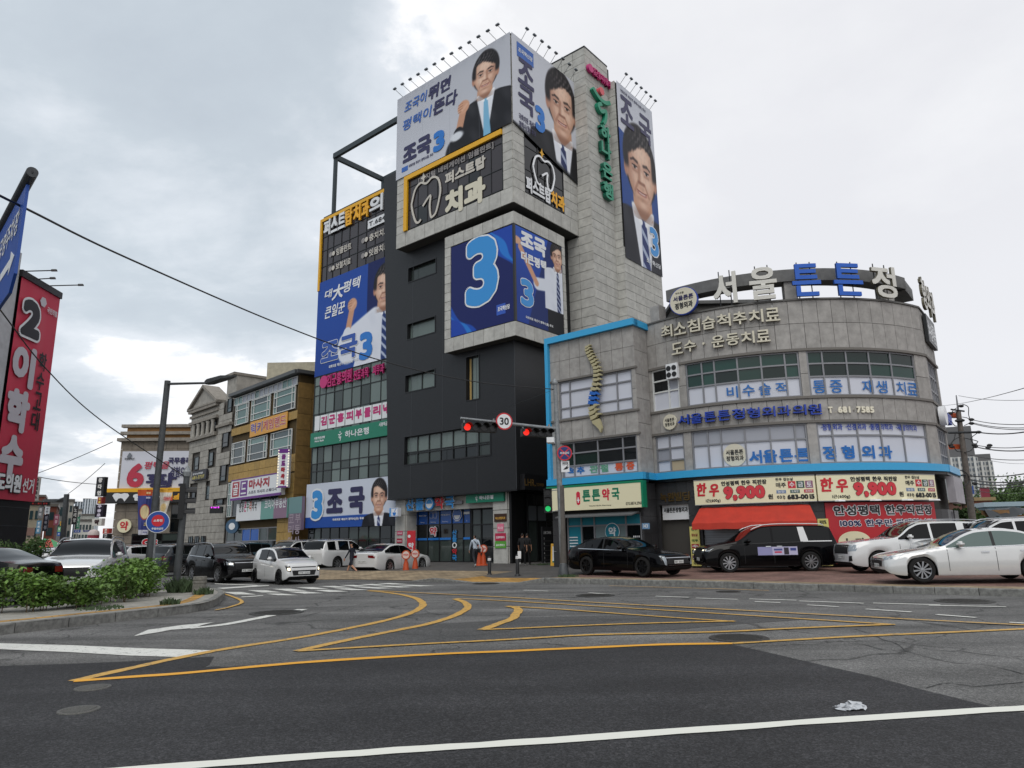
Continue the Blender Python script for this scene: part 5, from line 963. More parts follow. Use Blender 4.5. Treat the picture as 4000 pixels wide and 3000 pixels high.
# ---- left block
hT = 11.72; pw = [rc(LB, 4, 172, 990, 756, 590), rc(LB, 4, 195, 1450, 785, 1110)]
PW3 = (LB.q(4, 172, 900)[0], LB.q(4, 180, 990)[1]+.02, LB.q(4, 752, 900)[0], LB.q(4, 170, 690)[1]); PW2 = (LB.q(4, 195, 1300)[0], hBt+.03, LB.q(4, 785, 1300)[0], LB.q(4, 190, 1170)[1])
l0, l1 = LBL+.16, LBR
for a0, a1, hh0, hh1, ph in ((l0, l1, PW3[3]+.1, hT-.12, 1.2), (l0, l1, PW2[3]+.1, PW3[1]-.1, 1.3)): clad(HB, LB, a0, a1, hh0, hh1, -.06, .6, ph, GRAN, .06, .02, 'stone_panel')
for W_ in (PW3, PW2):
    for a0, a1 in ((l0, W_[0]), (W_[2], l1)):
        if a1-a0 > .1: clad(HB, LB, a0, a1, W_[1], W_[3], -.06, .75, 1.3, GRAN, .06, .02, 'stone_panel')
    bar('string_course', LB, l0, l1+.07, W_[3], W_[3]+.1, -.1, .07, mat('string_course', '6f6b66', .7), HB); bar('string_course', LB, l0, l1+.07, W_[1]-.1, W_[1], -.1, .07, mat('string_course', '6f6b66', .7), HB) if W_ is PW3 else None
RLn = 1.25
clad(HB, RET, 0, RLn, hBt, hT-.12, -.06, .62, 1.25, GRAN, .06, .02, 'stone_panel')
window(HB, LB, PW3, [.15, .80], [.29, .72], -.12, GRF, FILM, .07, .08); window(HB, LB, PW2, [.16, .49, .82], [.33, .68], -.12, GRF, [GLG2, GLD, GLG2], .07, .08, cell={(k, 0): FILM for k in range(4)})
t_ = MB(); slab(t_, LB, LBL-.02, LBR+.12, hT-.12, hT+.2, -.25, .2); slab(t_, LB, LBL-.02, LBL+.18, hBt, hT-.12, -.25, .2); slab(t_, LB, LBL-.02, LBR+.30, hBb, hBt, -.2, .32); slab(t_, RET, -.1, RLn-.1, hBb+.002, hBt-.002, -.2, .3); slab(t_, RET, -.05, RLn, hT-.118, hT+.198, -.25, .12); t_.obj('blue_trim', SKYB, HB)
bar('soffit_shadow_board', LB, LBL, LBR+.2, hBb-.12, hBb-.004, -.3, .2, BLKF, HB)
WL3 = thing('window_lettering', 'blue green and red body part lettering on white panes above pharmacy sign', 'sign', LB.pt(-2, hBt, 0)); ht_ = PW2[1]+.33*(PW2[3]-PW2[1])
for s, x0, x1, mm in (('척', 225, 290, 'a'), ('추', 300, 362, 'a'), ('관', 400, 470, 'b'), ('절', 485, 550, 'b'), ('통', 600, 670, 'c'), ('증', 690, 758, 'c')): text(WL3, LB, s, (LB.q(4, x0, 1400)[0], hBt+.18, LB.q(4, x1, 1400)[0], ht_-.06), {'a': WBLU, 'b': paint('5f9b7c'), 'c': paint('d2552f')}[mm], -.085, .02)
# spine sculpture
SPN = thing('spine_sculpture', 'beige wall mounted spine model with three blue vertebrae', 'sculpture', LB.pt(-3, 6, .1)); cl_ = [(392, 410), (392, 432), (400, 455), (412, 478), (424, 500), (438, 524), (450, 548), (460, 575), (465, 603), (465, 635), (462, 670), (456, 706), (447, 742), (440, 778), (433, 815), (430, 851), (432, 888), (436, 925), (448, 960)]
for i, (x, y) in enumerate(cl_):
    a, h = LB.q(4, x, y, .2); s = .13+.10*i/18; tl = .25 if i < 7 else (-.05 if i < 11 else (-.22 if i < 16 else .3)); ct, st = math.cos(tl), math.sin(tl)
    pol = [(-1.15, .42), (-.2, .40), (.3, .28), (.62, .55), (.95, .45), (1.75, .05), (1.7, -.22), (.9, -.05), (.45, -.36), (-.15, -.40), (-1.15, -.38), (-1.02, 0)]
    MB().prism([(a+(p*ct-q*st)*s, h+(p*st+q*ct)*s*1.02) for p, q in pol], LB.pt, .10, .24).obj('vertebra', mat('vertebra_blue', '1f62b8', .5) if i in (13, 14, 15) else mat('vertebra_beige', 'b0a884', .55), SPN)
sac = qs(LB, 4, [(428, 995), (485, 975), (498, 1010), (507, 1050), (497, 1085), (480, 1055), (455, 1030), (435, 1015)], .2); MB().prism(sac, LB.pt, .10, .24).obj('sacrum', mat('vertebra_beige', 'b0a884', .55), SPN)
ribbon(SPN, LB, cv(qs(LB, 4, [(395, 415), (440, 530), (466, 640), (440, 800), (434, 900), (480, 1020)], .1), 4), .34, BLACK, .07, .05, 'backing')
# ---- ground floor of the hospital: black granite, shops
for f, a0, a1 in ((LB, l0-.1, LB.q(6, 215, 800)[0]), (LB, LB.q(6, 820, 800)[0], LBR), (RET, 0, RLn)): clad(HB, f, a0, a1, .25, hBb-.12, -.06, .62, .8, BGRN, .06, .012, 'stone_panel')
cd0 = C.q(6, 970, 800)[0]; cd1 = C.q(6, 1200, 800)[0]; s0, s1 = C.q(6, 1300, 800)[0], C.q(6, 2150, 700)[0]; bb0, bb1 = C.q(7, 660, 700)[0], C.q(7, 1520, 700)[0]
for a0, a1, h0, h1 in ((.1, cd0, .25, hBb-.12), (cd1, s0, .25, hBb-.12), (s1, bb0, .25, hBb-.12), (cd0, cd1, C.q(6, 1090, 545)[1], hBb-.12), (bb1, CE, .25, 2.6)): clad(HB, C, a0, a1, h0, h1, -.06, .6, .8, BGRN, .06, .012, 'stone_panel')
clad(HB, RTf, .05, .8, .25, 2.6, -.06, .6, .8, BGRN, .06, .012, 'stone_panel'); clad(HB, RTf, RTL*.6, RTL, .25, 2.6, -.06, .6, .8, BGRN, .06, .012, 'stone_panel'); window(HB, RTf, (.8, .3, RTL*.6, 2.6), 3, [.4], -.1, GRF, FILMG, .07, .06, name='side_door')
# pharmacy front
r = rl(LB, 6, 125, 570, 420, 858, .3); hs0, hs1 = 2.95, 4.06; PS = board('pharmacy_sign', 'cream and green pharmacy sign board with red capsule under blue trim', LB, (LBL+.02, hs0, LBR+.15, hs1), .05, .32, CREAM)
GRN = mat('sign_edge_green', '0e7f5c', .4); bar('green_edge', LB, LBL, LBR+.16, hs1, hs1+.11, .04, .38, GRN, PS); bar('green_edge', LB, LBR+.16, LBR+.26, hs0, hs1+.11, .04, .38, GRN, PS); bar('green_edge', LB, LBL-.06, LBL+.015, hs0, hs1, .04, .38, GRN, PS)
PG = paint('0f7a5a'); PR = paint('d02b45')
for s, x0, x1, mm in (('튼', 350, 415, PG), ('튼', 425, 492, PG), ('약', 505, 568, PR), ('국', 580, 645, PG)): text(PS, LB, s, (LB.q(6, x0, 480, .38)[0], hs0+.38, LB.q(6, x1, 480, .38)[0], hs1-.16), mm, .375, .03)
ca = LB.q(6, 318, 480, .38)[0]; pill = [(ca+.11*math.cos(t), (hs0+hs1)/2+.22+.11*math.sin(t)) for t in [math.pi*i/8 for i in range(9)]]+[(ca+.11*math.cos(t), (hs0+hs1)/2-.2+.11*math.sin(t)) for t in [math.pi+math.pi*i/8 for i in range(9)]]; MB().prism(pill, LB.pt, .372, .378).obj('emblem', PR, PS); bar('emblem', LB, ca-.03, ca+.03, (hs0+hs1)/2-.2, (hs0+hs1)/2+.05, .379, .384, WPRT, PS); bar('emblem', LB, ca-.08, ca+.08, (hs0+hs1)/2-.11, (hs0+hs1)/2-.05, .3795, .385, WPRT, PS)
text(PS, LB, '070.8874.2968', (LB.q(6, 692, 520, .38)[0], hs0+.12, LB.q(6, 820, 520, .38)[0], hs0+.26), paint('5d5a4b'), .375, .006); text(PS, LB, 'TEUN-TEUN Pharmacy', (LB.q(6, 402, 535, .38)[0], hs0+.12, LB.q(6, 578, 535, .38)[0], hs0+.2), paint('5d5a4b'), .375, .003)
TEAL = mat('teal_film', '1b8195', .3, var=.08); pf = (LB.q(6, 228, 800)[0], .3, LB.q(6, 815, 800)[0], hs0-.2); ph = pf[3]-pf[1]
sh2 = window(HB, LB, pf, [.20, .38, .80], [.78], -.15, GRF, [GLM, GLD], .07, .07, name='shop_front', cell={(k, 1): TEAL for k in range(4)}|{(0, 0): TEAL, (3, 0): GLD, (2, 0): mat('interior_glass', '78888a', .12)})
ac = LB.q(6, 581, 757)[0]; hc = LB.q(6, 581, 757)[1]; disc(sh2, LB, ac, hc, .40, WPRT, -.07, .01, 'emblem'); disc(sh2, LB, ac, hc, .37, TEAL, -.058, .01, 'emblem'); text(sh2, LB, '약', (ac-.2, hc-.22, ac+.22, hc+.22), WPRT, -.045, .02); text(sh2, LB, '튼튼약국', (LB.q(6, 745, 800)[0], LB.q(6, 745, 805)[1], LB.q(6, 800, 800)[0], LB.q(6, 745, 790)[1]), WPRT, -.06, .004)
for k, dy in enumerate((0, .14, .28, .42)): bar('print', LB, pf[0]+.12, pf[0]+.62, pf[1]+1.35-dy, pf[1]+1.40-dy, -.075, -.07, WPRT, sh2)
aw = MB(); a0, a1 = pf[0]-.1, pf[2]; aw.add([LB.pt(a0, hs0-.14, .05), LB.pt(a1, hs0-.14, .05), LB.pt(a1, hs0-.3, .75), LB.pt(a0, hs0-.3, .75), LB.pt(a0, hs0-.36, .75), LB.pt(a1, hs0-.36, .75), LB.pt(a1, hs0-.2, .05), LB.pt(a0, hs0-.2, .05)], [(0, 1, 2, 3), (3, 2, 5, 4), (4, 5, 6, 7), (0, 3, 4, 7), (1, 6, 5, 2)]); o = aw.obj('rolled_awning', mat('awning_grey', '5b5c5e', .6)); tag(o, 'grey folded awning under the cream pharmacy sign', 'awning')
o = board('house_number_plate', 'small blue house number plate on black granite', LB, rc(LB, 6, 822, 738, 878, 690, .05), .03, .03, paint('6f93b5'), 'plate'); r = rc(LB, 6, 822, 738, 878, 690, .05); text(o, LB, '143', (r[0]+.08, r[1]+.06, r[2]-.08, r[1]+.22), WPRT, .065, .006)
# entrance of the building
hd = C.q(6, 1090, 662)[1]; window(HB, C, (cd0, .3, cd1, hd), [.5], [.93], -.45, BLKF, [GLD, GLM], .07, .07, name='entrance_door'); o = board('entrance_sign', 'white hospital name panel over the narrow entrance door', C, (cd0+.03, hd, cd1-.03, hd+.85), -.3, .12, WPRT); text(o, C, '서울튼튼정형외과', (cd0+.12, hd+.32, cd1-.12, hd+.56), BLACK, -.17, .01)
o = thing('building_name_letters', 'bronze building name letters on black granite over the entrance', 'sign', C.pt(cd0, 3.3, 0)); letters(o, C, '녹원빌딩', (C.q(6, 965, 450)[0], 3.22, C.q(6, 1195, 440)[0], 3.62), mat('bronze', '6a5634', .4, .6), .01, .04, .01)
# beef shop: sign boards, shutter, awning, banner
hs0, hs1 = 2.98, 4.04
def beef(a0, a1, label):
    o = thing('butcher_sign', label, 'sign', C.pt((a0+a1)/2, hs0, .1)); bar('board', C, a0, a1, hs0, hs1, .06, .30, CREAM, o); w = a1-a0; oo = .31; X = lambda t: a0+w*t; Y = lambda t: hs0+(hs1-hs0)*t
    edge_ = MB(); slab(edge_, C, a0, a1, hs0-.03, hs0, .05, .32); slab(edge_, C, a0, a1, hs1, hs1+.03, .05, .32); edge_.obj('rim', GRF, o)
    text(o, C, '한', (X(.02), Y(.34), X(.115), Y(.90)), RED, oo, .03, slant=.12); text(o, C, '우', (X(.135), Y(.30), X(.225), Y(.84)), RED, oo, .03, slant=.12); text(o, C, '안성평택 한우 직판장', (X(.245), Y(.72), X(.62), Y(.92)), BLACK, oo, .012)
    text(o, C, '9,900', (X(.26), Y(.10), X(.60), Y(.70)), paint('cf3540'), oo, .05, out=BLACK, outw=.015); text(o, C, '원', (X(.62), Y(.12), X(.66), Y(.32)), BLACK, oo, .01); text(o, C, '1근(600g)', (X(.10), Y(.06), X(.23), Y(.22)), BLACK, oo, .006)
    text(o, C, '한우 잡는날', (X(.69), Y(.82), X(.83), Y(.95)), BLACK, oo, .005); text(o, C, '매주', (X(.69), Y(.56), X(.77), Y(.76)), BLACK, oo, .008)
    for i, (s, cc) in enumerate((('수', 'c22f3b'), ('금', '2f5348'), ('토', '8d5f77'))): bar('print', C, X(.785+.068*i), X(.845+.068*i), Y(.52), Y(.80), .30, .306, paint(cc), o); text(o, C, s, (X(.795+.068*i), Y(.56), X(.836+.068*i), Y(.76)), WPRT, oo, .006)
    for i, (s, cc) in enumerate((('농장', '6f86a8'), ('도축장', '47645c'), ('소비자', 'b8424c'))): bar('print', C, X(.69+.108*i), X(.765+.108*i), Y(.33), Y(.46), .30, .306, paint(cc), o); text(o, C, s, (X(.70+.108*i), Y(.35), X(.755+.108*i), Y(.44)), WPRT, oo, .002)
    text(o, C, '031)', (X(.69), Y(.09), X(.755), Y(.25)), BLACK, oo, .008); text(o, C, '683-0015', (X(.77), Y(.08), X(.985), Y(.28)), BLACK, oo, .02); return o
bs0 = C.q(6, 1228, 400, .3)[0]; bs1 = C.q(7, 580, 400, .3)[0]; bs2 = C.q(7, 1520, 400, .3)[0]
beef(bs0, bs1-.03, 'cream butcher price sign above the red awning'); beef(bs1+.03, bs2, 'cream butcher price sign above the red wall poster')
SHUT = mat('roller_shutter', '8e9296', .45, .5, var=.05); sp = thing('roller_shutter', 'closed grey roller shutter behind the black van', 'shutter', C.pt((s0+s1)/2, .3, 0))
for i in range(22): bar('slat', C, s0, s1, .3+i*.105, .3+i*.105+.098, -.2, -.165+.012*(i % 2), SHUT, sp)
bar('slat', C, s0, s1, 2.62, 2.95, -.2, -.05, GRF, sp)
w0, w1 = C.q(6, 1255, 600, .6)[0], C.q(7, 548, 600, .6)[0]; aw = MB(); n = 14
V = [];
for i in range(n+1):
    a = w0+(w1-w0)*i/n
    for h, o in ((2.86, .12), (2.80, .35), (2.18, 1.25), (2.16, 1.27), (1.90, 1.29)): V.append(C.pt(a, h+.012*math.sin(i*2.1), o))
aw.add(V, [(i*5+j, i*5+5+j, i*5+6+j, i*5+j+1) for i in range(n) for j in range(4)]); o = aw.obj('red_awning', mat('red_canvas', 'b8321f', .7, namt=.12, nscale=2)); tag(o, 'red canvas awning over the roller shutter', 'awning')
for a in (w0+.1, w1-.1): MB().tube([C.pt(a, 2.5, .05), C.pt(a, 2.1, .6), C.pt(a, 2.2, 1.2)], .02, 6).obj('arm', GRF, o)
RP = thing('wall_poster', 'large red wall poster with cream circles and outlined lettering', 'poster', C.pt((bb0+bb1)/2, .5, .1)); bar('sheet', C, bb0, bb1, .42, 2.9, .0, .05, mat('poster_red', 'b8262f', .5), RP)
w = bb1-bb0; X = lambda t: bb0+w*t
text(RP, C, '안성평택 한우직판장', (X(.06), 2.36, X(.96), 2.78), BLACK, .06, .022, out=WPRT, outw=.025); text(RP, C, '100% 한우만 판매합니다', (X(.10), 1.9, X(.96), 2.2), NAVY, .06, .016, out=WPRT, outw=.02)
for t, s in ((.20, '농장'), (.62, '도축')): MB().prism([(X(t)+.68*math.cos(k*math.pi/16), 1.28+.44*math.sin(k*math.pi/16)) for k in range(32)], C.pt, .08, .092).obj('circle', CREAM, RP); text(RP, C, s, (X(t)-.42, 1.05, X(t)+.42, 1.45), BLACK, .105, .02)
MB().prism([(X(.36), 1.24), (X(.40), 1.24), (X(.40), 1.18), (X(.44), 1.28), (X(.40), 1.38), (X(.40), 1.32), (X(.36), 1.32)], C.pt, .05, .06).obj('arrow', WPRT, RP); text(RP, C, '매주', (X(.09), .52, X(.22), .82), WPRT, .06, .02)
def vban(label, f, a0, a1, h0, h1, rows, bg='d9cf7a'):
    o = bar('vertical_banner', f, a0, a1, h0, h1, .08, .11, paint(bg), None); tag(o, label, 'banner'); n = len(rows); hh = (h1-h0)/n
    for i, (s, cc, box) in enumerate(rows):
        y1 = h1-hh*i-.03; y0 = h1-hh*(i+1)+.03
        if box: bar('print', f, a0+.05, a1-.05, y0, y1, .11, .115, paint(box), o)
        text(o, f, s, (a0+.08, y0+.03, a1-.08, y1-.03), paint(cc), .12, .006)
va0, va1 = C.q(6, 1205, 900, .1)[0], C.q(6, 1280, 900, .1)[0]; vban('yellow banner with three coloured day squares between door and shutter', C, va0, va1, .35, 2.05, [('한우', '1f7a4a', None), ('잡는날', '8d2f33', None), ('매주', '3a6a33', None), ('수', 'f2f2ee', 'a8283a'), ('금', 'f2f2ee', '2b3d33'), ('토', 'f2f2ee', '5d3350'), ('오픈', '24402c', None)])
va0, va1 = C.q(7, 603, 800, .1)[0], C.q(7, 688, 800, .1)[0]; vban('yellow banner with red and black letters beside the red poster', C, va0, va1, .35, 2.25, [('100%', '222222', None), ('한', 'b8262f', None), ('우', 'b8262f', None), ('만', '222222', None), ('판매', '222222', None), ('합니', '222222', None), ('다', '222222', None)])
SB = board('blank_side_sign', 'faded grey sign board on the hospital side face', RTf, (.35, 2.9, RTL-.1, 4.05), .06, .3, mat('faded_board', 'a3a0a6', .5, namt=.15, nscale=2))
for i in range(4): a = bb0+.3+w*.27*i; o = MB().add([C.pt(a, 2.95, .1), C.pt(a+.4, 2.95, .1), C.pt(a+.34, 2.93, .62), C.pt(a+.06, 2.93, .62), C.pt(a+.05, 3.02, .15), C.pt(a+.35, 3.02, .15), C.pt(a+.30, 2.99, .6), C.pt(a+.1, 2.99, .6)], [(0, 1, 2, 3), (7, 6, 5, 4), (0, 4, 5, 1), (1, 5, 6, 2), (2, 6, 7, 3), (3, 7, 4, 0)]).obj('sign_spotlight', WPRT); tag(o, 'white wedge spotlight under the right butcher sign', 'spotlight', 'spotlights over the red poster')
# ================================================================== buildings further up the street
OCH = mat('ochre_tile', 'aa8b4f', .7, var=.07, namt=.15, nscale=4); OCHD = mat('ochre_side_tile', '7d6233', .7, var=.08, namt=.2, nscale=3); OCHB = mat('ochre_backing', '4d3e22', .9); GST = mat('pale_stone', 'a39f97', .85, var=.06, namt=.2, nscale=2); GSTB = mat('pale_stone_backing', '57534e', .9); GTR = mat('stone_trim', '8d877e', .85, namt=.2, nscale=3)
GLT = mat('teal_glass', '5d7d78', .08, var=.25); GLT2 = mat('slate_glass', '2f3f42', .06, var=.3)
# ---- ochre tiled building
p_ = AD(9, 1138, 2100, 57.0); Y1 = Fac(p_.x, p_.y, -46); YL = Y1.q(11, 1222, 1200)[0]; YT = Y1.q(11, 1865, 400)[1]
YB = thing('ochre_building', 'ochre tiled commercial building with teal windows', 'building', (p_.x-4, p_.y+4, .1))
YS = Y1.sub(0, 0, 90)
mb = MB(); q = [Y1.pt(YL, 0, -.2), Y1.pt(-.2, 0, -.2), Y1.pt(-.2, 0, -9), Y1.pt(YL, 0, -9)]; mb.add([(v[0], v[1], z) for z in (0, YT) for v in q], [(0, 1, 5, 4), (1, 2, 6, 5), (2, 3, 7, 6), (3, 0, 4, 7), (4, 5, 6, 7)]); mb.obj('building_core', OCHB, YB)
yw = [rc(Y1, 11, 1265, 897, 1402, 658), rc(Y1, 11, 1418, 850, 1610, 590), rc(Y1, 11, 1635, 782, 1850, 503), rc(Y1, 11, 1228, 1268, 1368, 1028), rc(Y1, 11, 1382, 1240, 1578, 978), rc(Y1, 11, 1602, 1190, 1815, 918)]
tops = [max(yw[i][3] for i in g) for g in ((0, 1, 2), (3, 4, 5))]; bots = [np.mean([yw[i][1] for i in g]) for g in ((0, 1, 2), (3, 4, 5))]; tops = [np.mean([yw[i][3] for i in g]) for g in ((0, 1, 2), (3, 4, 5))]
yw = [(w[0], bots[i//3], w[2], tops[i//3]) for i, w in enumerate(yw)]
hGl = 3.9
clad(YB, Y1, YL, 0, hGl+3.4, YT-.9, -.05, 1.1, .75, OCH, .05, .03, 'tile_panel', holes=yw)
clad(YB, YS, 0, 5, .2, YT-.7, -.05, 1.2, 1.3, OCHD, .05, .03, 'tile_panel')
for i, w in enumerate(yw): window(YB, Y1, w, [.14, .86], [.3, .72], -.1, WHF, [GLT, GLT, GLT2] if i < 3 else [GLT2, GLT], .07, .08)
window(YB, Y1, (YL+.1, YT-.85, -.4, YT-.1), 14, 1, -.1, WHF, [GLT, FILMG], .06, .06, name='clerestory')
bar('eaves', Y1, YL-.2, .1, YT, YT+.3, -.6, .45, mat('eaves_metal', '4c4e4f', .5), YB); bar('eaves', YS, -.3, 6, YT+.001, YT+.299, -.6, .35, mat('eaves_metal', '4c4e4f', .5), YB)
s_ = AD(9, 1140, 1445, 61); mb = MB(); mb.box(s_.x-2.2, s_.x+2.4, s_.y, s_.y+4, YT, YT+2.0); mb.obj('roof_shed', mat('cream_shed', 'b8b19b', .7, namt=.2, nscale=2), YB)
lo = (YL+.2, .2, -.3, hGl+3.4)
window(YB, Y1, (YL+.15, hGl+.2, YL+1.1, hGl+3.3), 2, 3, -.05, WHF, [GLT, GLT2], .07, .06); window(YB, Y1, (YL+1.2, hGl+.2, -.4, hGl+3.3), 6, 2, -.1, GRF, [GLT2, GLD], .07, .06)
window(YB, Y1, (YL+.3, .15, -2.6, 3.0), 6, [.62], -.1, GRF, [GLD, GLM, GLT2], .08, .06, name='shop_front', cell={(k, 1): BLUP for k in (2, 3)}); clad(YB, Y1, -2.6, 0, .2, hGl+3.3, -.05, 1.1, .8, OCH, .05, .03, 'tile_panel')
r = rl(Y1, 11, 1410, 1005, 862, 1762, .15); o = board('game_arcade_banner', 'orange arcade banner with red and purple lettering on ochre wall', Y1, r, .08, .05, paint('d89a35'), 'banner'); text(o, Y1, '럭키', (r[0]+.2, r[1]+.25, r[0]+(r[2]-r[0])*.36, r[3]-.2), paint('5a2d86'), .14, .03, out=WPRT, outw=.02); text(o, Y1, '게임랜드', (r[0]+(r[2]-r[0])*.38, r[1]+.25, r[2]-.2, r[3]-.2), paint('b8352f'), .14, .03, out=WPRT, outw=.02)
r = rl(Y1, 25, 690, 470, 130, 1560, .5); o = board('massage_sign', 'wide white massage sign with red and purple blocks', Y1, r, .3, .35, WPRT); PURP = paint('6a2c86'); w = r[2]-r[0]; hh = r[3]-r[1]; bar('rim', Y1, r[0]-.02, r[2]+.02, r[1]-.02, r[1]+hh*.10, .62, .67, PURP, o); bar('rim', Y1, r[0]-.02, r[2]+.02, r[3]-.06, r[3]+.04, .62, .67, PURP, o)
for x0, s, cc in ((.03, '골', 'a82c3a'), (.20, '드', '6a2c86')): bar('print', Y1, r[0]+w*x0, r[0]+w*(x0+.15), r[1]+hh*.16, r[3]-hh*.10, .65, .66, paint(cc), o); text(o, Y1, s, (r[0]+w*(x0+.02), r[1]+hh*.24, r[0]+w*(x0+.13), r[3]-hh*.18), WPRT, .668, .03)
text(o, Y1, '마사지', (r[0]+w*.38, r[1]+hh*.44, r[0]+w*.78, r[3]-hh*.10), paint('a82c3a'), .66, .06); text(o, Y1, '스포츠 마사지 스웨디시', (r[0]+w*.38, r[1]+hh*.20, r[0]+w*.92, r[1]+hh*.36), paint('33304a'), .66, .012)
f_ = Fac(*Y1.pt(-1.55, 0, 1.6)[:2], -8); r = rl(f_, 11, 1690, 1490, 1125, 1800); o = board('massage_blade_sign', 'white vertical massage sign edged with bulbs projecting from ochre wall', f_, r, 0, .35, WPRT)
bar('rim', f_, r[0], r[2], r[3]-.3, r[3]+.02, .352, .37, PURP, o); bar('rim', f_, r[0], r[2], r[1], r[1]+.12, .352, .37, PURP, o)
for i, s in enumerate('골드마사지'): hh = (r[3]-r[1]-.5)/5; text(o, f_, s, (r[0]+.3, r[3]-.4-hh*(i+1)+.08, r[2]-.3, r[3]-.4-hh*i), paint('7a2a80') if i < 2 else paint('a82c3a'), .36, .05)
BULB = mat('sign_bulb', 'f5ead0', .4, emit=.6)
for i in range(14):
    for a in (r[0]+.06, r[2]-.06): h = r[1]+.1+(r[3]-r[1]-.2)*i/13; disc(o, f_, a, h, .05, BULB, .352, .04, 'bulb', 8)
r = rl(Y1, 25, 755, 825, 530, 1175, .3); r = (r[0], r[1], r[2], r[3]); o = board('pharmacy_board', 'white pharmacy board with rainbow coloured letters on ochre building', Y1, r, .1, .2, WPRT); w = r[2]-r[0]
for i, (s, cc) in enumerate(zip('안중온누리약국', ('3a3a3a', '3a3a3a', 'c22a66', '2f7a4a', 'c0522a', '3a3a3a', '3a3a3a'))): text(o, Y1, s, (r[0]+w*(.12+.105*i), r[1]+.75, r[0]+w*(.21+.105*i), r[1]+1.65), paint(cc), .31, .03)
r = (r[2]+.02, r[1], Y1.q(25, 1640, 780, .3)[0], r[3]); o = board('estate_agent_board', 'faded teal and mauve estate agent board beside the pharmacy board', Y1, r, .1, .2, paint('6fa39a')); bar('print', Y1, (r[0]+r[2])/2, r[2]-.1, r[1], r[3], .302, .31, paint('8d6f86'), o); text(o, Y1, '코리아부동산', (r[0]+.7, r[1]+.8, r[2]-.2, r[1]+1.6), WPRT, .318, .03)
r = rl(Y1, 25, 1665, 980, 420, 1890, .3); o = board('vertical_agent_sign', 'tall narrow mauve and teal agent sign on ochre corner', Y1, r, .1, .25, paint('7b6a7c')); bar('print', Y1, r[0], r[2], (r[1]+r[3])/2, r[3], .352, .36, paint('6a8f90'), o)
for i, (s, x) in enumerate((('코', 0), ('부', 1), ('리', 0), ('동', 1), ('아', 0), ('산', 1))): w = (r[2]-r[0])/2; text(o, Y1, s, (r[0]+w*x+.1, r[3]-2.0-.85*(i//2), r[0]+w*(x+1)-.1, r[3]-1.3-.85*(i//2)), paint('a99aa6'), .368, .02)
f_ = Fac(*Y1.pt(YL+.3, 0, .8)[:2], -6); r = rl(f_, 25, 325, 690, 575, 535); o = board('led_sign', 'small black LED sign with magenta letters projecting over the pavement', f_, r, 0, .25, BLACK); text(o, f_, 'I지', (r[0]+.1, r[1]+.55, r[0]+.9, r[3]-.1), mat('led_magenta', 'd23adf', .5, emit=1.2), .26, .03)
o = board('round_blue_sign', None, Y1, (YL+1.3, 3.05, YL+1.35, 3.1), .3, .1, GRF); tag(o, 'round blue blade sign over the corner shop of ochre building', 'sign'); f_ = Fac(*Y1.pt(YL+1.5, 0, .8)[:2], -10); a, h = f_.q(25, 717, 912); disc(o, f_, a, h, .62, mat('slate_blue', '3f5d78', .5), 0, .25, 'disc'); disc(o, f_, a, h, .3, WPRT, .25, .02, 'disc')
# ---- pale stone building with a pediment
p2_ = Y1.pt(YL-.15, 0, 0); G1 = Fac(p2_[0], p2_[1], -45); GL_ = G1.q(11, 850, 900)[0]; GRr = 0; e_ = G1.q(11, 1105, 800)[0]
GB = thing('pediment_building', 'pale stone building with triangular pediment and column screen', 'building', (p2_[0]-4, p2_[1]+4, .1))
hC = G1.q(11, 870, 745)[1]; hE = G1.q(11, 1120, 690)[1]; hC = (hC+hE)/2; hP = G1.q(11, 1008, 530)[1]; hE0 = G1.q(11, 870, 880)[1]; hW0 = G1.q(11, 850, 1045)[1]; hSt = G1.q(11, 1168, 440)[1]
mb = MB(); q = [G1.pt(GL_+.1, 0, -.2), G1.pt(0, 0, -.2), G1.pt(0, 0, -9), G1.pt(GL_+.1, 0, -9)]; mb.add([(v[0], v[1], z) for z in (0, hC) for v in q], [(0, 1, 5, 4), (1, 2, 6, 5), (2, 3, 7, 6), (3, 0, 4, 7), (4, 5, 6, 7)]); mb.obj('building_core', GSTB, GB)
mb = MB(); q = [G1.pt(e_+1.2, 0, -.25), G1.pt(0, 0, -.25), G1.pt(0, 0, -6), G1.pt(e_+1.2, 0, -6)]; mb.add([(v[0], v[1], z) for z in (hC-2, hSt) for v in q], [(0, 1, 5, 4), (1, 2, 6, 5), (2, 3, 7, 6), (3, 0, 4, 7), (4, 5, 6, 7)]); mb.obj('stair_tower', GST, GB); bar('cornice', G1, e_+1.1, .1, hSt, hSt+.25, -6, .1, GTR, GB)
gw = [(GL_+1.0, hW0+.15, e_-.5, hE0-.2)]; lw = []
for n, xl, yb, xr, yt in ((11, 870, 1320, 922, 1185), (11, 1010, 1280, 1060, 1140), (11, 842, 1625, 890, 1490), (11, 985, 1600, 1030, 1465), (11, 1140, 1100, 1205, 950), (11, 1120, 1425, 1182, 1265), (11, 1085, 1659, 1150, 1595), (11, 1190, 765, 1240, 620)): lw.append(rc(G1, n, xl, yb, xr, yt))
clad(GB, G1, GL_, 0, .3, hC-.1, -.05, 1.0, .62, GST, .05, .03, 'stone_panel', holes=[(w[0]+.05, w[1]+.05, w[2]-.05, w[3]-.05) for w in gw+lw])
for w in lw: window(GB, G1, w, 1, [.3], -.1, BLKF, [GLT2, GLD, GLT2], .06, .06)
window(GB, G1, gw[0], 4, 1, -.12, BLKF, GLD, .06, .06)
for i in range(5): a = gw[0][0]+(gw[0][2]-gw[0][0])*(i+.12)/4.3; MB().lathe([(.24, gw[0][1]), (.2, gw[0][1]+.2), (.17, gw[0][3]-.25), (.25, gw[0][3])], (*G1.pt(a, 0, .1)[:2], 0), 12).obj('column', GST, GB, True, 40)
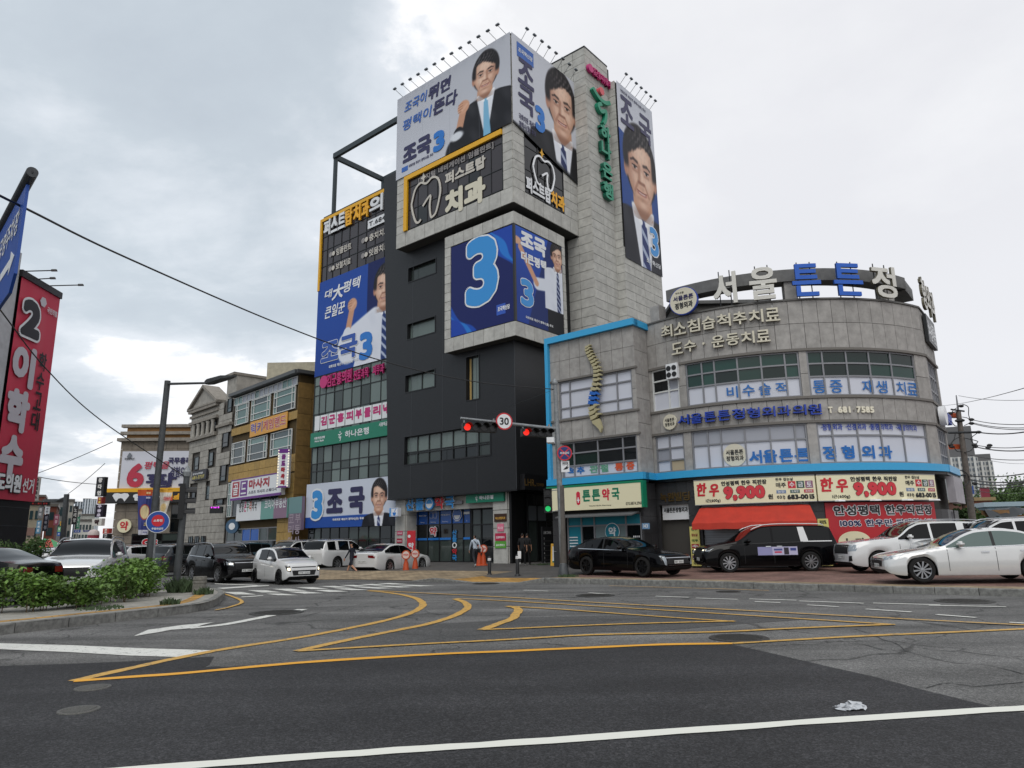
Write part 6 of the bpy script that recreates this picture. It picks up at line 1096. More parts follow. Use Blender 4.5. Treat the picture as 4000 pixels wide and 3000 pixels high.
for h, o_2, t_2 in ((hW0-.05, .28, .35), (hE0-.1, .22, .3), (hC-.75, .15, .25), (hC-.25, .35, .3)): bar('cornice', G1, GL_-.15, e_+.2, h, h+t_2, -.2, o_2, GTR, GB)
bar('cornice', G1, e_+.2, .05, hW0+.6, hW0+.85, -.2, .2, GTR, GB)
m_ = (GL_+e_)/2; MB().prism([(GL_-.2, hC), (e_+.3, hC), (m_, hP)], G1.pt, -1.2, .15).obj('pediment', GST, GB)
for s in (-1, 1): x0, x1 = (GL_-.35, m_) if s < 0 else (e_+.45, m_); MB().prism([(x0, hC+.02), (x0, hC+.3), (x1, hP+.35), (x1, hP+.02)], G1.pt, -1.3, .42).obj('raking_cornice', GTR, GB)
bar('cornice', G1, GL_-.35, e_+.45, hC+.051, hC+.22, -.2, .40, GTR, GB)
for i in range(3): a = G1.q(25, 220+0*i, 1000)[0]-i*1.55; window(GB, G1, (a-.5, .3, a+.5, 2.5), 2, [.7], .08, BLKF, GLT2, .05, .05, name='arched_window')
r = rl(G1, 11, 865, 1425, 1335, 1000, .2); o = board('small_black_sign', 'small black clinic sign on the pale stone building', G1, r, .1, .2, mat('sign_charcoal', '2d2c33', .5)); text(o, G1, '굿모닝의원', (r[0]+.2, r[1]+.55, r[2]-.8, r[3]-.2), WPRT, .31, .02); text(o, G1, '681-3737', (r[0]+.2, r[1]+.12, r[2]-.4, r[1]+.45), paint('d2c46a'), .31, .01)
# ---- dental building with the number six banner
p6_ = AD(9, 436, 2100, 80.0); S6 = Fac(p6_.x, p6_.y, 4); S6b = S6.sub(0, 0, 95); T6h = S6.q(11, 130, 905)[1]; C6h = S6.q(11, 130, 1045)[1]; E6 = 15.0
B6 = thing('dental_building', 'grey stone building with brown tiled attic and dental sign', 'building', (p6_.x+5, p6_.y, .1)); ST6 = mat('taupe_stone', '857c70', .85, var=.06, namt=.2, nscale=2); 
mb = MB(); q = [S6.pt(.1, 0, -.2), S6.pt(E6, 0, -.2), S6.pt(E6, 0, -14), S6.pt(.1, 0, -14)]; mb.add([(v[0], v[1], z) for z in (0, C6h) for v in q], [(0, 1, 5, 4), (1, 2, 6, 5), (2, 3, 7, 6), (3, 0, 4, 7), (4, 5, 6, 7)]); mb.obj('building_core', GSTB, B6)
clad(B6, S6, 0, E6, .2, C6h, -.05, 1.3, .9, ST6, .05, .03, 'stone_panel'); sf = S6.sub(0, 0, -85)
mb = MB(); q = [S6.pt(.3, 0, -.5), S6.pt(E6, 0, -.5), S6.pt(E6, 0, -13), S6.pt(.3, 0, -13)]; mb.add([(v[0], v[1], z) for z in (C6h, T6h) for v in q], [(0, 1, 5, 4), (1, 2, 6, 5), (2, 3, 7, 6), (3, 0, 4, 7), (4, 5, 6, 7)]); mb.obj('attic', mat('brown_attic_tile', '7d5a30', .8, namt=.25, nscale=1.5, stretch=(1, 1, 6)), B6)
for h, o_2 in ((C6h, .45), ((C6h+T6h)/2, -.2), (T6h, -.3)): bar('cornice', S6, -.3, E6, h, h+.35, -.9, o_2, GTR, B6)
r = rl(S6, 11, 160, 1507, 1140, 845, .2); cn8 = [(r[0], r[1]), (E6-1, r[1]), (E6-1, r[3]), (r[0], r[3])]; o = banner('campaign_banner', S6, cn8, lambda x, y, a, h: np.tile(hx('cdcfd8'), (len(x), 1)), 20, 14, .25, sag=.05); tag(o, 'white banner with a huge red numeral six on the dental building', 'banner')
u6 = rl(S6, 11, 215, 1495, 1255, 400, .3); CRIM = paint('b52c46'); text(o, S6, '6', (u6[0]+.1, u6[1]+.1, u6[2]-.1, u6[3]), CRIM, .34, .17, res=4); u6 = rl(S6, 11, 410, 1495, 1345, 640, .3); text(o, S6, '황교안', (u6[0], u6[1], u6[0]+10.5, u6[3]), NAVY, .34, .08)
u6 = rl(S6, 11, 630, 1260, 1195, 815, .3); text(o, S6, '국무총리', (u6[0], u6[1], u6[2]+.4, u6[3]), NAVY, .34, .04); text(o, S6, '경험으로', (u6[0]+.3, u6[1]-1.5, u6[2]+.4, u6[1]-.3), NAVY, .34, .03); u6 = rl(S6, 11, 400, 1310, 1235, 640, .3); text(o, S6, '평택을', u6, CRIM, .34, .025, slant=.2); u6 = rl(S6, 11, 212, 1222, 1198, 308, .3); text(o, S6, '자유와혁신', u6, BLACK, .34, .01); u6 = rl(S6, 11, 235, 1190, 1158, 285, .3); MB().prism([(u6[0], u6[1]), ((u6[0]+u6[2])/2, u6[1]-.25), (u6[2], u6[3]-.2), ((u6[0]+u6[2])/2, u6[3]+.1)], S6.pt, .32, .34).obj('emblem', paint('6b7078'), o)
r = rl(S6, 11, 30, 1640, 1515, 700, .4); r = (r[0]-.2, r[1], E6-1.5, r[3]-.2); o = board('dental_board', 'long black dental sign board with white tooth and yellow edge', S6, r, .2, .5, BLACK); bar('rim', S6, r[0], r[2], r[3]-.02, r[3]+.4, .2, .72, YTRIM, o); hh = r[3]-r[1]; text(o, S6, '안중', (r[0]+3.2, r[1]+hh*.2, r[0]+6.1, r[1]+hh*.85), WPRT, .71, .09); text(o, S6, '미소치과', (r[0]+6.4, r[1]+hh*.2, r[0]+11.2, r[1]+hh*.85), ORNG, .71, .09)
MB().prism([(r[0]+1.0+x*1.8, r[1]+hh*(.15+y*.75)) for x, y in ((0, .7), (.1, .95), (.3, 1), (.5, .9), (.7, 1), (.9, .95), (1, .7), (.88, .35), (.75, 0), (.62, .35), (.5, .42), (.38, .35), (.25, 0), (.12, .35))], S6.pt, .705, .73).obj('emblem', WPRT, o)
for a in (3.4, 6.2, 9.0): window(B6, S6, (a, r[1]-3.2, a+1.5, r[1]-.2), 1, [.5], .09, BLKF, GLD, .06, .05)
window(B6, S6, (2.2, .3, 12, 3.0), 6, [.7], .09, BLKF, [GLD, GLM], .08, .06, name='shop_front'); text(B6, S6, '약', (3.4, 1.0, 5.0, 2.5), RED, .2, .06, out=WPRT, outw=.06)
ps_ = thing('pharmacy_letter_sign', 'red on cream disc and blue letters over the far pharmacy', 'sign', S6.pt(4, 3.5, .2)); a, h = S6.q(12, 1340, 425, .3); disc(ps_, S6, a, h, .75, CREAM, .1, .2, 'disc'); text(ps_, S6, '약', (a-.45, h-.5, a+.45, h+.5), RED, .31, .04); letters(ps_, S6, '서', (a+1.6, h-.7, a+3.0, h+.7), BLUL, .1, .2, .06, gap=0)
# ---- blade signs at the street corner of the dental building
for n, x0, yb, x1, yt, bg, s, tc_, lb in ((21, 1447, 980, 1565, 700, '16151a', '창다인', 'd9d6d2', 'black vertical blade sign high on the dental building corner'), (21, 1443, 1285, 1560, 1100, '1c1426', '구종오', 'd7cfe0', 'dark purple blade sign above the white pharmacy blade sign'), (21, 1400, 1412, 1540, 1305, 'd8d6cf', '약', '3a2328', 'white square pharmacy blade sign on the dental building corner'), (21, 1560, 1525, 1648, 1450, 'b8463c', '교육', 'f1e4dd', 'red square sign low on the dental building corner'), (21, 1560, 1600, 1645, 1528, '1b1b20', '피아노', 'e6e6e6', 'black square sign under the red corner sign'), (21, 1480, 1090, 1545, 990, '8f2f2a', '노래', 'e9c85a', 'small dark red blade sign between two dark blade signs')):
    f_ = Fac(*AD(n, (x0+x1)/2, 1500, 66.5)[:2], -14); r = rl(f_, n, x0, yb, yt, x1); o = board('blade_sign', lb, f_, r, 0, .4, paint(bg)); k = len(s); hh = (r[3]-r[1])/k
    for i, c in enumerate(s): text(o, f_, c, (r[0]+.25*(r[2]-r[0]), r[3]-hh*(i+1)+.12*hh, r[2]-.25*(r[2]-r[0]), r[3]-hh*i-.12*hh), paint(tc_), .41, .04)
# ---- black building with the red banner
pr = AD(9, 108, 2100, 37.0); RBF = Fac(pr.x, pr.y, 93); tops_ = RBF.q(9, 225, 1167)[1]; rbot = RBF.q(9, 150, 1963)[1]; ra = RBF.q(9, 45, 1300)[0]
RBD = thing('black_building', 'black fronted shop building carrying the huge red banner', 'building', (pr.x-6, pr.y-4, .1)); BKW = mat('black_shop_wall', '121214', .5, namt=.2, nscale=3)
mb = MB(); q = [RBF.pt(-22, 0, -.05), RBF.pt(-.05, 0, -.05), RBF.pt(-.05, 0, -14), RBF.pt(-22, 0, -14)]; mb.add([(v[0], v[1], z) for z in (0, tops_+.1) for v in q], [(0, 1, 5, 4), (1, 2, 6, 5), (2, 3, 7, 6), (3, 0, 4, 7), (4, 5, 6, 7)]); mb.obj('wall', BKW, RBD)
bar('white_pilaster', RBF, -16, ra-.12, 4.5, tops_+1.2, -.5, .05, mat('white_render', 'b9babd', .7, namt=.15, nscale=1.5), RBD); bar('parapet', RBF, ra-.1, .05, tops_, tops_+.35, -.4, .2, BLKF, RBD)
for h in (1.6, 2.7, 3.6): bar('panel_joint', RBF, -20, -.1, h, h+.02, .0, .012, JOINT, RBD)
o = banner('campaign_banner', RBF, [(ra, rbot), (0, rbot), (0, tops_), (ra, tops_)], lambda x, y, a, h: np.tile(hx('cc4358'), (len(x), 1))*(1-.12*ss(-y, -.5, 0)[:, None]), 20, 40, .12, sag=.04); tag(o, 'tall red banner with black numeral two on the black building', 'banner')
u_ = rl(RBF, 23, 140, 1790, 1370, 420, .2); hh2 = RBF.q(23, 420, 1430, .2)[1]; L0 = ra+.1; L1 = RBF.q(23, 425, 1600, .2)[0]+.25
yA = RBF.q(23, 250, 1345, .2)[1]; yB = RBF.q(8, 170, 1475, .2)[1]; text(o, RBF, '2', (L0+.15, yB+.35, L1-.05, yA-.35), BLACK, .22, .16, out=WPRT, outw=.12, res=4)
hz = yB-.1; ch_ = (hz-RBF.q(9, 100, 1890, .2)[1])/3
for i, c in enumerate('이학수'): text(o, RBF, c, (L0-.05, hz-ch_*(i+1)+.15, L1, hz-ch_*i), GREYP if False else paint('c3bfc6'), .2, .13)
text(o, RBF, '도의원', (ra+.1, rbot+.35, ra+(0-ra)*.58, rbot+1.25), WPRT, .2, .04, out=BLACK, outw=.05); text(o, RBF, '선거', (ra+(0-ra)*.62, rbot+.4, -.35, rbot+1.15), WPRT, .2, .02)
vv = RBF.q(8, 320, 1560, .2); vert(o, RBF, '학수고대', vv[0]-.05, vv[0]+.62, RBF.q(8, 320, 1555, .2)[1], 1.05, BLACK, .2, .03); uu = RBF.q(23, 445, 1480, .2); disc(o, RBF, uu[0]+.2, uu[1], .28, paint('c9c5cb'), .2, .01, 'emblem', 6); text(o, RBF, '국민의힘', (uu[0]+.6, uu[1]-.45, uu[0]+1.5, uu[1]-.1), paint('d5c9ce'), .2, .015)
for i, (t, l_) in enumerate(((.12, 1.5), (.45, .8), (.75, 1.7))): o = MB().tube([RBF.pt(ra*(1-t), tops_+.45, 0), RBF.pt(ra*(1-t), tops_+.5, l_)], .03, 6).obj('banner_lamp_arm', BLKF); tag(o, ('long', 'short', 'middle')[i if i < 2 else 2]+' dark lamp arm above the red banner', 'lamp arm'); MB().add([RBF.pt(ra*(1-t)+x, tops_+.5+z, l_+y) for x, y, z in ((-.07, -.25, -.04), (.07, -.25, -.04), (.07, .05, -.04), (-.07, .05, -.04), (-.05, -.2, .05), (.05, -.2, .05), (.05, .03, .05), (-.05, .03, .05))], [(0, 1, 2, 3), (4, 5, 6, 7), (0, 1, 5, 4), (1, 2, 6, 5), (2, 3, 7, 6), (3, 0, 4, 7)]).obj('lamp_head', BLKF, o)
# ---- the far street
def far_house(label, n, x0, x1, yt, Y, col, roof='5a5650', dep=8, rows=3, cols=3, glass=GLT2, name='street_building', extra=None, ang=31):
    a_ = AD(n, x0, yt, Y); f = Fac(a_.x, Y, ang); w = f.q(n, x1, yt)[0]; h = a_.z; t = thing(name, label, 'building', (a_.x+w/2, Y, 0))
    mb = MB(); q = [f.pt(0, 0, 0), f.pt(w, 0, 0), f.pt(w, 0, -dep), f.pt(0, 0, -dep)]; mb.add([(v[0], v[1], z) for z in (0, h) for v in q], [(0, 1, 5, 4), (1, 2, 6, 5), (2, 3, 7, 6), (3, 0, 4, 7), (4, 5, 6, 7)]); mb.obj('wall', mat('wall_'+col, col, .85, namt=.2, nscale=.8), t); bar('roof', f, -.15, w+.15, h, h+.3, -dep, .2, paint(roof), t)
    for i in range(cols):
        for j in range(rows):
            a0, a1 = w*(i+.2)/cols, w*(i+.8)/cols; hh = (h-1.0)/rows; piece('window', f, a0, a1, .8+hh*j+hh*.25, .8+hh*j+hh*.75, .0, .06, glass, t)
    if extra: extra(t, f, w, h)
    return t, f, w, h
far_house('grey three storey house with plain side wall on far street', 21, 745, 985, 1050, 95, '80817f', rows=3, cols=2, dep=12); far_house('narrow dark red brick house on far street', 21, 690, 840, 1125, 84, '6e3a2c', rows=3, cols=1, dep=10)
far_house('pale cream house behind narrow vertical signs', 21, 440, 600, 1090, 62, '9a917e', rows=3, cols=2); far_house('pale weathered house with balcony windows on far street', 21, 975, 1085, 1045, 108, 'a7a49b', rows=4, cols=2); far_house('low white house with many floors at street end', 21, 1120, 1205, 1185, 135, 'b9b8b0', rows=4, cols=2); far_house('pale flat roofed house at the street end', 21, 1190, 1400, 1255, 150, 'a3a59d', rows=3, cols=4); far_house('reddish rooftop house behind the red banner', 21, 520, 660, 980, 110, '7a4436', rows=4, cols=2)
far_house('stepped white house low at street end', 21, 1170, 1360, 1340, 128, 'c0c0b8', rows=3, cols=4)
for x0, x1, yt, Y, lb, cc in ((1110, 1230, 1060, 420, 'far dark slate apartment tower above the street', '4c5a66'), (1228, 1345, 1015, 400, 'far pale ribbed apartment tower, nearer of two', '8b95a0'), (1340, 1428, 1022, 440, 'far pale ribbed apartment tower with stepped top', '939ca6'), (1405, 1470, 1140, 520, 'faint far apartment slab beside the blade signs', 'a5b0ba')):
    t, f, w, h = far_house(lb, 21, x0, x1, yt, Y, cc, dep=18, rows=14, cols=3, glass=mat('far_glass', '5d6973', .3), name='apartment_tower')
    for i in range(3): bar('rib', f, w*(i+.9)/3-.35, w*(i+.9)/3+.35, 0, h, .0, .6, paint('c5ccd2'), t)
for n, x0, yb, x1, yt, Y, bg, s, tc_, lb in ((21, 555, 1300, 625, 1130, 60, '6f7173', '영어', 'c9c9c9', 'grey vertical shop sign on far street'), (21, 530, 1525, 595, 1335, 60, '5f8fae', '한의원', 'dfe8ee', 'pale blue vertical clinic sign on far street'), (21, 625, 1490, 700, 1245, 66, '23263a', '정육점', 'b9bccb', 'navy vertical shop sign on far street'), (21, 790, 1400, 860, 1245, 72, '8f4a5f', '미용', 'd9b9c2', 'faded pink vertical shop sign beside brick house'), (21, 1055, 1390, 1130, 1120, 98, '1b1b1d', '노래방', 'd8d8d4', 'black vertical karaoke sign on far street'), (21, 850, 1500, 930, 1425, 78, '7fb98d', '약국', 'e9f2ea', 'pale green sign above blue sign on far street'), (21, 845, 1560, 925, 1503, 78, '2b5fae', '은행', 'e4ebf5', 'blue sign under pale green sign on far street'), (21, 885, 1410, 945, 1345, 80, 'c79a2b', '식당', '5a3a10', 'yellow square sign on far street'), (21, 660, 1235, 730, 1130, 62, 'c3c7cb', '사진', '6c7076', 'pale square sign tilted on far street'), (21, 468, 1040, 568, 690, 50, 'a9a7a2', 'olleh', '3c3c3e', 'tall grey telecom blade sign behind red banner'), (21, 455, 1110, 740, 1060, 48, '1a1618', 'LED', 'c03a34', 'long dark LED board with red letters behind red banner'), (21, 1090, 1510, 1185, 1470, 120, '2f4f9c', '구두', 'dfe4f0', 'blue shop sign low at street end'), (21, 1225, 1500, 1320, 1475, 118, '3a3f8c', '회', 'dfe4f0', 'indigo shop sign low at street end'), (21, 1120, 1450, 1165, 1280, 112, '3f8f6c', '마트', 'e2efe8', 'green vertical banner low at street end'), (21, 390, 1555, 500, 1440, 45, 'c09a8c', '', 'c09a8c', 'plain pink sign box behind the black building corner')):
    f_ = Fac(*AD(n, (x0+x1)/2, 1500, Y)[:2], 26); r = rl(f_, n, x0, yb, yt, x1); o = board('street_sign', lb, f_, r, 0, .3, paint(bg)); v = (r[3]-r[1]) > 1.3*(r[2]-r[0]); k = len(s)
    for i, c in enumerate(s):
        if v: hh = (r[3]-r[1])/(k+.5); rr = (r[0]+.22*(r[2]-r[0]), r[3]-hh*(i+1.1), r[2]-.22*(r[2]-r[0]), r[3]-hh*(i+.3))
        else: ww = (r[2]-r[0])/(k+.5); rr = (r[0]+ww*(i+.3), r[1]+.25*(r[3]-r[1]), r[0]+ww*(i+1.1), r[3]-.25*(r[3]-r[1]))
        text(o, f_, c, rr, paint(tc_), .31, .02)
# inflatable advertising column and parasols
c = AD(21, 1372, 1600, 75); o = thing('inflatable_column', 'crimson inflatable advertising column with yellow numbers by far street', 'inflatable', (c.x, c.y, 0)); h1 = AD(21, 1372, 1475, 75).z; MB().lathe([(.5, .0), (.55, .6), (.54, h1-.4), (.45, h1-.12), (.25, h1), (0, h1+.05)], (c.x, c.y, 0), 20).obj('tube', mat('inflatable_crimson', '8f2436', .5), o, True, 60); MB().lathe([(.56, h1-.5), (.5, h1-.15), (.3, h1+.03), (0, h1+.1)], (c.x, c.y, 0), 20).obj('cap', paint('c9b9b5'), o, True, 60); f_ = Fac(c.x, c.y-.56, 0); text(o, f_, '24시', (-.36, h1-1.6, .36, h1-1.1), YTRIM, .03, .03)
for x, cc, lb in ((655, ('2f9a55', '1f7a44'), 'green market parasol beyond the low bush'), (735, ('c4483a', '3f9a5a'), 'red and green market parasol beyond the low bush')):
    c = AD(21, x, 1640, 52); o = thing('market_parasol', lb, 'parasol', (c.x, c.y, 0)); top = AD(21, x, 1595, 52).z; mb = MB(); n = 8; mb.add([(c.x, c.y, top)]+[(c.x+1.3*math.cos(k*math.pi/4), c.y+1.3*math.sin(k*math.pi/4), top-.65) for k in range(8)], [(0, 1+k, 1+(k+1) % 8) for k in range(8)]); mb.m = [k % 2 for k in range(8)]; mb.obj('canopy', [paint(cc[0]), paint(cc[1])], o); MB().tube([(c.x, c.y, 0), (c.x, c.y, top)], .03, 6).obj('pole', GRF, o)
# ================================================================== background on the right
# far apartment blocks
def apartment(label, n, x0, x1, yt, Y, col, rows, cols, ang=-20, step=None):
    a_ = AD(n, x0, yt, Y); f = Fac(a_.x, Y, ang); w = f.q(n, x1, yt)[0]; h = a_.z; t = thing('apartment_block', label, 'building', (a_.x+w/2, Y, 0)); mb = MB(); q = [f.pt(0, 0, 0), f.pt(w, 0, 0), f.pt(w, 0, -16), f.pt(0, 0, -16)]
    mb.add([(v[0], v[1], z) for z in (0, h) for v in q], [(0, 1, 5, 4), (1, 2, 6, 5), (2, 3, 7, 6), (3, 0, 4, 7), (4, 5, 6, 7)]); mb.obj('wall', mat('wall_'+col, col, .85, namt=.1, nscale=.3), t)
    g = mat('far_window', '5b636b', .25, var=.25)
    for i in range(cols):
        for j in range(rows):
            hh = h/rows; piece('window', f, w*(i+.22)/cols, w*(i+.74)/cols, hh*j+hh*.25, hh*j+hh*.78, 0, .15, g, t)
    for i in range(1, cols, 2): bar('pilaster', f, w*i/cols-.25, w*i/cols+.25, 0, h, .0, .5, paint('c9c9c5'), t)
    if step: bar('crown', f, w*step[0], w*step[1], h, h+step[2], -14, -.5, paint('5f5f60'), t)
    return t
apartment('far white apartment block with dark stepped crown behind utility pole', 22, 315, 640, 770, 185, 'b3b4b2', 15, 8, step=(.1, .95, 8)); apartment('far white apartment block with low dark crown, right of the pole', 22, 480, 795, 815, 200, 'bdbebb', 15, 8, step=(.35, .98, 2))
# low buildings, container, timber
def simple_block(name, label, cat, n, x0, x1, yt, Y, dep, col, ang=-15, roof=None):
    a_ = AD(n, x0, yt, Y); f = Fac(a_.x, Y, ang); w = f.q(n, x1, yt)[0]; h = a_.z; t = thing(name, label, cat, (a_.x+w/2, Y, 0)); mb = MB(); q = [f.pt(0, 0, 0), f.pt(w, 0, 0), f.pt(w, 0, -dep), f.pt(0, 0, -dep)]
    mb.add([(v[0], v[1], z) for z in (0, h) for v in q], [(0, 1, 5, 4), (1, 2, 6, 5), (2, 3, 7, 6), (3, 0, 4, 7), (4, 5, 6, 7)]); mb.obj('wall', mat('wall_'+col, col, .8, namt=.2, nscale=.6), t)
    if roof: bar('roof', f, -.3, w+.3, h, h+.35, -dep, .3, paint(roof), t)
    return t, f, w, h
t, f, w, h = simple_block('low_house', 'low brick house with dark red roof sign behind timber', 'building', 22, 500, 790, 1225, 78, 8, '8a5a46', roof='8f7a55')
for i in range(4): piece('window', f, w*(i+.2)/4, w*(i+.8)/4, h-2.2, h-1.0, 0, .06, GLT2, t)
bar('roof_sign', f, w*.65, w*.97, h+.35, h+1.4, -.3, 0, paint('7d2334'), t); bar('roof_sign', f, .0, w*.12, h+.35, h+1.2, -.3, 0, paint('7d2334'), t)
t, f, w, h = simple_block('site_container', 'pale blue corrugated site container with one window', 'container', 22, 740, 1085, 1285, 58, 2.6, '8fa7b3', roof='9aaeb8'); window(t, f, (w*.72, h-1.9, w*.9, h-.9), 2, 1, .02, WHF, GLM, .06, .05)
for i in range(20): bar('rib', f, w*i/20, w*i/20+.12, .2, h-.05, 0, .05, mat('container_rib', '86a0ad', .6), t)
WOOD = mat('stacked_timber', '7c5f3f', .9, var=.25, namt=.3, nscale=3)
def timber(label, n, x0, x1, yt, Y, rows):
    a_ = AD(n, x0, yt, Y); f = Fac(a_.x, Y, -12); w = f.q(n, x1, yt)[0]; h = a_.z; t = thing('timber_stack', label, 'timber', (a_.x+w/2, Y, 0)); hh = h/rows
    for j in range(rows):
        k = max(2, int(w/2.2)); 
        for i in range(k): piece('timber_bundle', f, w*i/k+.04, w*(i+1)/k-.04, hh*j+.04, hh*(j+1)-.02, -1.6+random.uniform(-.2, .2), random.uniform(-.15, .15), WOOD, t)
timber('long stack of weathered timber below the blue container', 22, 590, 975, 1320, 52, 6); timber('lower stack of timber beside the hospital side wall', 22, 430, 640, 1385, 48, 5); timber('stack of timber at the right of the blue container', 22, 1050, 1300, 1365, 54, 5)
a_ = AD(22, 735, 1340, 51.5); mb = MB(); n_ = 10; V = []
for i in range(n_+1):
    for j in range(5): V.append((a_.x+5.2*i/n_, 51.2+j*.5, a_.z+.25-.25*abs(i-5)/5+.18*math.sin(i*1.7+j)+(-.5 if j == 0 else 0)))
mb.add(V, [(i*5+j, i*5+5+j, i*5+6+j, i*5+j+1) for i in range(n_) for j in range(4)]); o = mb.obj('tarpaulin', mat('dark_tarpaulin', '33373a', .6), smooth=True); tag(o, 'dark tarpaulin draped over the timber stack', 'tarpaulin')
# trees
LEAF = mat('tree_leaf', '4e6b2e', .7, namt=.45, nscale=1.2, col2=(.03, .055, .018)); BARK = mat('bark', '4a3d31', .9, namt=.3, nscale=8, bump=.4)
def leaves(n, fn, size, mname, m, parent, name='foliage', kind=None, flat_=False):
    P = fn(n); n = len(P); nrm = rng.normal(size=(n, 3)); nrm /= np.linalg.norm(nrm, axis=1)[:, None]
    if flat_: nrm[:, 2] = np.abs(nrm[:, 2])+.5; nrm /= np.linalg.norm(nrm, axis=1)[:, None]
    t = np.cross(nrm, rng.normal(size=(n, 3))); t /= np.linalg.norm(t, axis=1)[:, None]; b = np.cross(nrm, t); s = size*rng.uniform(.45, 1.5, n)[:, None]
    V = np.stack([P-t*s*.5, P+b*s*.32+nrm*s*.06, P+t*s*.5, P-b*s*.32+nrm*s*.06], 1).reshape(-1, 3); F = np.arange(4*n).reshape(-1, 4)
    me = bpy.data.meshes.new(name); me.from_pydata(V.tolist(), [], F.tolist()); o = obj(name, me, m, parent)
    if kind: o['kind'] = kind
    return o
def tree(label, c, h, r, n, seed, trunk=.25, lo=.35, conifer=False):
    t = thing('tree', label, 'tree', c); rg = np.random.default_rng(seed); cl = []
    for k in range(26):
        a = rg.uniform(0, 6.28); z = rg.uniform(lo, 1); rad = r*(math.sqrt(max(0, 1-((z-.62)/.42)**2)) if not conifer else (1.05-z))*rg.uniform(.35, 1)
        cl.append((c[0]+rad*math.cos(a), c[1]+rad*math.sin(a), c[2]+h*z, r*rg.uniform(.22, .42)*(.6 if conifer else 1)))
    cl = np.array(cl)
    def fn(n):
        i = rg.integers(0, len(cl), n); d = rg.normal(size=(n, 3)); d /= np.linalg.norm(d, axis=1)[:, None]; return cl[i, :3]+d*(cl[i, 3]*rg.uniform(.35, 1.0, n)**.6)[:, None]
    leaves(n, fn, .30 if h > 5 else .2, 'leaf', LEAF, t, 'crown'); mb = MB(); mb.tube([c, (c[0]+.1, c[1], c[2]+h*.35), (c[0]-.1, c[1]+.1, c[2]+h*.8)], [trunk, trunk*.7, trunk*.25], 8)
    for k in range(7): q = cl[k]; mb.tube([(c[0], c[1], c[2]+h*.35), ((c[0]+q[0])/2, (c[1]+q[1])/2, c[2]+h*.5), tuple(q[:3])], [trunk*.4, trunk*.3, trunk*.1], 5)
    mb.obj('trunk', BARK, t, True); return t
for x, yt, Y, r, s, lb in ((1060, 1105, 85, 5.5, 1, 'broad green tree behind the blue container, taller of two'), (860, 1160, 88, 4.5, 2, 'rounded green tree behind the timber stack'), (1200, 1130, 84, 5, 3, 'broad green tree at the end of the timber yard'), (960, 1175, 92, 4, 9, 'small green tree between two broader ones')):
    b = AD(22, x, yt, Y); tree(lb, (b.x, Y, 0), b.z, r, 5200, s)
b = AD(22, 470, 1060, 43); tree('dark pruned pine beside the hospital side wall', (b.x, 43, 0), b.z, 1.5, 3800, 5, .15, .3, True)
# utility pole with wires
UP = AD(22, 590, 1450, 40.5); ptop = AD(22, 415, 118, 40.5)
pole = thing('utility_pole', 'leaning concrete utility pole crowded with wires and insulators', 'utility pole', (UP.x, UP.y, 0)); CP = mat('pole_concrete', '6d6660', .85, namt=.25, nscale=6); d_ = Vector(ptop)-Vector((UP.x, UP.y, UP.z)); base_ = Vector((UP.x, UP.y, UP.z))-d_*(UP.z/d_.z)
def onp(t): return base_.lerp(Vector(ptop), t)
MB().tube([onp(0), onp(.5), onp(.9)], [.2, .165, .13], 12).obj('shaft', CP, pole, True, 40); MB().tube([onp(.9), onp(1)], [.06, .03], 8).obj('spike', GRF, pole)
INS = mat('insulator_black', '1b1c1e', .5); ORW = mat('sign_orange', 'c4562a', .5)
for x0, y0, x1, y1, w_ in ((335, 510, 640, 503, .07), (360, 265, 500, 285, .05), (250, 318, 420, 290, .04), (405, 965, 510, 950, .05)):
    p, q = AD(22, x0, y0, 40.4), AD(22, x1, y1, 40.4); MB().tube([p, q], w_, 6).obj('crossarm', mat('crossarm_steel', '3d4043', .5, .5), pole)
for x, y in ((270, 285), (350, 308), (575, 372), (575, 412), (650, 503), (605, 636), (615, 655), (355, 635), (370, 655), (765, 641), (750, 664), (465, 230), (610, 1040), (430, 385), (475, 380)):
    p = AD(22, x, y, 40.35); MB().lathe([(0, -.16), (.05, -.14), (.09, -.05), (.09, .05), (.05, .14), (0, .16)], (p.x, p.y, p.z), 8, axis='x').obj('insulator', INS, pole)
mb = MB(); c_ = AD(22, 465, 985, 40.2); mb.tube([(c_.x+.45*math.cos(k*.39), c_.y, c_.z+.45*math.sin(k*.39)) for k in range(17)], .03, 5); mb.obj('cable_coil', INS, pole)
CAB = mat('black_cable', '191a1c', .5)
def cable(label, pts, r, parent=None, name='cable', m=CAB, sag=0):
    P = smooth_pts(pts, 8) if len(pts) > 2 else [Vector(pts[0]).lerp(Vector(pts[1]), k/10) for k in range(11)]
    if sag: n = len(P)-1; P = [p-Vector((0, 0, sag*4*(k/n)*(1-k/n))) for k, p in enumerate(P)]
    o = MB().tube(P, r, 6).obj(name, m, parent, True)
    if label: tag(o, label, 'cable')
    return o
for pts in (((420, 250), (380, 280), (350, 345), (430, 355)), ((480, 210), (540, 240), (545, 320), (560, 372)), ((380, 320), (365, 380), (400, 435), (440, 435)), ((480, 345), (540, 360), (560, 400), (500, 435)), ((405, 515), (395, 570), (350, 630)), ((470, 545), (400, 580), (350, 640)), ((640, 510), (570, 570), (600, 630)), ((500, 565), (640, 600), (590, 640)), ((390, 650), (420, 700), (480, 710)), ((600, 660), (560, 700), (500, 715))): cable(None, [AD(22, x, y, 40.3) for x, y in pts], .022, pole, 'jumper_wire')
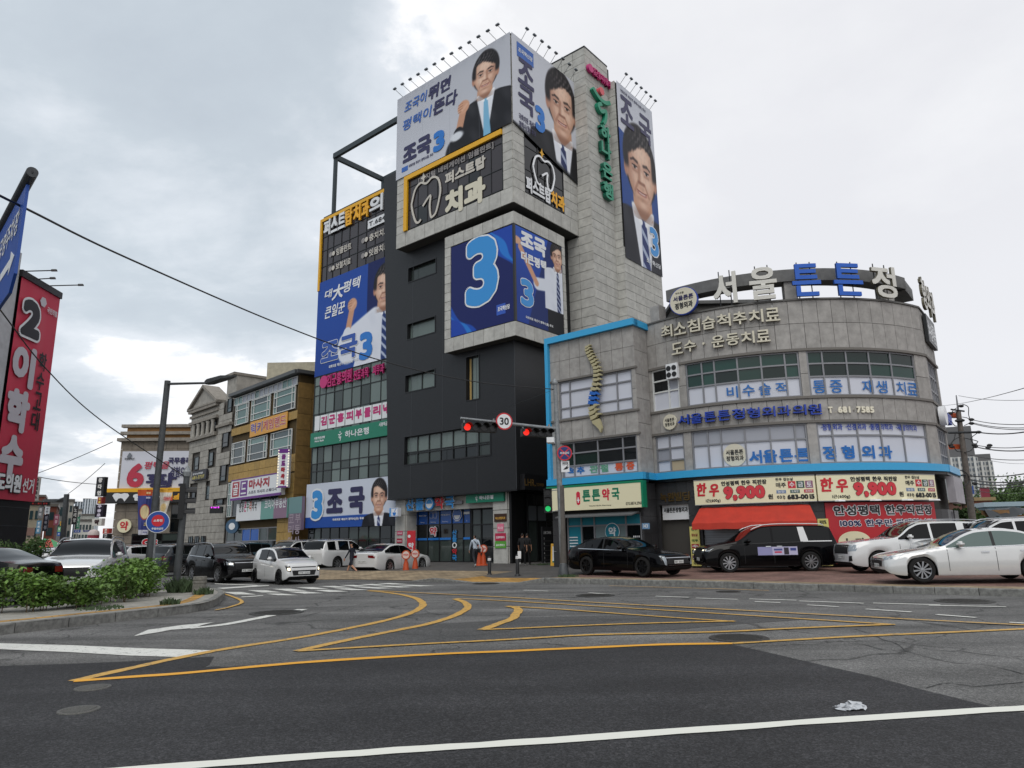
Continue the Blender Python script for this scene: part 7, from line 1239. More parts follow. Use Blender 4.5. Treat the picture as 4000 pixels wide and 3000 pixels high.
for k, (x0, y0, x1, y1, r, w1) in enumerate(((580, 373, 1200, 418, .02, 30), (590, 405, 1200, 455, .02, 30), (590, 415, 1200, 475, .02, 30), (650, 505, 1200, 490, .035, 34), (610, 636, 1200, 650, .02, 30), (620, 657, 1200, 690, .03, 30), (540, 740, 1200, 790, .02, 32), (560, 1000, 1200, 1010, .035, 30), (620, 1040, 1200, 1020, .035, 30), (560, 960, 1200, 925, .03, 34), (620, 1080, 1200, 1042, .03, 32), (440, 122, 1200, 165, .012, 30), (770, 800, 1200, 825, .012, 60), (590, 1115, 1200, 1130, .015, 50))):
    cable('overhead wire number group running right from the utility pole'.replace(' number group', ''), [AD(22, x0, y0, 40.4), AD(22, x1, y1, w1)], r, sag=.12)['group'] = 'wires right of the utility pole'
cable('thin overhead wire crossing the sky above the utility pole', [AD(22, 235, 228, 60), AD(22, 1200, 22, 25)], .015, sag=.15)
for x, y, s in ((310, 330, 'ㅇ'), (325, 658, 'ㅇ')):
    f_ = Fac(*AD(22, x-35, y, 40.8)[:2], 0); a, h = f_.q(22, x-35, y); o = board('orange_marker', 'upper orange warning marker on the wires' if y < 500 else 'lower orange warning marker on the wires', f_, (0, h-.14, 1.0, h+.14), 0, .03, ORW, 'marker')
p = AD(22, 610, 1380, 46); o = thing('steel_post', 'thin galvanised post with blue sign behind the utility pole', 'post', (p.x, p.y, 0)); MB().tube([(p.x, p.y, 0), (p.x-.4, p.y, AD(22, 590, 1060, 46).z)], [.09, .07], 8).obj('shaft', GRF, o); f_ = Fac(p.x-1.6, 45.9, 0); h = AD(22, 560, 1110, 46).z; bar('plate', f_, .2, 1.7, h-.25, h+.25, 0, .05, paint('2d4f93'), o)
# ================================================================== street furniture
GALV = mat('galvanised_steel', '8b8f91', .5, .4, namt=.25, nscale=7); GALD = mat('dark_grey_steel', '4b4e50', .55, .3, namt=.2, nscale=5); SIGB = mat('signal_black', '141516', .5); REDL = mat('red_signal_light', 'ff2a1a', .4, emit=.75); GRNL = mat('green_signal_light', '22d070', .4, emit=.5); LENS = mat('dark_lens', '0b0b0b', .25)
CONE = mat('orange_plastic', 'b8491f', .5)
def frame_at(p, ang): return Fac(p[0], p[1], ang)
# main signal pole on the right pavement
pb = G(6, 205, 1108, .19); Yp = pb.y; ptp = AD(26, 183, 45, Yp); SP = thing('signal_pole', 'galvanised traffic signal pole beside the black sedan', 'traffic signal', pb)
tp = Vector(ptp); bs_ = Vector(pb); MB().tube([bs_, bs_.lerp(tp, .5), tp], [.125, .11, .09], 14).obj('shaft', GALV, SP, True, 40); MB().lathe([(.24, 0), (.23, .06), (.15, .45), (.13, .47)], tuple(bs_), 12).obj('base', GALD, SP, True, 40); MB().lathe([(.11, -.02), (.13, .06), (.02, .26)], tuple(tp), 12).obj('finial', GALV, SP, True, 40)
MB().lathe([(.135, 0), (.125, 3.0)], (bs_.x, bs_.y, bs_.z+.5), 14).obj('sleeve', mat('pole_wrap', '5a5651', .7, namt=.2, nscale=4), SP, True, 40)
a0, a1 = AD(3, 2062, 655, Yp), AD(3, 1305, 570, Yp-1.2); AF = Fac(a1.x, a1.y, math.degrees(math.atan2(a0.y-a1.y, a0.x-a1.x))); AL = math.hypot(a0.x-a1.x, a0.y-a1.y); MB().tube([a0, a1], [.075, .05], 10).obj('arm', GALV, SP, True, 40)
def head(parent, f, x0, x1, y0, y1, ht):
    q0 = f.q(3, x0, y0)[0]; q1 = f.q(3, x1, y0)[0]; h1 = ht; h0 = ht-(q1-q0)/4.0*1.0; bar('signal_head', f, q0, q1, h0, h1, -.15, .12, SIGB, parent); r = (h1-h0)*.40; hd = parent.children[-1]
    for i in range(4):
        c = q0+(q1-q0)*(i+.5)/4; disc(hd, f, c, (h0+h1)/2, r, REDL if i == 0 else LENS, .121, .012, 'lens', 20); mb = MB(); A_ = [math.pi*k/10-.3*0 for k in range(11)]
        V = [f.pt(c+r*1.12*math.cos(t), (h0+h1)/2+r*1.12*math.sin(t), o) for t in A_ for o in (.12, .12+.30)]; mb.add(V, [(2*k, 2*k+1, 2*k+3, 2*k+2) for k in range(10)]); mb.obj('visor', SIGB, hd)
    for c in (q0+.05, q1-.1): bar('bracket', f, c, c+.05, h1, h1+.22, -.08, .0, GALV, parent)
h_a = AF.q(3, 1305, 572)[1]; h_b = AF.q(3, 2060, 655)[1]
head(SP, AF, 1318, 1575, 0, 0, h_a-.18); head(SP, AF, 1770, 1998, 0, 0, (h_a+h_b)/2-.18)
def roundsign(parent, f, a, h, r, ring, face, o, name='round_plate'):
    p = disc(parent, f, a, h, r, ring, o, .03, name, 36); disc(p, f, a, h, r*.84, face, o+.031, .004, 'sign_face', 36); return p
a, h = AF.q(3, 1630, 605); p = roundsign(SP, AF, a, h, .34, RED, WPRT, .3, 'speed_sign'); text(p, AF, '30', (a-.19, h-.15, a+.19, h+.15), BLACK, .338, .012)
PF = Fac(pb.x, pb.y, -8); a, h = PF.q(26, 260, 602, .25); p = roundsign(SP, PF, a, h, .30, RED, mat('sign_dark_blue', '1d3470', .5), .25, 'no_parking_sign'); ribbon(p, PF, [(a-.17, h-.17), (a+.17, h+.17)], .05, RED, .289, 0, 'slash'); ribbon(p, PF, [(a-.17, h+.17), (a+.17, h-.17)], .05, RED, .290, 0, 'slash'); text(p, PF, '주차금지', (a-.18, h-.045, a+.18, h+.05), WPRT, .293, .004)
q = rl(PF, 26, 233, 755, 665, 300, .25); p = bar('tow_zone_sign', PF, q[0], q[2], q[1], q[3], .2, .22, WPRT, SP); text(p, PF, '견인지역', (q[0]+.05, q[3]-.17, q[2]-.05, q[3]-.05), BLACK, .225, .004); MB().prism([(q[0]+.08, q[1]+.1), (q[0]+.2, q[1]+.1), (q[0]+.32, q[1]+.22), (q[2]-.08, q[1]+.12), (q[2]-.1, q[1]+.16), (q[0]+.3, q[1]+.3)], PF.pt, .221, .226).obj('pictogram', BLACK, p)
q = rl(PF, 3, 1988, 768, 728, 2045, .3); bar('camera_housing', PF, q[0], q[2], q[1], q[3], .1, .6, WPRT, SP)
q = rl(PF, 14, 1735, 425, 165, 1818, .1); hd = bar('pedestrian_signal', PF, q[0], q[2], q[1], q[3], .0, .25, SIGB, SP); hh = (q[3]-q[1])/3
for k in range(3): c = (q[0]+q[2])/2; disc(hd, PF, c, q[1]+hh*(k+.5), hh*.34, GRNL if k == 0 else LENS, .25, .012, 'lens', 16); MB().add([PF.pt(c+x, q[1]+hh*(k+.5)+hh*.4, .25+o) for x in (-hh*.4, hh*.4) for o in (0, .25)], [(0, 1, 3, 2)]).obj('visor', SIGB, hd)
for h in (q[1]+.05, q[3]-.08): MB().tube([PF.pt(q[2], h, .1), (bs_.x, bs_.y, h+.05)], .02, 6).obj('bracket', GALV, SP)
# bollards
def bollard(label, n, x, y, h, extra=None):
    c = G(n, x, y, .12); t = thing('bollard', label, 'bollard', c); MB().lathe([(.13, 0), (.12, .05), (.075, .10), (.07, h-.03), (.05, h), (0, h+.01)], tuple(c), 16).obj('post', mat('bollard_black', '1e2022', .5), t, True, 40); MB().lathe([(.0715, h-.17), (.0755, h-.165), (.0755, h-.12), (.0715, h-.115)], tuple(c), 16).obj('reflector', WPRT, t, True, 40); MB().lathe([(.0715, h-.10), (.0755, h-.095), (.0755, h-.07), (.0715, h-.065)], tuple(c), 16).obj('reflector', WPRT, t, True, 40); return t, c
bollard('black bollard with two pale rings by the tactile ramp', 14, 1140, 1103, .80); t, c = bollard('black bollard with a white cup left on top', 14, 1443, 1108, .88); MB().box(c.x+.02, c.x+.16, c.y-.06, c.y+.06, c.z+.72, c.z+1.02).obj('paper_cup', WPRT, t)
# orange no-parking stands
def stand(label, c):
    c = Vector(c); t = thing('no_parking_stand', label, 'cone', c); MB().lathe([(.24, 0), (.24, .08), (.17, .12), (.12, .5), (.07, .68), (.09, .74), (.0, .76)], tuple(c), 16).obj('base', CONE, t, True, 40); f = Fac(c.x, c.y, -15); disc(t, f, 0, c.z+.92, .23, CONE, -.03, .06, 'head', 24); disc(t, f, 0, c.z+.92, .18, paint('d8c2b8'), .03, .006, 'face', 24); text(t, f, '주차금지', (-.14, c.z+.88, .14, c.z+.97), RED, .04, .006)
stand('orange no-parking stand by the tail of the white sedan', (-5.4, 36.2, .05)); stand('orange no-parking stand at the front wheel of the white sedan', (-5.15, 37.7, .07)); stand('orange no-parking stand behind the walker in white shirt', G(14, 1030, 1005, .22)); stand('orange no-parking stand nearer the concrete pier', G(14, 1075, 1000, .24))
# yellow pavement sign
c = Vector((2.12, 37.4, .27)); t = thing('pavement_sign', 'yellow sandwich board with pharmacy card by the dark entrance', 'sign', c); f = Fac(c.x, c.y, -6); ct = .07
for s in (0, 1): mb = MB(); V = [f.pt(a+ct*0, c.z+h, o) for a, h, o in ((-.30, .02, .28-.56*s), (.30, .02, .28-.56*s), (.26, 1.12, .05-.1*s), (-.26, 1.12, .05-.1*s), (-.30, .02, .23-.46*s), (.30, .02, .23-.46*s), (.26, 1.12, .01-.02*s), (-.26, 1.12, .01-.02*s))]; mb.add(V, [(0, 1, 2, 3), (4, 5, 6, 7), (0, 1, 5, 4), (1, 2, 6, 5), (2, 3, 7, 6), (3, 0, 4, 7)]); mb.obj('panel', YTRIM, t)
def lean(a, h, o): return f.pt(a, c.z+h, .285-.23*h/1.12+o)
MB().prism([(-.2, .18), (.2, .18), (.18, .98), (-.18, .98)], lean, .0, .008).obj('card', WPRT, t); MB().prism([(-.2, .18), (.2, .18), (.2, .26), (-.2, .26)], lean, .009, .012).obj('card_band', PG, t)
class _L:
    flat = True
    def arr(s, A, Hh, O): return np.array([lean(a, h, o) for a, h, o in zip(A, Hh, O)])
text(t, _L(), '튼튼\n약국', (-.12, .34, .12, .66), PG, .014, .008); MB().prism([(.05*math.cos(k*.5236), .82+.09*math.sin(k*.5236)) for k in range(12)], lean, .009, .013).obj('capsule', RED, t); MB().box(c.x-.08, c.x+.08, c.y-.05, c.y+.05, c.z+1.12, c.z+1.2).obj('handle', WPRT, t)
# street lamp on the left with banners
YL_ = 27.0; lb = AD(12, 1600, 880, YL_); lt = AD(11, 626, 462, YL_); lb = Vector((lb.x, lb.y, 0)); SLP = thing('street_lamp', 'tall dark grey street lamp with one arm and hanging banners', 'street lamp', lb); MB().tube([lb, lb.lerp(lt, .5), lt], [.14, .12, .11], 14).obj('pole', GALD, SLP, True, 40); le = AD(11, 1000, 482, YL_-1.5); MB().tube([lt-Vector((0, 0, .12)), le], [.05, .04], 8).obj('arm', GALD, SLP, True, 40)
d = (le-lt); d.z = 0; d.normalize(); s = Vector((-d.y, d.x, 0)); mb = MB(); V = []
for t_, w_, z0, z1 in ((0, .09, -.06, .06), (.25, .16, -.07, .09), (1.1, .17, -.02, .10), (1.75, .05, -.01, .03)):
    for sx, z in ((-1, z0), (1, z0), (1, z1), (-1, z1)): V.append(tuple(le+d*t_+s*w_*sx+Vector((0, 0, z))))
mb.add(V, [(0, 1, 2, 3), (12, 13, 14, 15)]+[(4*i+j, 4*i+4+j, 4*i+4+(j+1) % 4, 4*i+(j+1) % 4) for i in range(3) for j in range(4)]); mb.obj('lamp_head', GALD, SLP)
LF = Fac(lb.x, lb.y, 24)
def ink_l(x, y, a, h):
    c = np.tile(hx('3d4580'), (len(x), 1)); over(c, ss(y, .86, .865), hx('c2552c')); over(c, (1-ss(y, .10, .105)), hx('c9c9d4')); cx, cy = .52, .50; over(c, ell(x, y*2.4, cx, cy*2.4, .40, .42, .03), hx('a8473a')); over(c, ell(x, y*2.4, cx, cy*2.4, .34, .36, .03), hx('d9c79a')); return c
q = [LF.q(12, x, y, -.1) for x, y in ((1492, 522), (1605, 522), (1650, 35), (1488, 35))]; o = banner('lamp_banner', LF, q, ink_l, 40, 100, -.1, None, .05); tag(o, 'narrow indigo festival banner hanging on the street lamp', 'banner')
for s_, y0, y1, cc in (('안중의 행복', .90, .95, 'e8d8a0'), ('2026', .80, .84, 'cfd2e4'), ('3', .20, .26, 'd8c45a'), ('안중읍', .03, .07, '4a4f8a')): hb_, ht_ = q[0][1], q[3][1]; text(o, LF, s_, (q[0][0]+.15, hb_+(ht_-hb_)*y0, q[1][0]-.05, hb_+(ht_-hb_)*y1), paint(cc), -.03, .005)
def ink_r(x, y, a, h): c = np.tile(hx('d9d2c4'), (len(x), 1)); over(c, ss(y, .86, .865), hx('d8a23a')); over(c, ell(x, y*1.7, .45, .42, .34, .30, .05), hx('d9bf8a')); return c
q = [LF.q(12, x, y, -.1) for x, y in ((1720, 295), (1790, 300), (1875, 30), (1728, 28))]; o = banner('lamp_banner', LF, q, ink_r, 30, 40, -.1, None, .05); tag(o, 'slanting cream banner with red lettering on the street lamp', 'banner'); text(o, LF, '미스키외', (q[0][0]+.1, q[0][1]+(q[3][1]-q[0][1])*.5, q[1][0]+.2, q[0][1]+(q[3][1]-q[0][1])*.7), RED, -.03, .02)
# hydrant notice
YH = 25.0; hb_ = AD(12, 1655, 880, YH); t = thing('hydrant_sign', 'round blue and red hydrant notice on a thin post', 'sign', (hb_.x, YH, 0)); f = Fac(hb_.x, YH, 24); a, h = f.q(12, 1705, 383, .1); MB().tube([(hb_.x, YH, 0), f.pt(a-.05, h, .03)], .035, 8).obj('post', GALV, t); p = disc(t, f, a, h, .37, WPRT, .06, .02, 'plate', 36); disc(p, f, a, h, .35, mat('sign_blue_plate', '1c4a9a', .5), .081, .004, 'plate_ring', 36); disc(p, f, a, h+.04, .20, RED, .086, .004, 'plate_centre', 32); text(p, f, '소화전', (a-.14, h, a+.14, h+.09), WPRT, .094, .004); text(p, f, '주정차금지', (a-.18, h-.27, a+.18, h-.19), WPRT, .09, .004)
# signal pole on the island
ib = G(12, 1895, 1140, .2); it = AD(11, 812, 1365, ib.y); t = thing('island_signal', 'dark signal pole on the planted island seen from the side', 'traffic signal', ib); MB().tube([ib, it], [.115, .09], 12).obj('shaft', GALD, t, True, 40); MB().lathe([(.12, -.05), (.13, .1), (.02, .3)], tuple(it), 10).obj('finial', GALV, t)
f = Fac(ib.x, ib.y, 24); q0 = f.q(12, 1915, 350, .1); q1 = f.q(12, 1985, 5, .1); hd = bar('signal_head', f, q0[0], q1[0]+.05, q0[1], q1[1]+.1, -.2, .2, SIGB, t); hh = (q1[1]-q0[1])/3
for k in range(3): z = q0[1]+hh*(k+.5); x0 = q1[0]+.05; mb = MB(); V = [f.pt(x0+o, z+.17*math.sin(a_), .17*math.cos(a_)) for a_ in [math.pi*j/8 for j in range(9)] for o in (0, .34)]; mb.add(V, [(2*j, 2*j+1, 2*j+3, 2*j+2) for j in range(8)]); mb.obj('visor', SIGB, hd)
# stone stub
c = G(12, 2148, 1160, .2); t = thing('stone_bollard', 'short ribbed grey stone bollard at the island tip', 'bollard', c); MB().lathe([(.20, 0), (.19, .30), (.20, .31), (.20, .36), (.185, .37), (.185, .40), (.20, .41), (.19, .50), (.0, .51)], tuple(c), 20).obj('stone', mat('stub_stone', '77756e', .9, namt=.3, nscale=12), t, True, 30)
# near parking direction sign at the upper left
e0 = AD(23, 350, 88, 9.0); dv = ray(23, 350, 88); d2 = ray(23, 20, 700); nn = np.cross(dv, d2); hd_ = np.cross(nn, [0, 0, 1]); hd_ /= np.linalg.norm(hd_); hd_ = hd_ if hd_[1] > 0 else -hd_
e0 = Vector(e0); hv = Vector((hd_[0], hd_[1], 0)).normalized(); t = thing('parking_sign', 'blue public parking direction sign on a grey pipe arm', 'sign', (e0+hv*3.2)*1.0); MB().tube([e0, e0+hv*3.3], .075, 16).obj('arm', GALD, t, True, 40); disc(t, Fac(e0.x-hv.x*.004, e0.y-hv.y*.004, 0), 0, e0.z, .02, BLACK, .002, .004, 'bolt_hole', 12); pp = e0+hv*3.3; MB().tube([(pp.x, pp.y, 0), (pp.x, pp.y, pp.z+.35)], [.14, .12], 16).obj('pole', GALD, t, True, 40)
nf = Vector((hv.y, -hv.x, 0)); bf = Fac(e0.x+hv.x*.25, e0.y+hv.y*.25, math.degrees(math.atan2(hv.y, hv.x))); hz0 = e0.z-.10-1.55
SB_ = mat('sign_board_blue', '2450a4', .4); MB().prism([(-.02, e0.z-.1), (2.3, e0.z-.1), (2.3, hz0), (.22, hz0), (-.02, hz0+.22)], bf.pt, -.02, .02).obj('board', SB_, t)
for oo in (.025, -.025):
    fl = bf if oo > 0 else Fac(*bf.pt(2.2, 0, 0)[:2], math.degrees(math.atan2(hv.y, hv.x))+180)
    text(t, fl, '공영주차장', (.35, e0.z-.75, 2.0, e0.z-.35), WPRT, .026, .01); text(t, fl, 'P', (.35, e0.z-1.45, .7, e0.z-.9), WPRT, .026, .02); MB().prism([(.9, e0.z-1.2), (1.7, e0.z-1.2), (1.7, e0.z-1.32), (2.05, e0.z-1.12), (1.7, e0.z-.95), (1.7, e0.z-1.06), (.9, e0.z-1.06)], fl.pt, .022, .027).obj('arrow', WPRT, t)
# cables
cable('thick black cable sloping down to the signal pole top', [AD(9, -120, 705, 8.2)+(AD(9, -120, 705, 8.2)-AD(9, 110, 819, 9.6))*4, AD(9, -120, 705, 8.2), AD(9, 110, 819, 9.6), AD(9, 502, 1010, 13), AD(9, 1100, 1269, 18.5), AD(9, 1498, 1411, 22.5), AD(9, 1850, 1490, 26), AD(26, 175, 85, Yp)], .018); cable('thin guy wire from the signal pole across the charcoal tower', [AD(26, 175, 85, Yp), AD(3, 1480, 560, 39)], .006); cable('thin black cable descending to the island signal pole', [AD(9, -60, 1130, 12)+(AD(9, -60, 1130, 12)-AD(9, 180, 1440, 15.5))*2, AD(9, -60, 1130, 12), AD(9, 180, 1440, 15.5), AD(9, 400, 1646, 19), AD(11, 800, 1385, ib.y)], .014)
for p, q, Y0, Y1, lb_ in (((135, 1853), (440, 1726), 70, 62, 'thin wire rising from the red banner to the dental building'), ((150, 1863), (388, 1892), 60, 70, 'thin wire level between red banner and blade sign'), ((265, 1930), (410, 1810), 80, 70, 'thin wire from the far lamp post to dental corner')): cable(lb_, [AD(9, *p, Y0), AD(9, *q, Y1)], .03, sag=.1)
c = AD(21, 935, 1600, 70); o = thing('far_street_lamp', 'grey street lamp post far along the left street', 'street lamp', (c.x, c.y, 0)); tt = AD(21, 983, 945, 70); MB().tube([(c.x, c.y, 0), tt], [.28, .24], 8).obj('pole', GALD, o); MB().tube([tt-Vector((0, 0, .3)), AD(21, 820, 1045, 72)], [.12, .1], 6).obj('arm', GALD, o); p = AD(21, 770, 1040, 72); MB().box(p.x-.8, p.x+1.0, p.y-.3, p.y+.3, p.z-.12, p.z+.15).obj('lamp_head', GALD, o)
# plastic bag
c = G(17, 1462, 633); n = 14; V = []; rg = np.random.default_rng(3)
for i in range(n):
    for j in range(8): u, v = i/(n-1), j/7; V.append((c.x-.12+.24*u+.02*rg.normal(), c.y-.07+.15*v+.015*rg.normal(), .012+abs(.035*math.sin(u*3.1)*math.sin(v*3.1)*(1+.8*math.sin(7*u+5*v)))+(.03*max(0, u-.65)*v*3)+.008*abs(rg.normal())))
o = MB().add(V, [(i*8+j, i*8+8+j, i*8+9+j, i*8+j+1) for i in range(n-1) for j in range(7)]).obj('plastic_bag', mat('pale_plastic', 'b9bcc0', .35)); tag(o, 'crumpled pale plastic bag on the dark asphalt', 'litter')
# ================================================================== vehicles
GLC = mat('car_glass', '07090a', .03, spec=.3); GLC2 = mat('car_glass_green', '5a6b67', .05, spec=.7); TYRE = mat('tyre_rubber', '141414', .85, namt=.2, nscale=40); ALLOY = mat('alloy', 'a9abae', .3, .8); ALLOYD = mat('dark_alloy', '1b1c1e', .35, .6); PLAST = mat('black_plastic', '151617', .6); CHROME = mat('chrome', 'c4c6c8', .15, 1.0); HLAMP = mat('headlamp_glass', '9aa2a8', .08, .2); HLIT = mat('lit_lamp', 'fff1cf', .3, emit=2.0); TAIL = mat('tail_lamp', '6e0f14', .12); PLW = mat('number_plate', 'd9dbd8', .5); UNDER = mat('underbody', '0c0c0d', .9)
def cpaint(n, c, metal=0.0, k=1.0): return mat('car_paint_'+n, c, .16, metal, coat=k, spec=.5*k, namt=.03, nscale=2)
PW = cpaint('white', 'd6d7d6'); PPW = cpaint('pearl_white', 'd2d3d2', .1); PB = cpaint('black', '050507', 0, .22); PG_ = cpaint('graphite', '2c3034', .3, .6); PBL = cpaint('blue_grey', '38525e', .2, .6); PRD = cpaint('red', '8e1c22')
def pchip(P):
    x = np.array([p[0] for p in P], float); y = np.array([p[1] for p in P], float); h = np.diff(x); d = np.diff(y)/h; m = np.zeros(len(x)); m[0], m[-1] = d[0], d[-1]
    for i in range(1, len(x)-1): m[i] = 0 if d[i-1]*d[i] <= 0 else 3*(h[i-1]+h[i])/((2*h[i]+h[i-1])/d[i-1]+(h[i]+2*h[i-1])/d[i])
    def f(t):
        i = int(np.clip(np.searchsorted(x, t)-1, 0, len(x)-2)); s = (t-x[i])/h[i]; s = min(1, max(0, s))
        return (2*s**3-3*s*s+1)*y[i]+(s**3-2*s*s+s)*h[i]*m[i]+(-2*s**3+3*s*s)*y[i+1]+(s**3-s*s)*h[i]*m[i+1]
    return f
def make_car(name, label, S, paint_m, loc, head, group=None, cat='car', detail=True):
    """x runs from the nose (0) to the tail (L) in the recipe; the finished car faces +X of its empty"""
    L, Wd, r = S['L'], S['W']/2, S['r']; xf, xr = S['fo'], S['fo']+S['wb']; gc = S.get('gc', .19)
    top = pchip(S['top']); belt = pchip(S['belt']); Rr = r*1.13
    pw = pchip([(0, .80), (.05, .885), (.18, .945), (.5, .985), (L*.22, 1), (L*.75, 1), (L-.45, .965), (L-.12, .91), (L, .84)]) if not S.get('boxy') else pchip([(0, .90), (.06, .95), (.3, .985), (L*.2, 1), (L*.8, 1), (L-.2, .98), (L, .93)])
    ends = pchip([(0, .16), (.12, .06), (.5, 0), (L-.5, 0), (L-.12, .08), (L, .16)])
    X = set(np.linspace(0, L, 44).round(4)); X |= {0, .03, .07, .12, L-.12, L-.07, L-.03, L}
    for xc in (xf, xr):
        X = {v for v in X if abs(v-xc) > Rr+.03}; X |= {round(xc+Rr*math.cos(t*math.pi/14), 4) for t in range(15)}; X |= {round(xc-Rr-.008, 4), round(xc+Rr+.008, 4)}
    for v in S['ws']+S['rw']+[w for q in S['win'] for w in q]: X.add(round(v, 4))
    X = sorted(X); secs = []
    for x in X:
        zt = top(x); zb = min(belt(x), zt-.045); w = Wd*pw(x); zlow = gc+ends(x); za = zlow
        for xc in (xf, xr):
            if abs(x-xc) <= Rr+1e-4: za = max(zlow, r+math.sqrt(max(0, Rr*Rr-(x-xc)**2)))
        za = min(za, zb-.14); cab = max(0, zt-zb-.05); wt = w*.945-S.get('tumble', .30)*cab; k = min(1, cab/.25); rd = .05+.05*k
        secs.append([(0, zlow), (max(.1, w-.30), zlow), (max(.1, w-.30), za), (w*.955, za), (w*.985, za+.05), (w, za+(zb-za)*.45), (w*.99, zb-.11 if zb-.11 > za+.07 else (za+zb)/2+.02), (w*.955, zb-.012), (wt+.012*k, zb+.012 if k > .05 else zb+.005), (wt if k < .02 else wt+.0, zt-rd*.9), (wt-.06*(.4+.6*k), zt-rd*.32), (wt*.55, zt-.004), (0, zt+.012)])
        s = secs[-1]; s[8] = (w*.945-S.get('tumble', .30)*.02, zb+.012)
    n = len(secs[0]); V = []; idx = {}
    for i, (x, s) in enumerate(zip(X, secs)):
        for j, (y, z) in enumerate(s): idx[i, j, 1] = len(V); V.append((-x, y, z)); idx[i, j, -1] = len(V) if j not in (0, n-1) else idx[i, j, 1]; (V.append((-x, -y, z)) if j not in (0, n-1) else None)
    groups = {}
    def put(k, f): groups.setdefault(k, []).append(f)
    for i in range(len(X)-1):
        xm = (X[i]+X[i+1])/2; zt, zb = top(xm), belt(xm)
        for j in range(n-1):
            for sd in (1, -1):
                f = (idx[i, j, sd], idx[i, j+1, sd], idx[i+1, j+1, sd], idx[i+1, j, sd])
                if len(set(f)) < 3: continue
                k = 'body'
                if j in (0, 1, 2): k = 'underbody'
                elif j == 8:
                    for q, (a, b) in enumerate(S['win']):
                        if a <= xm <= b: k = ('side_window', q, sd)
                    if k == 'body' and S['win'][0][0] < xm < S['win'][-1][1] and not S.get('cpillar'): k = ('pillar', 0, sd)
                elif j >= 10 and S['ws'][0] < xm < S['ws'][1]: k = 'windshield'
                elif j >= 10 and S['rw'][0] < xm < S['rw'][1]: k = 'rear_window'
                elif j == 3 and S.get('clad'): k = 'lower_trim'
                put(k, f)
    for i, sgn in ((0, 1), (len(X)-1, -1)):
        f = [idx[i, j, 1] for j in range(n)]+[idx[i, j, -1] for j in range(n-2, 0, -1)]; put('body', tuple(f) if sgn > 0 else tuple(reversed(f)))
    root = thing(name, label, cat, loc, group, rz=head); mid = Matrix.Translation((L/2, 0, 0)); BW = BASE[root] @ mid
    def part(nm, vs, fs, m, smooth=True, parent=root, angle=32):
        used = sorted({q for f in fs for q in f}); mp = {q: k for k, q in enumerate(used)}; me = bpy.data.meshes.new(nm); me.from_pydata([vs[q] for q in used], [], [tuple(dict.fromkeys(mp[q] for q in f)) for f in fs])
        bm = bmesh.new(); bm.from_mesh(me); bmesh.ops.remove_doubles(bm, verts=bm.verts, dist=.0004); bmesh.ops.recalc_face_normals(bm, faces=bm.faces); bm.to_mesh(me); bm.free()
        if smooth: me.polygons.foreach_set('use_smooth', [True]*len(me.polygons)); me.set_sharp_from_angle(angle=R_(angle))
        o = obj(nm, me, m, None, BW.copy()); BASE[o] = BW.copy(); o.parent = parent; o.matrix_parent_inverse = BASE[parent].inverted(); return o
    glass = S.get('glass', GLC)
    ctr = np.mean(np.array(V), 0)
    for k, fs in groups.items():
        if k == 'body': body = part('body', V, fs, paint_m)
        elif k == 'underbody': part('underbody', V, fs, UNDER)
        elif k == 'windshield': part('windshield', V, fs, GLC)
        elif k == 'rear_window': part('rear_window', V, fs, GLC)
        elif k == 'lower_trim': part('lower_trim', V, fs, PLAST)
        elif k[0] == 'side_window': part('side_window', V, fs, glass)
        else: part('pillar', V, fs, PLAST)
    bvh = BVHTree.FromPolygons(V, [f for k, fs in groups.items() for f in fs if k != 'underbody'])
    def stick(nm, quad, axis, m, nx=6, nz=3, off=.008, parent=root, mirror=False, smooth=True):
        for ms in ((1, -1) if mirror else (1,)):
            vs = []; ok = True
            for a in range(nx+1):
                for b in range(nz+1):
                    u, v = a/nx, b/nz; p = [(1-u)*(1-v)*quad[0][c]+u*(1-v)*quad[1][c]+u*v*quad[2][c]+(1-u)*v*quad[3][c] for c in (0, 1)]
                    if axis == 'front': o_, d = Vector((1.0, p[0]*ms, p[1])), Vector((-1, 0, 0))
                    elif axis == 'rear': o_, d = Vector((-L-1, p[0]*ms, p[1])), Vector((1, 0, 0))
                    else: o_, d = Vector((-p[0], 2.0*ms, p[1])), Vector((0, -ms, 0))
                    loc_, nr, _, _ = bvh.ray_cast(o_, d)
                    if loc_ is None or abs((loc_-o_).length) > 3.2: ok = False; break
                    vs.append(tuple(loc_-d*off))
                if not ok: break
            if ok: part(nm, vs, [(a*(nz+1)+b, (a+1)*(nz+1)+b, (a+1)*(nz+1)+b+1, a*(nz+1)+b+1) for a in range(nx) for b in range(nz)], m, smooth, parent)
    def rect(x0, x1, z0, z1): return ((x0, z0), (x1, z0), (x1, z1), (x0, z1))
    def hbox(nm, x0, x1, y0, y1, z0, z1, m, sm=True):
        mb = MB(); mb.box(-x1, -x0, y0, y1, z0, z1); bm = bmesh.new(); me = mb.mesh(); bm.from_mesh(me); bmesh.ops.bevel(bm, geom=bm.edges[:], offset=min(x1-x0, y1-y0, z1-z0)*.3, segments=2, affect='EDGES'); bm.to_mesh(me); bm.free()
        me.polygons.foreach_set('use_smooth', [True]*len(me.polygons)); o = obj(nm, me, m, None, BW.copy()); o.parent = root; o.matrix_parent_inverse = BASE[root].inverted(); return o
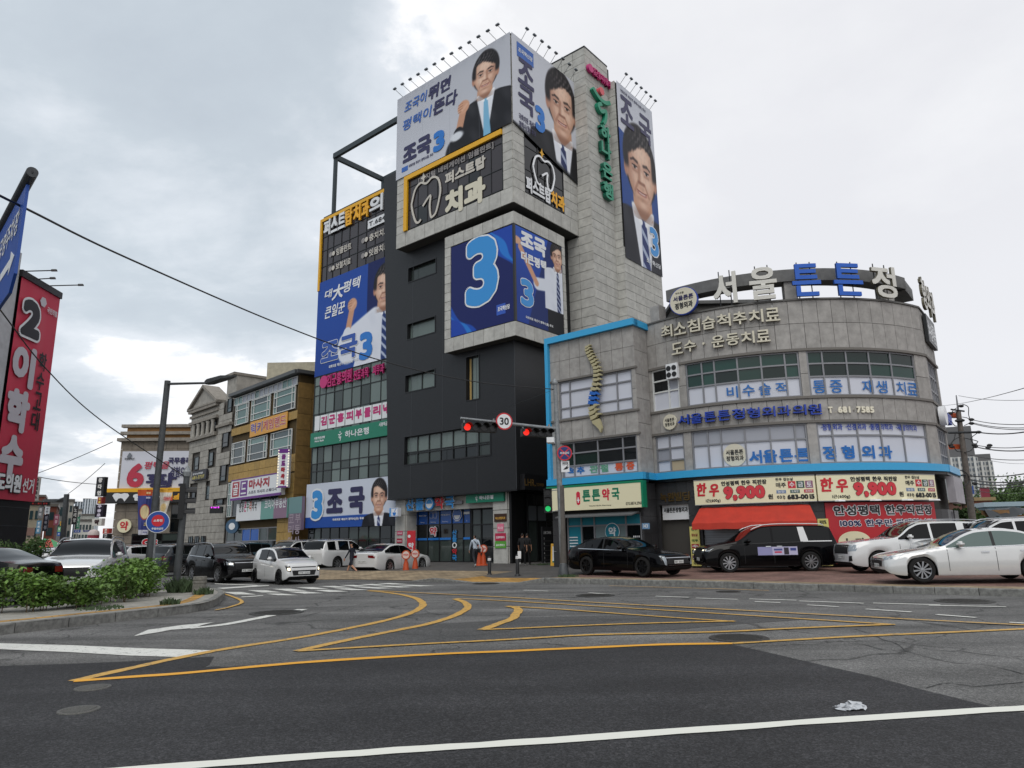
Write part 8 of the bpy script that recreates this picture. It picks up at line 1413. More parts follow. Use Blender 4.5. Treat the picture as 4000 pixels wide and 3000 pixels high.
    # wheels
    if (r, S.get('spokes', 10), S.get('rim')) not in WHEEL:
        tw = .11; mb = MB().lathe([(r*.70, -tw), (r*.93, -tw*1.02), (r*.99, -tw*.75), (r, 0), (r*.99, tw*.75), (r*.93, tw*1.02), (r*.70, tw)], (0, 0, 0), 36, axis='y'); ty = mb.mesh('tyre', True, 50)
        mb = MB(); sp = S.get('spokes', 10); rr = r*.71
        mb.lathe([(rr*.97, tw*.95), (rr, tw*.9), (rr, -tw*.8), (rr*.93, -tw*.8), (rr*.93, tw*.86), (rr*.97, tw*.95)], (0, 0, 0), 36, axis='y')
        for k in range(sp):
            a = 2*math.pi*k/sp; ww = .62*math.pi/sp; P = [(rr*.16, a-.35), (rr*.16, a+.35), (rr*.95, a+ww*.55), (rr*.95, a-ww*.55)]; mb.prism([(q*math.cos(t), q*math.sin(t)) for q, t in P], lambda x, z, d: (x, d, z), tw*.72, tw*.90)
        mb.lathe([(0, tw*.97), (rr*.2, tw*.95), (rr*.22, tw*.7)], (0, 0, 0), 16, axis='y'); rm = mb.mesh('rim', True, 35)
        mb = MB().lathe([(0, tw*.35), (rr*.94, tw*.30)], (0, 0, 0), 24, axis='y'); bk = mb.mesh('brake', False)
        ty.materials.append(TYRE); rm.materials.append({None: ALLOY, 'dark': ALLOYD}[S.get('rim')]); bk.materials.append(UNDER); WHEEL[(r, S.get('spokes', 10), S.get('rim'))] = (ty, rm, bk)
    ty, rm, bk = WHEEL[(r, S.get('spokes', 10), S.get('rim'))]
    for xc, st in ((xf, S.get('steer', 0)), (xr, 0)):
        for sd in (1, -1):
            Mw = BW @ Matrix.Translation((-xc, sd*(Wd-.125), r)) @ Matrix.Rotation(R_(st), 4, 'Z') @ (Matrix.Identity(4) if sd > 0 else Matrix.Rotation(math.pi, 4, 'Z')) @ Matrix.Rotation(random.uniform(0, 6), 4, 'Y')
            t_ = obj('wheel', ty, None, root, Mw); BASE[t_] = Mw
            for me in (rm, bk): o = obj('rim' if me is rm else 'brake_disc', me, None, None, Mw.copy()); o.parent = t_; o.matrix_parent_inverse = Mw.inverted()
    # mirrors
    xm = S['ws'][0]+.42; zm = belt(xm)+.09
    for sd in (1, -1): y = Wd*.97; hbox('door_mirror', xm-.06, xm+.12, min(sd*y, sd*(y+.20)), max(sd*y, sd*(y+.20)), zm-.07, zm+.09, S.get('mirror', paint_m))
    if detail:
        for d in S.get('front', []): stick(d[0], d[1], 'front', d[2], *(d[3:] or ()), mirror=len(d[1]) == 4 and min(q[0] for q in d[1]) > .02)
        for d in S.get('rear', []): stick(d[0], d[1], 'rear', d[2], *(d[3:] or ()), mirror=min(q[0] for q in d[1]) > .02)
        for d in S.get('side', []): stick(d[0], d[1], 'side', d[2], *(d[3:] or ()), mirror=True)
        for x in S.get('doors', []): stick('door_seam', ((x, gc+.12), (x+.014, gc+.12), (x+.014, belt(x)-.02), (x, belt(x)-.02)), 'side', PLAST, 1, 6, .002, mirror=True)
        for x in S.get('handles', []): stick('door_handle', rect(x, x+.2, belt(x)-.15, belt(x)-.115), 'side', S.get('handle_m', paint_m), 3, 1, .025, mirror=True)
        stick('belt_trim', tuple((x, belt(x)+d) for x, d in ((S['win'][0][0]+.05, -.012), (S['win'][-1][1], -.012), (S['win'][-1][1], .012), (S['win'][0][0]+.05, .012))), 'side', S.get('trim', PLAST), 14, 1, .006, mirror=True)
        if S.get('rails'):
            a, b = S['rails']; 
            for sd in (1, -1):
                mb = MB(); P = [(-x, sd*(Wd*.945-S.get('tumble', .30)*(top(x)-belt(x))-.03), top(x)+.035) for x in np.linspace(a, b, 8)]; P = [(P[0][0]+.1, P[0][1], P[0][2]-.06)]+P+[(P[-1][0]-.1, P[-1][1], P[-1][2]-.06)]; mb.tube(P, .02, 6); me = mb.mesh('r', True); o = obj('roof_rail', me, S.get('rail_m', ALLOY), None, BW.copy()); o.parent = root; o.matrix_parent_inverse = BASE[root].inverted()
    for nm, ax, quad, s in S.get('plates', []):
        stick(nm, quad, ax, PLW, 2, 1, .02, smooth=False)
        x = .012 if ax == 'front' else -L-.012; hits = [bvh.ray_cast(Vector((1.0 if ax == 'front' else -L-1, q[0], q[1])), Vector((-1 if ax == 'front' else 1, 0, 0)))[0] for q in quad]
        if all(hits):
            v, fs, asp = glyphs(s); y0, y1, z0, z1 = quad[0][0]+.03, quad[1][0]-.03, quad[0][1]+.025, quad[2][1]-.025; xx = (max if ax == 'front' else min)(h.x for h in hits)+(.028 if ax == 'front' else -.028)
            sg = 1 if ax == 'front' else -1
            vs = [(xx, (y0+(y1-y0)*p[0]) if sg > 0 else (y1-(y1-y0)*p[0]), z0+(z1-z0)*p[1]) for p in v]; me = bpy.data.meshes.new('plate_number'); me.from_pydata(vs, [], fs); o = obj('plate_number', me, BLACK, None, BW.copy()); o.parent = root; o.matrix_parent_inverse = BASE[root].inverted()
    for fn in S.get('extra', []): fn(root, BW, stick, hbox, rect)
    return root
WHEEL = {}
def R4(x0, x1, z0, z1): return ((x0, z0), (x1, z0), (x1, z1), (x0, z1))
# ---- recipes
SEDAN = dict(L=4.9, W=1.86, r=.335, fo=.92, wb=2.85, spokes=10, tumble=.34,
    top=[(0, .62), (.05, .70), (.2, .765), (.7, .86), (1.35, .965), (1.55, 1.01), (2.15, 1.34), (2.5, 1.445), (3.0, 1.475), (3.5, 1.43), (4.0, 1.25), (4.35, 1.10), (4.6, 1.065), (4.8, 1.03), (4.9, .93)], belt=[(0, .55), (.3, .70), (1.2, .88), (1.7, .93), (3.0, .965), (4.0, 1.01), (4.7, .98), (4.9, .88)],
    ws=[1.5, 2.42], rw=[3.55, 4.33], win=[(1.62, 2.80), (2.88, 3.72), (3.76, 4.12)], doors=[1.62, 2.84, 3.78], handles=[2.48, 3.45], trim=CHROME, handle_m=CHROME,
    front=[('grille', ((-.48, .43), (.48, .43), (.56, .66), (-.56, .66)), PLAST), ('headlight', ((.60, .58), (.88, .66), (.86, .78), (.62, .68)), HLAMP), ('air_intake', ((-.62, .24), (.62, .24), (.55, .36), (-.55, .36)), PLAST), ('fog_light', ((.62, .30), (.84, .36), (.84, .44), (.66, .42)), PLAST), ('emblem', R4(-.05, .05, .60, .64), CHROME, 2, 1, .03)],
    rear=[('tail_light', ((.42, .78), (.86, .76), (.86, .93), (.40, .92)), TAIL), ('bumper_trim', ((-.65, .26), (.65, .26), (.6, .38), (-.6, .38)), PLAST)], plates=[('number_plate', 'front', R4(-.26, .26, .40, .51), '370 1224'), ('number_plate', 'rear', R4(-.26, .26, .56, .67), '42 5471')])
def var(base, **k): d = dict(base); d.update(k); return d
AZERA = var(SEDAN, glass=GLC2, L=4.92, W=1.86, r=.345, fo=.93, wb=2.845)
K8 = var(SEDAN, L=5.02, W=1.875, r=.352, fo=.95, wb=2.895, rim='dark', spokes=7, handle_m=PB, steer=0, top=[(0, .62), (.05, .72), (.2, .79), (.7, .87), (1.4, .965), (1.62, 1.0), (2.25, 1.32), (2.65, 1.43), (3.1, 1.455), (3.7, 1.40), (4.3, 1.20), (4.65, 1.08), (4.85, 1.05), (5.02, .93)], rw=[3.7, 4.62], win=[(1.7, 2.9), (2.98, 3.95), (4.0, 4.3)],
    front=[('grille', ((-.72, .44), (.72, .44), (.76, .62), (-.76, .62)), PLAST), ('headlight', ((.66, .40), (.76, .42), (.82, .74), (.70, .72)), HLAMP, 3, 6), ('light_bar', R4(-.70, .70, .655, .675), CHROME, 10, 1, .012), ('air_intake', ((-.72, .24), (.72, .24), (.62, .37), (-.62, .37)), PLAST), ('chrome_lip', R4(-.60, .60, .395, .412), CHROME, 8, 1, .02)], plates=[('number_plate', 'front', R4(-.26, .26, .46, .57), '181 3501')])
K5 = var(SEDAN, L=4.85, W=1.83, fo=.95, wb=2.795, handle_m=PW, spokes=8, rear=[('tail_light', ((.36, .80), (.84, .76), (.84, .90), (.34, .92)), TAIL), ('bumper_trim', ((-.7, .24), (.7, .24), (.66, .42), (-.66, .42)), PLAST)])
SUV = dict(L=4.78, W=1.89, r=.37, fo=.93, wb=2.78, gc=.22, spokes=9, tumble=.26, clad=True, rails=(2.0, 4.0),
    top=[(0, .74), (.05, .90), (.2, .97), (.7, 1.07), (1.3, 1.14), (1.5, 1.19), (2.05, 1.55), (2.4, 1.665), (3.0, 1.69), (3.9, 1.66), (4.3, 1.60), (4.55, 1.28), (4.7, 1.12), (4.78, .98)], belt=[(0, .66), (.3, .88), (1.3, 1.04), (2.0, 1.07), (3.5, 1.11), (4.3, 1.17), (4.6, 1.10), (4.78, .92)],
    ws=[1.45, 2.3], rw=[4.22, 4.62], win=[(1.55, 2.62), (2.70, 3.52), (3.58, 4.22)], doors=[1.55, 2.66, 3.55], handles=[2.32, 3.22], trim=CHROME,
    front=[('grille', ((-.5, .58), (.5, .58), (.58, .84), (-.58, .84)), PLAST), ('grille_rim', R4(-.58, .58, .845, .87), CHROME, 8, 1, .012), ('headlight', ((.62, .72), (.90, .78), (.88, .93), (.63, .86)), HLAMP), ('air_intake', ((-.66, .27), (.66, .27), (.6, .46), (-.6, .46)), PLAST), ('fog_light', R4(.66, .84, .42, .56), PLAST)],
    rear=[('tail_light', ((.62, .88), (.90, .86), (.90, 1.06), (.62, 1.06)), TAIL), ('bumper_trim', ((-.8, .26), (.8, .26), (.8, .52), (-.8, .52)), PLAST)], plates=[('number_plate', 'front', R4(-.26, .26, .47, .58), '32 1461'), ('number_plate', 'rear', R4(-.26, .26, .70, .81), '17 2685')])
SORENTO = var(SUV, extra=[lambda root, BW, stick, hbox, rect: stick('lit_lamp', R4(.66, .80, .79, .84), 'front', HLIT, 2, 1, .016, mirror=True)])
SPORT = var(SUV, L=4.48, fo=.88, wb=2.67, W=1.855, top=[(0, .70), (.05, .84), (.2, .93), (.7, 1.02), (1.2, 1.09), (1.38, 1.14), (1.95, 1.49), (2.3, 1.60), (2.9, 1.635), (3.7, 1.60), (4.05, 1.52), (4.3, 1.22), (4.42, 1.08), (4.48, .95)], belt=[(0, .62), (.3, .84), (1.2, .99), (2.0, 1.02), (3.4, 1.08), (4.0, 1.13), (4.3, 1.06), (4.48, .9)], ws=[1.35, 2.2], rw=[3.95, 4.36], win=[(1.45, 2.5), (2.58, 3.35), (3.4, 3.92)], doors=[1.45, 2.54, 3.4], handles=[2.2, 3.05], rails=(1.9, 3.7), plates=[])
BIGSUV = var(SUV, L=4.98, W=1.975, fo=.95, wb=2.9, top=[(0, .80), (.05, .98), (.2, 1.06), (.8, 1.14), (1.4, 1.19), (1.6, 1.23), (2.15, 1.60), (2.5, 1.73), (3.2, 1.76), (4.4, 1.72), (4.66, 1.66), (4.86, 1.30), (4.94, 1.16), (4.98, 1.0)], belt=[(0, .70), (.3, .95), (1.4, 1.10), (2.0, 1.12), (4.0, 1.15), (4.7, 1.17), (4.9, 1.10), (4.98, .95)], ws=[1.55, 2.4], rw=[4.62, 4.88], win=[(1.65, 2.75), (2.83, 3.7), (3.95, 4.58)], cpillar=True, rails=(2.2, 4.5), doors=[1.65, 2.79, 3.72], handles=[2.42, 3.38], rear=[('tail_light', ((.74, .80), (.93, .80), (.93, 1.16), (.78, 1.16)), TAIL, 3, 5), ('bumper_trim', ((-.85, .26), (.85, .26), (.85, .55), (-.85, .55)), PLAST), ('rear_glass', ((-.62, 1.20), (.62, 1.20), (.56, 1.58), (-.56, 1.58)), GLC, 6, 4)])
MOHAVE = var(BIGSUV, clad=False, front=[('grille', ((-.62, .66), (.62, .66), (.64, .98), (-.64, .98)), PLAST), ('headlight', ((.66, .74), (.92, .76), (.92, .98), (.66, .96)), HLAMP), ('air_intake', ((-.7, .27), (.7, .27), (.64, .44), (-.64, .44)), PLAST), ('fog_light', ((.64, .40), (.86, .42), (.86, .60), (.70, .58)), PLAST)], side=[('sill_trim', R4(1.5, 3.4, .24, .34), PLAST, 6, 1)], plates=[('number_plate', 'front', R4(-.26, .26, .50, .61), '51 7402')])
VAN = dict(L=5.155, W=1.995, r=.365, fo=.95, wb=3.09, gc=.2, spokes=10, tumble=.2, boxy=True, clad=True, rails=(2.0, 4.6), rail_m=PW,
    top=[(0, .72), (.05, .90), (.2, .98), (.7, 1.07), (1.1, 1.13), (1.3, 1.18), (2.0, 1.60), (2.35, 1.72), (3.0, 1.755), (4.5, 1.73), (4.9, 1.66), (5.06, 1.25), (5.12, 1.1), (5.155, .95)], belt=[(0, .64), (.3, .86), (1.3, 1.04), (2.0, 1.07), (4.0, 1.09), (4.9, 1.12), (5.155, .9)],
    ws=[1.25, 2.25], rw=[4.86, 5.07], win=[(1.5, 2.62), (2.70, 3.72), (3.98, 4.85)], doors=[1.55, 2.66, 3.95], handles=[2.36, 2.78], cpillar=True, handle_m=CHROME, trim=PLAST,
    front=[('grille', ((-.6, .52), (.6, .52), (.66, .86), (-.66, .86)), PLAST), ('headlight', ((.62, .74), (.94, .80), (.93, .90), (.64, .86)), HLAMP), ('lit_lamp', R4(.66, .88, .83, .86), HLIT, 3, 1, .014), ('air_intake', ((-.7, .26), (.7, .26), (.66, .42), (-.66, .42)), PLAST), ('chrome_lip', R4(-.8, .8, .40, .43), CHROME, 8, 1, .02)],
    rear=[('tail_light', ((.7, .92), (.96, .92), (.96, 1.16), (.7, 1.1)), TAIL)], plates=[('number_plate', 'front', R4(-.26, .26, .44, .55), '08 3922')])
def van_extra(root, BW, stick, hbox, rect):
    stick('quarter_panel', ((3.72, 1.11), (4.02, 1.11), (3.90, 1.66), (3.66, 1.66)), 'side', PW, 3, 6, .012, mirror=True); stick('quarter_trim', R4(3.8, 4.9, 1.10, 1.135), 'side', PW, 6, 1, .012, mirror=True)
    stick('side_poster', R4(2.05, 3.55, .62, .93), 'side', paint('b9b6d2'), 6, 2, .008, mirror=True); stick('side_poster_block', R4(2.05, 2.60, .62, .93), 'side', paint('8f8fb8'), 3, 2, .010, mirror=True); stick('side_poster_print', R4(2.68, 2.95, .70, .76), 'side', paint('c2405e'), 2, 1, .012, mirror=True); stick('side_poster_print', R4(2.66, 2.98, .79, .86), 'side', paint('4a4f8a'), 2, 1, .012, mirror=True); stick('side_poster_print', R4(3.04, 3.22, .64, .90), 'side', paint('2a2530'), 2, 2, .012, mirror=True); stick('side_poster_print', R4(3.28, 3.5, .78, .88), 'side', paint('3a4486'), 2, 1, .012, mirror=True)
HATCH = dict(L=3.6, W=1.6, r=.295, fo=.70, wb=2.4, gc=.17, spokes=8, tumble=.26, rim='dark',
    top=[(0, .62), (.04, .76), (.15, .84), (.5, .94), (.82, 1.0), (.98, 1.05), (1.45, 1.35), (1.75, 1.45), (2.3, 1.485), (3.0, 1.45), (3.25, 1.38), (3.45, 1.08), (3.55, .95), (3.6, .85)], belt=[(0, .54), (.3, .78), (.9, .90), (1.6, .93), (2.8, 1.0), (3.3, 1.05), (3.6, .8)], ws=[.92, 1.68], rw=[3.15, 3.46], win=[(1.02, 1.95), (2.03, 2.75)], doors=[1.0, 1.99, 2.85], handles=[1.68, 2.5], mirror=PW,
    front=[('grille', ((-.46, .36), (.46, .36), (.52, .56), (-.52, .56)), PLAST), ('upper_strip', ((-.66, .665), (.66, .665), (.66, .70), (-.66, .70)), PLAST, 8, 1), ('headlight', ((.56, .50), (.70, .54), (.735, .76), (.60, .74)), PLAST, 3, 4), ('lit_lamp', R4(.60, .68, .56, .66), HLIT, 2, 2, .016), ('air_intake', ((-.5, .22), (.5, .22), (.46, .30), (-.46, .30)), PLAST), ('fog_light', R4(.60, .70, .30, .46), PLAST)], plates=[('number_plate', 'front', R4(-.25, .25, .41, .51), '370 1224')], extra=[lambda root, BW, stick, hbox, rect: hbox('roof_antenna', 1.9, 2.05, -.04, .04, 1.47, 1.52, PW)])
TRUCK = dict(L=1.95, W=1.74, r=.32, fo=.55, wb=2.4, gc=.3, tumble=.12, boxy=True, top=[(0, .95), (.05, 1.05), (.25, 1.2), (.55, 1.62), (.8, 1.9), (1.2, 1.96), (1.8, 1.94), (1.95, 1.9)], belt=[(0, .85), (.2, 1.08), (1.0, 1.12), (1.95, 1.12)], ws=[.22, .76], rw=[5, 6], win=[(.55, 1.45)], doors=[.5, 1.5], handles=[1.3], front=[('grille', ((-.5, .6), (.5, .6), (.5, .74), (-.5, .74)), PLAST), ('headlight', ((.52, .62), (.82, .62), (.82, .82), (.55, .80)), HLAMP)], plates=[])
def truck_bed(root, BW, stick, hbox, rect):
    hbox('cargo_bed', 2.05, 4.9, -.85, .85, .78, .92, PW)
    for y0, y1 in ((-.87, -.82), (.82, .87)): hbox('bed_side', 2.05, 4.9, y0, y1, .92, 1.28, PW)
    hbox('bed_side', 4.85, 4.9, -.82, .82, .92, 1.28, PW); hbox('chassis', 1.2, 4.8, -.45, .45, .4, .78, UNDER); hbox('headboard', 2.0, 2.06, -.8, .8, .92, 1.9, GRF)
TRUCK['extra'] = [truck_bed]
def place(n, x, y, z=None):
    p = G(n, x, y, z if z is not None else 0)
    return p
def carat(name, label, S, pm, c, head, z=None, **k):
    return make_car(name, label, S, pm, (c[0], c[1], gz(c[0], c[1]) if z is None else z), R_(head), **k)
HB0 = 'nose-in parked cars before the shops'
# on the street
carat('white_hatchback', 'small white hatchback with lit lamps turning over the crosswalk', HATCH, PW, (-9.75, 31.0), -48, 0); carat('black_suv', 'black SUV with lit headlamp behind the white hatchback', SORENTO, PB, (-13.2, 33.2), -45, 0)
carat('white_suv', 'white SUV waiting nose-on behind the hedge', var(SUV, plates=[]), PW, (-13.75, 23.4), -71, .2); carat('black_sedan', 'black sedan partly hidden behind the hedge', SEDAN, PB, (-14.9, 19.5), 176, .2)
# before the hospital
VAN['extra'] = [van_extra]
carat('black_sedan', 'glossy black sedan with dark wheels on the red paving', K8, PB, (4.35, 28.5), -51, .22); carat('black_van', 'black people carrier with white rear pillar and side poster', VAN, PB, (9.85, 28.9), 178, .25)
carat('white_suv', 'white SUV with broad black grille before the red poster', MOHAVE, PW, (14.3, 26.3), 176, .26); carat('white_suv', 'white SUV with long dark windows between grille SUV and pearl sedan', BIGSUV, PW, (16.1, 24.5), 172, .26); carat('white_sedan', 'pearl white sedan with multi-spoke wheels on the red paving', AZERA, PPW, (13.15, 21.25), 168, .24)
carat('white_hatchback', 'white hatchback cut off at the right beyond the pearl sedan', var(HATCH, plates=[], extra=[]), PW, (19.8, 22.6), 172, .25); carat('dark_sedan', 'dark grey sedan cut off beyond the pearl sedan', K5, PG_, (19.5, 19.6), 168, .22)
carat('flatbed_truck', 'small white flatbed truck beside the timber yard, bare bed', TRUCK, PW, AD(22, 800, 1450, 38.5)[:2], 8, 0, cat='truck'); carat('flatbed_truck', 'small white flatbed truck half hidden at the timber yard gate', TRUCK, PW, AD(22, 1050, 1480, 37.0)[:2], -5, 0, cat='truck')
# parked before the tower and the ochre building
carat('white_sedan', 'white sedan parked nose-in by the pharmacy piers', K5, PW, (-6.5, 38.7), 62, .06, group=HB0); carat('white_suv', 'large white SUV parked nose-in beside the white sedan', BIGSUV, PW, (-10.4, 43.6), 62, .06, group=HB0); carat('dark_suv', 'dark glazed SUV with white roof parked beside large white SUV', var(BIGSUV, plates=[]), PW, (-14.3, 46.0), 240, .05, group=HB0); carat('blue_suv', 'blue-grey SUV parked nose-out before the ochre building', SUV, PBL, (-16.3, 42.6), 242, .05, group=HB0)
carat('grey_suv', 'dark grey SUV parked behind the black SUV', SUV, PG_, (-18.4, 41.5), 62, .0, group=HB0); carat('black_van', 'black van with a small portrait card on its rear', var(VAN, extra=[], rail_m=PB), PB, (-20.9, 47.5), 58, .0, group=HB0); carat('white_suv', 'white SUV parked beside the black van', SUV, PW, (-24.3, 48.5), 60, .0, group=HB0); carat('red_car', 'red hatchback parked beside the white SUV', var(HATCH, plates=[], extra=[], mirror=PRD), PRD, (-27.0, 51.0), 60, .0, group=HB0)
carat('black_sedan', 'black sedan parked nose-in beyond the street lamp', K5, PB, (-24.6, 43.0), 60, .0, group=HB0); carat('white_wagon', 'white wagon parked behind the black sedan', SPORT, PW, (-28.5, 47.0), 60, .0, group=HB0); carat('dark_sedan', 'dark sedan between white wagon and black sedan', SEDAN, PG_, (-29.5, 43.8), 60, .0, group=HB0)
carat('white_hatchback', 'white hatchback far down the left street', var(HATCH, plates=[], extra=[]), PW, AD(12, 500, 640, 46)[:2], 110, 0)
# ================================================================== plants and people
HLEAF = mat('hedge_leaf', '648636', .6, namt=.55, nscale=3.0, col2=(.05, .09, .018)); HSTEM = mat('hedge_stem', '5d4c37', .9); WEED = mat('weed_leaf', '46593a', .8, namt=.4, nscale=6)
def hedge(label, path, width, h, n, seed, m=HLEAF, base=.19, size=.10):
    rg = np.random.default_rng(seed); P = np.array(path); d = np.r_[0, np.cumsum(np.hypot(*np.diff(P, axis=0).T))]; t = thing('hedge', label, 'hedge', (*path[len(path)//2], base))
    def at(s): return np.column_stack([np.interp(s, d, P[:, 0]), np.interp(s, d, P[:, 1])])
    K = int(d[-1]*7); ks = rg.uniform(0, d[-1], K); kc = at(ks)+rg.normal(0, width*.28, (K, 2)); kh = h*rg.uniform(.70, 1.08, K)*(1-.5*np.exp(-((kc[:, 1]-18.4)/.7)**2))*(1-.18*np.sin(ks*2.3)**2)
    def fn(n):
        i = rg.integers(0, K, n); z = base+kh[i]*(1-rg.uniform(0, 1, n)**1.5*.86); r = .13+.12*((z-base)/h); q = rg.normal(size=(n, 2))*r[:, None]; return np.column_stack([kc[i]+q, z])
    leaves(n, fn, size, 'leaf', m, t, 'foliage', 'stuff', True); mb = MB()
    for i in range(0, K): c = kc[i]; mb.tube([(c[0], c[1], base), (c[0]+rg.normal(0, .05), c[1]+rg.normal(0, .05), base+kh[i]*.55), (c[0]+rg.normal(0, .09), c[1]+rg.normal(0, .09), base+kh[i]*.95)], [.012, .009, .004], 4)
    mb.obj('stems', HSTEM, t)['kind'] = 'stuff'
hedge('leafy green hedge planted behind the grey kerb of the island', [(-19, 13.3), (-15.5, 14.9), (-12.2, 16.3), (-11.0, 17.3), (-10.55, 18.6), (-10.75, 20.4), (-11.4, 22.2)], .9, 1.0, 26000, 4)
b_ = AD(12, 330, 640, 30); t = thing('bush', 'rounded green bush behind the white SUV', 'bush', (b_.x, 30, 0)); rg = np.random.default_rng(8); cl = np.array([(b_.x+rg.uniform(-1.3, 1.3), 30+rg.uniform(-.6, .6), rg.uniform(.4, 1.75), .45) for _ in range(16)])
def fb(n): i = rg.integers(0, 16, n); q = rg.normal(size=(n, 3)); q /= np.linalg.norm(q, axis=1)[:, None]; return cl[i, :3]+q*(.5*rg.uniform(.3, 1, n))[:, None]
leaves(7000, fb, .10, 'leaf', LEAF, t, 'foliage', 'stuff'); MB().tube([(b_.x, 30, 0), (b_.x, 30, 1.2)], [.06, .03], 6).obj('stem', HSTEM, t)
def weeds(label, c, r, h, n, seed):
    rg = np.random.default_rng(seed); V = []; F = []
    for i in range(n):
        a = rg.uniform(0, 6.28); q = r*math.sqrt(rg.uniform(0, 1)); x, y = c[0]+q*math.cos(a), c[1]+q*math.sin(a); hh = h*rg.uniform(.4, 1)*(1-.4*q/r); lx, ly = rg.normal(0, hh*.35, 2); w = .012+.012*rg.uniform()
        ca, sa = math.cos(a*3), math.sin(a*3); k = len(V); V += [(x-w*ca, y-w*sa, c[2]), (x+w*ca, y+w*sa, c[2]), (x+lx*.5+w*ca, y+ly*.5+w*sa, c[2]+hh*.65), (x+lx, y+ly, c[2]+hh), (x+lx*.5-w*ca, y+ly*.5-w*sa, c[2]+hh*.65)]; F.append((k, k+1, k+2, k+3, k+4))
    me = bpy.data.meshes.new('weeds'); me.from_pydata(V, [], F); o = obj('weeds', me, WEED); tag(o, label, 'weeds', kind='stuff')
weeds('tall green weeds round the foot of the island signal pole', tuple(G(12, 1960, 1140, .2)), .42, .62, 420, 1); weeds('grass tuft under the yellow pavement sign', tuple(G(14, 1760, 1000, .2)), .9, .22, 500, 2); weeds('sparse weeds at the island tip by the stone bollard', tuple(G(12, 2200, 1165, .2)), .25, .3, 120, 3); weeds('thin grass at the foot of the galvanised signal pole', tuple(G(6, 245, 1112, .19)), .4, .14, 160, 5)
weeds('dry weeds along the tactile strip before the hedge', tuple(G(12, 1080, 1325, .19)), .5, .12, 120, 6); weeds('dry weeds by the kerb joint at the hedge end', tuple(G(12, 1830, 1275, .19)), .22, .22, 120, 7)
# ---- pedestrians: one continuous skinned figure each
SKIN = mat('skin', 'b98a70', .6); HAIR = mat('black_hair', '15120f', .5)
J0 = dict(pelvis=(0, 0, .93), waist=(0, 0, 1.08), chest=(0, 0, 1.32), neck=(0, 0, 1.47), head0=(0, .02, 1.55), head1=(0, .025, 1.62), head2=(0, .01, 1.69))
RAD = dict(pelvis=(.15, .11), waist=(.135, .095), chest=(.16, .11), neck=(.052, .055), head0=(.066, .08), head1=(.078, .097), head2=(.055, .07))
PEOPLE = []
def person(label, c, head, ht, top_m, leg_m, shoe_m, stride=.5, short=False, fat=1.0, bag=None):
    J = {k: list(v) for k, v in J0.items()}; Rr_ = dict(RAD); E = [('pelvis', 'waist'), ('waist', 'chest'), ('chest', 'neck'), ('neck', 'head0'), ('head0', 'head1'), ('head1', 'head2')]
    for s, sd in ((1, 'r'), (-1, 'l')):
        ph = stride*s
        J['sho'+sd] = [.17*s, 0, 1.40]; J['elb'+sd] = [.225*s, -.10*ph*2, 1.12]; J['wri'+sd] = [.23*s, -.10*ph*2+.10-.10*ph, .89]; J['pal'+sd] = [.23*s, -.20*ph+.13-.12*ph, .82]
        for q in range(4): J['fa%d%s' % (q, sd)] = [(.225+.012*(q-1.5)*0)*s+.0, J['pal'+sd][1]-.03+.02*q, .775-.008*(q in (1, 2))]; J['fb%d%s' % (q, sd)] = [.215*s, J['pal'+sd][1]-.02+.02*q, .74-.008*(q in (1, 2))]
        J['th0'+sd] = [.215*s, J['pal'+sd][1]+.045, .80]
        J['hip'+sd] = [.09*s, 0, .88]; J['kne'+sd] = [.10*s, .20*ph+.05, .50]; J['ank'+sd] = [.10*s, .55*ph-(.10 if ph < 0 else 0), .085+(.07 if ph < -.2 else 0)]; J['toe'+sd] = [.105*s, .55*ph+.14-(.08 if ph < 0 else 0), .04]
        E += [('chest', 'sho'+sd), ('sho'+sd, 'elb'+sd), ('elb'+sd, 'wri'+sd), ('wri'+sd, 'pal'+sd), ('pelvis', 'hip'+sd), ('hip'+sd, 'kne'+sd), ('kne'+sd, 'ank'+sd), ('ank'+sd, 'toe'+sd), ('pal'+sd, 'th0'+sd)]+[e for q in range(4) for e in (('pal'+sd, 'fa%d%s' % (q, sd)), ('fa%d%s' % (q, sd), 'fb%d%s' % (q, sd)))]
        Rr_.update({'sho'+sd: (.062, .062), 'elb'+sd: (.045, .045), 'wri'+sd: (.031, .031), 'pal'+sd: (.03, .038), 'hip'+sd: (.095, .095), 'kne'+sd: (.066, .066), 'ank'+sd: (.048, .048), 'toe'+sd: (.042, .035), 'th0'+sd: (.010, .010)}); Rr_.update({'fa%d%s' % (q, sd): (.009, .009) for q in range(4)}); Rr_.update({'fb%d%s' % (q, sd): (.008, .008) for q in range(4)})
    names = list(J); me = bpy.data.meshes.new('person'); me.from_pydata([tuple(J[k]) for k in names], [(names.index(a), names.index(b)) for a, b in E], []); o = bpy.data.objects.new('person', me); COL.objects.link(o); md = o.modifiers.new('s', 'SKIN'); md.use_smooth_shade = True; md.branch_smoothing = .4; sub = o.modifiers.new('u', 'SUBSURF'); sub.levels = sub.render_levels = 1
    sv = me.skin_vertices[0].data
    for i, k in enumerate(names): a, b = Rr_[k]; f = fat if k in ('pelvis', 'waist', 'chest') else 1; sv[i].radius = (a*f, b*f); sv[i].use_root = (k == 'pelvis')
    PEOPLE.append((o, J, E, label, c, head, ht/1.72, top_m, leg_m, shoe_m, short, bag))
bk_ = mat('black_cloth', '131316', .8); wh_ = mat('pale_blue_shirt', 'b4bfcb', .75); dk_ = mat('charcoal_trousers', '25262b', .8); nv_ = mat('navy_jacket', '151a28', .75); sh_ = mat('white_shoe', 'b5b5b2', .6)
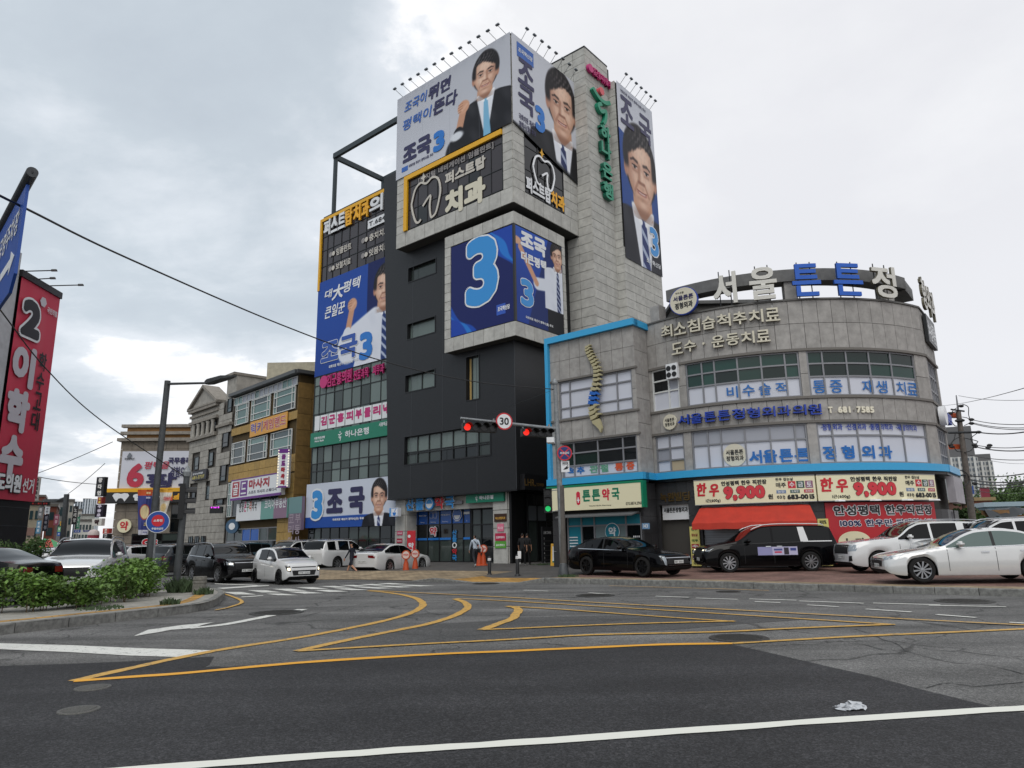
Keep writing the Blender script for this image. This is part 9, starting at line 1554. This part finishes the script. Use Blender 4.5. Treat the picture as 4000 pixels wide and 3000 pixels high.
person('person in pale blue shirt with a black shoulder bag, walking', G(14, 985, 1015, .24), R_(20), 1.70, wh_, dk_, sh_, .55, bag=True); person('person in black clothes walking into the dark entrance, arms lowered', G(14, 1500, 1002, .24), R_(-10), 1.74, bk_, bk_, sh_, .35); person('person in black clothes beside another at the dark entrance, farther in', G(14, 1550, 990, .26), R_(-12), 1.72, bk_, bk_, bk_, .25); person('person in navy jacket and shorts walking past the white sedan', G(13, 1552, 695, .04), R_(75), 1.58, nv_, nv_, bk_, .6, short=True, fat=1.1)
bpy.context.view_layer.update(); dg = bpy.context.evaluated_depsgraph_get()
for o, J, E, label, c, head, sc, tm, lm, sm, short, bag in PEOPLE:
    me = bpy.data.meshes.new_from_object(o.evaluated_get(dg)); bpy.data.objects.remove(o)
    mats = [tm, lm, SKIN, HAIR, sm]; me.materials.clear()
    for m in mats: me.materials.append(m)
    seg_ = [(np.array(J[a]), np.array(J[b]), a, b) for a, b in E]
    for p in me.polygons:
        q = np.array(p.center); best = None
        for a, b, na, nb in seg_:
            t = np.clip((q-a)@(b-a)/max(1e-9, (b-a)@(b-a)), 0, 1); dd = np.linalg.norm(q-a-t*(b-a))
            if best is None or dd < best[0]: best = (dd, na, nb, t)
        _, na, nb, t = best
        if 'head' in nb or na == 'neck': mi = 3 if (q[2] > 1.63 or q[1] < -.01) and q[2] > 1.52 else 2
        elif nb[:3] in ('pal', 'fa0', 'fa1', 'fa2', 'fa3', 'fb0', 'fb1', 'fb2', 'fb3', 'th0'): mi = 2
        elif nb.startswith('wri'): mi = 0 if tm is not bk_ or t < .2 else 2
        elif nb.startswith('toe'): mi = 4
        elif nb.startswith('ank'): mi = 2 if short else (4 if t > .95 else 1)
        elif nb.startswith('kne') or nb.startswith('hip'): mi = 1
        elif nb == 'waist' and t < .35: mi = 1
        else: mi = 0
        p.material_index = mi
    me.polygons.foreach_set('use_smooth', [True]*len(me.polygons)); P = obj('person', me, None, None, Matrix.Translation(c) @ Matrix.Rotation(head, 4, 'Z') @ Matrix.Scale(sc, 4)); tag(P, label, 'person')
    if bag:
        mb = MB(); mb.tube([(-.15, .02, 1.45), (-.02, -.125, 1.30), (.12, -.14, 1.1), (.20, -.08, .95)], .016, 6); mb.tube([(-.15, .02, 1.45), (-.02, .13, 1.30), (.12, .13, 1.1), (.20, .06, .95)], .016, 6); mb.box(.17, .27, -.14, .12, .76, .97); b = mb.mesh('shoulder_bag'); B_ = obj('shoulder_bag', b, bk_, None, P.matrix_basis.copy()); tag(B_, 'black shoulder bag slung on the person in pale blue shirt', 'bag')
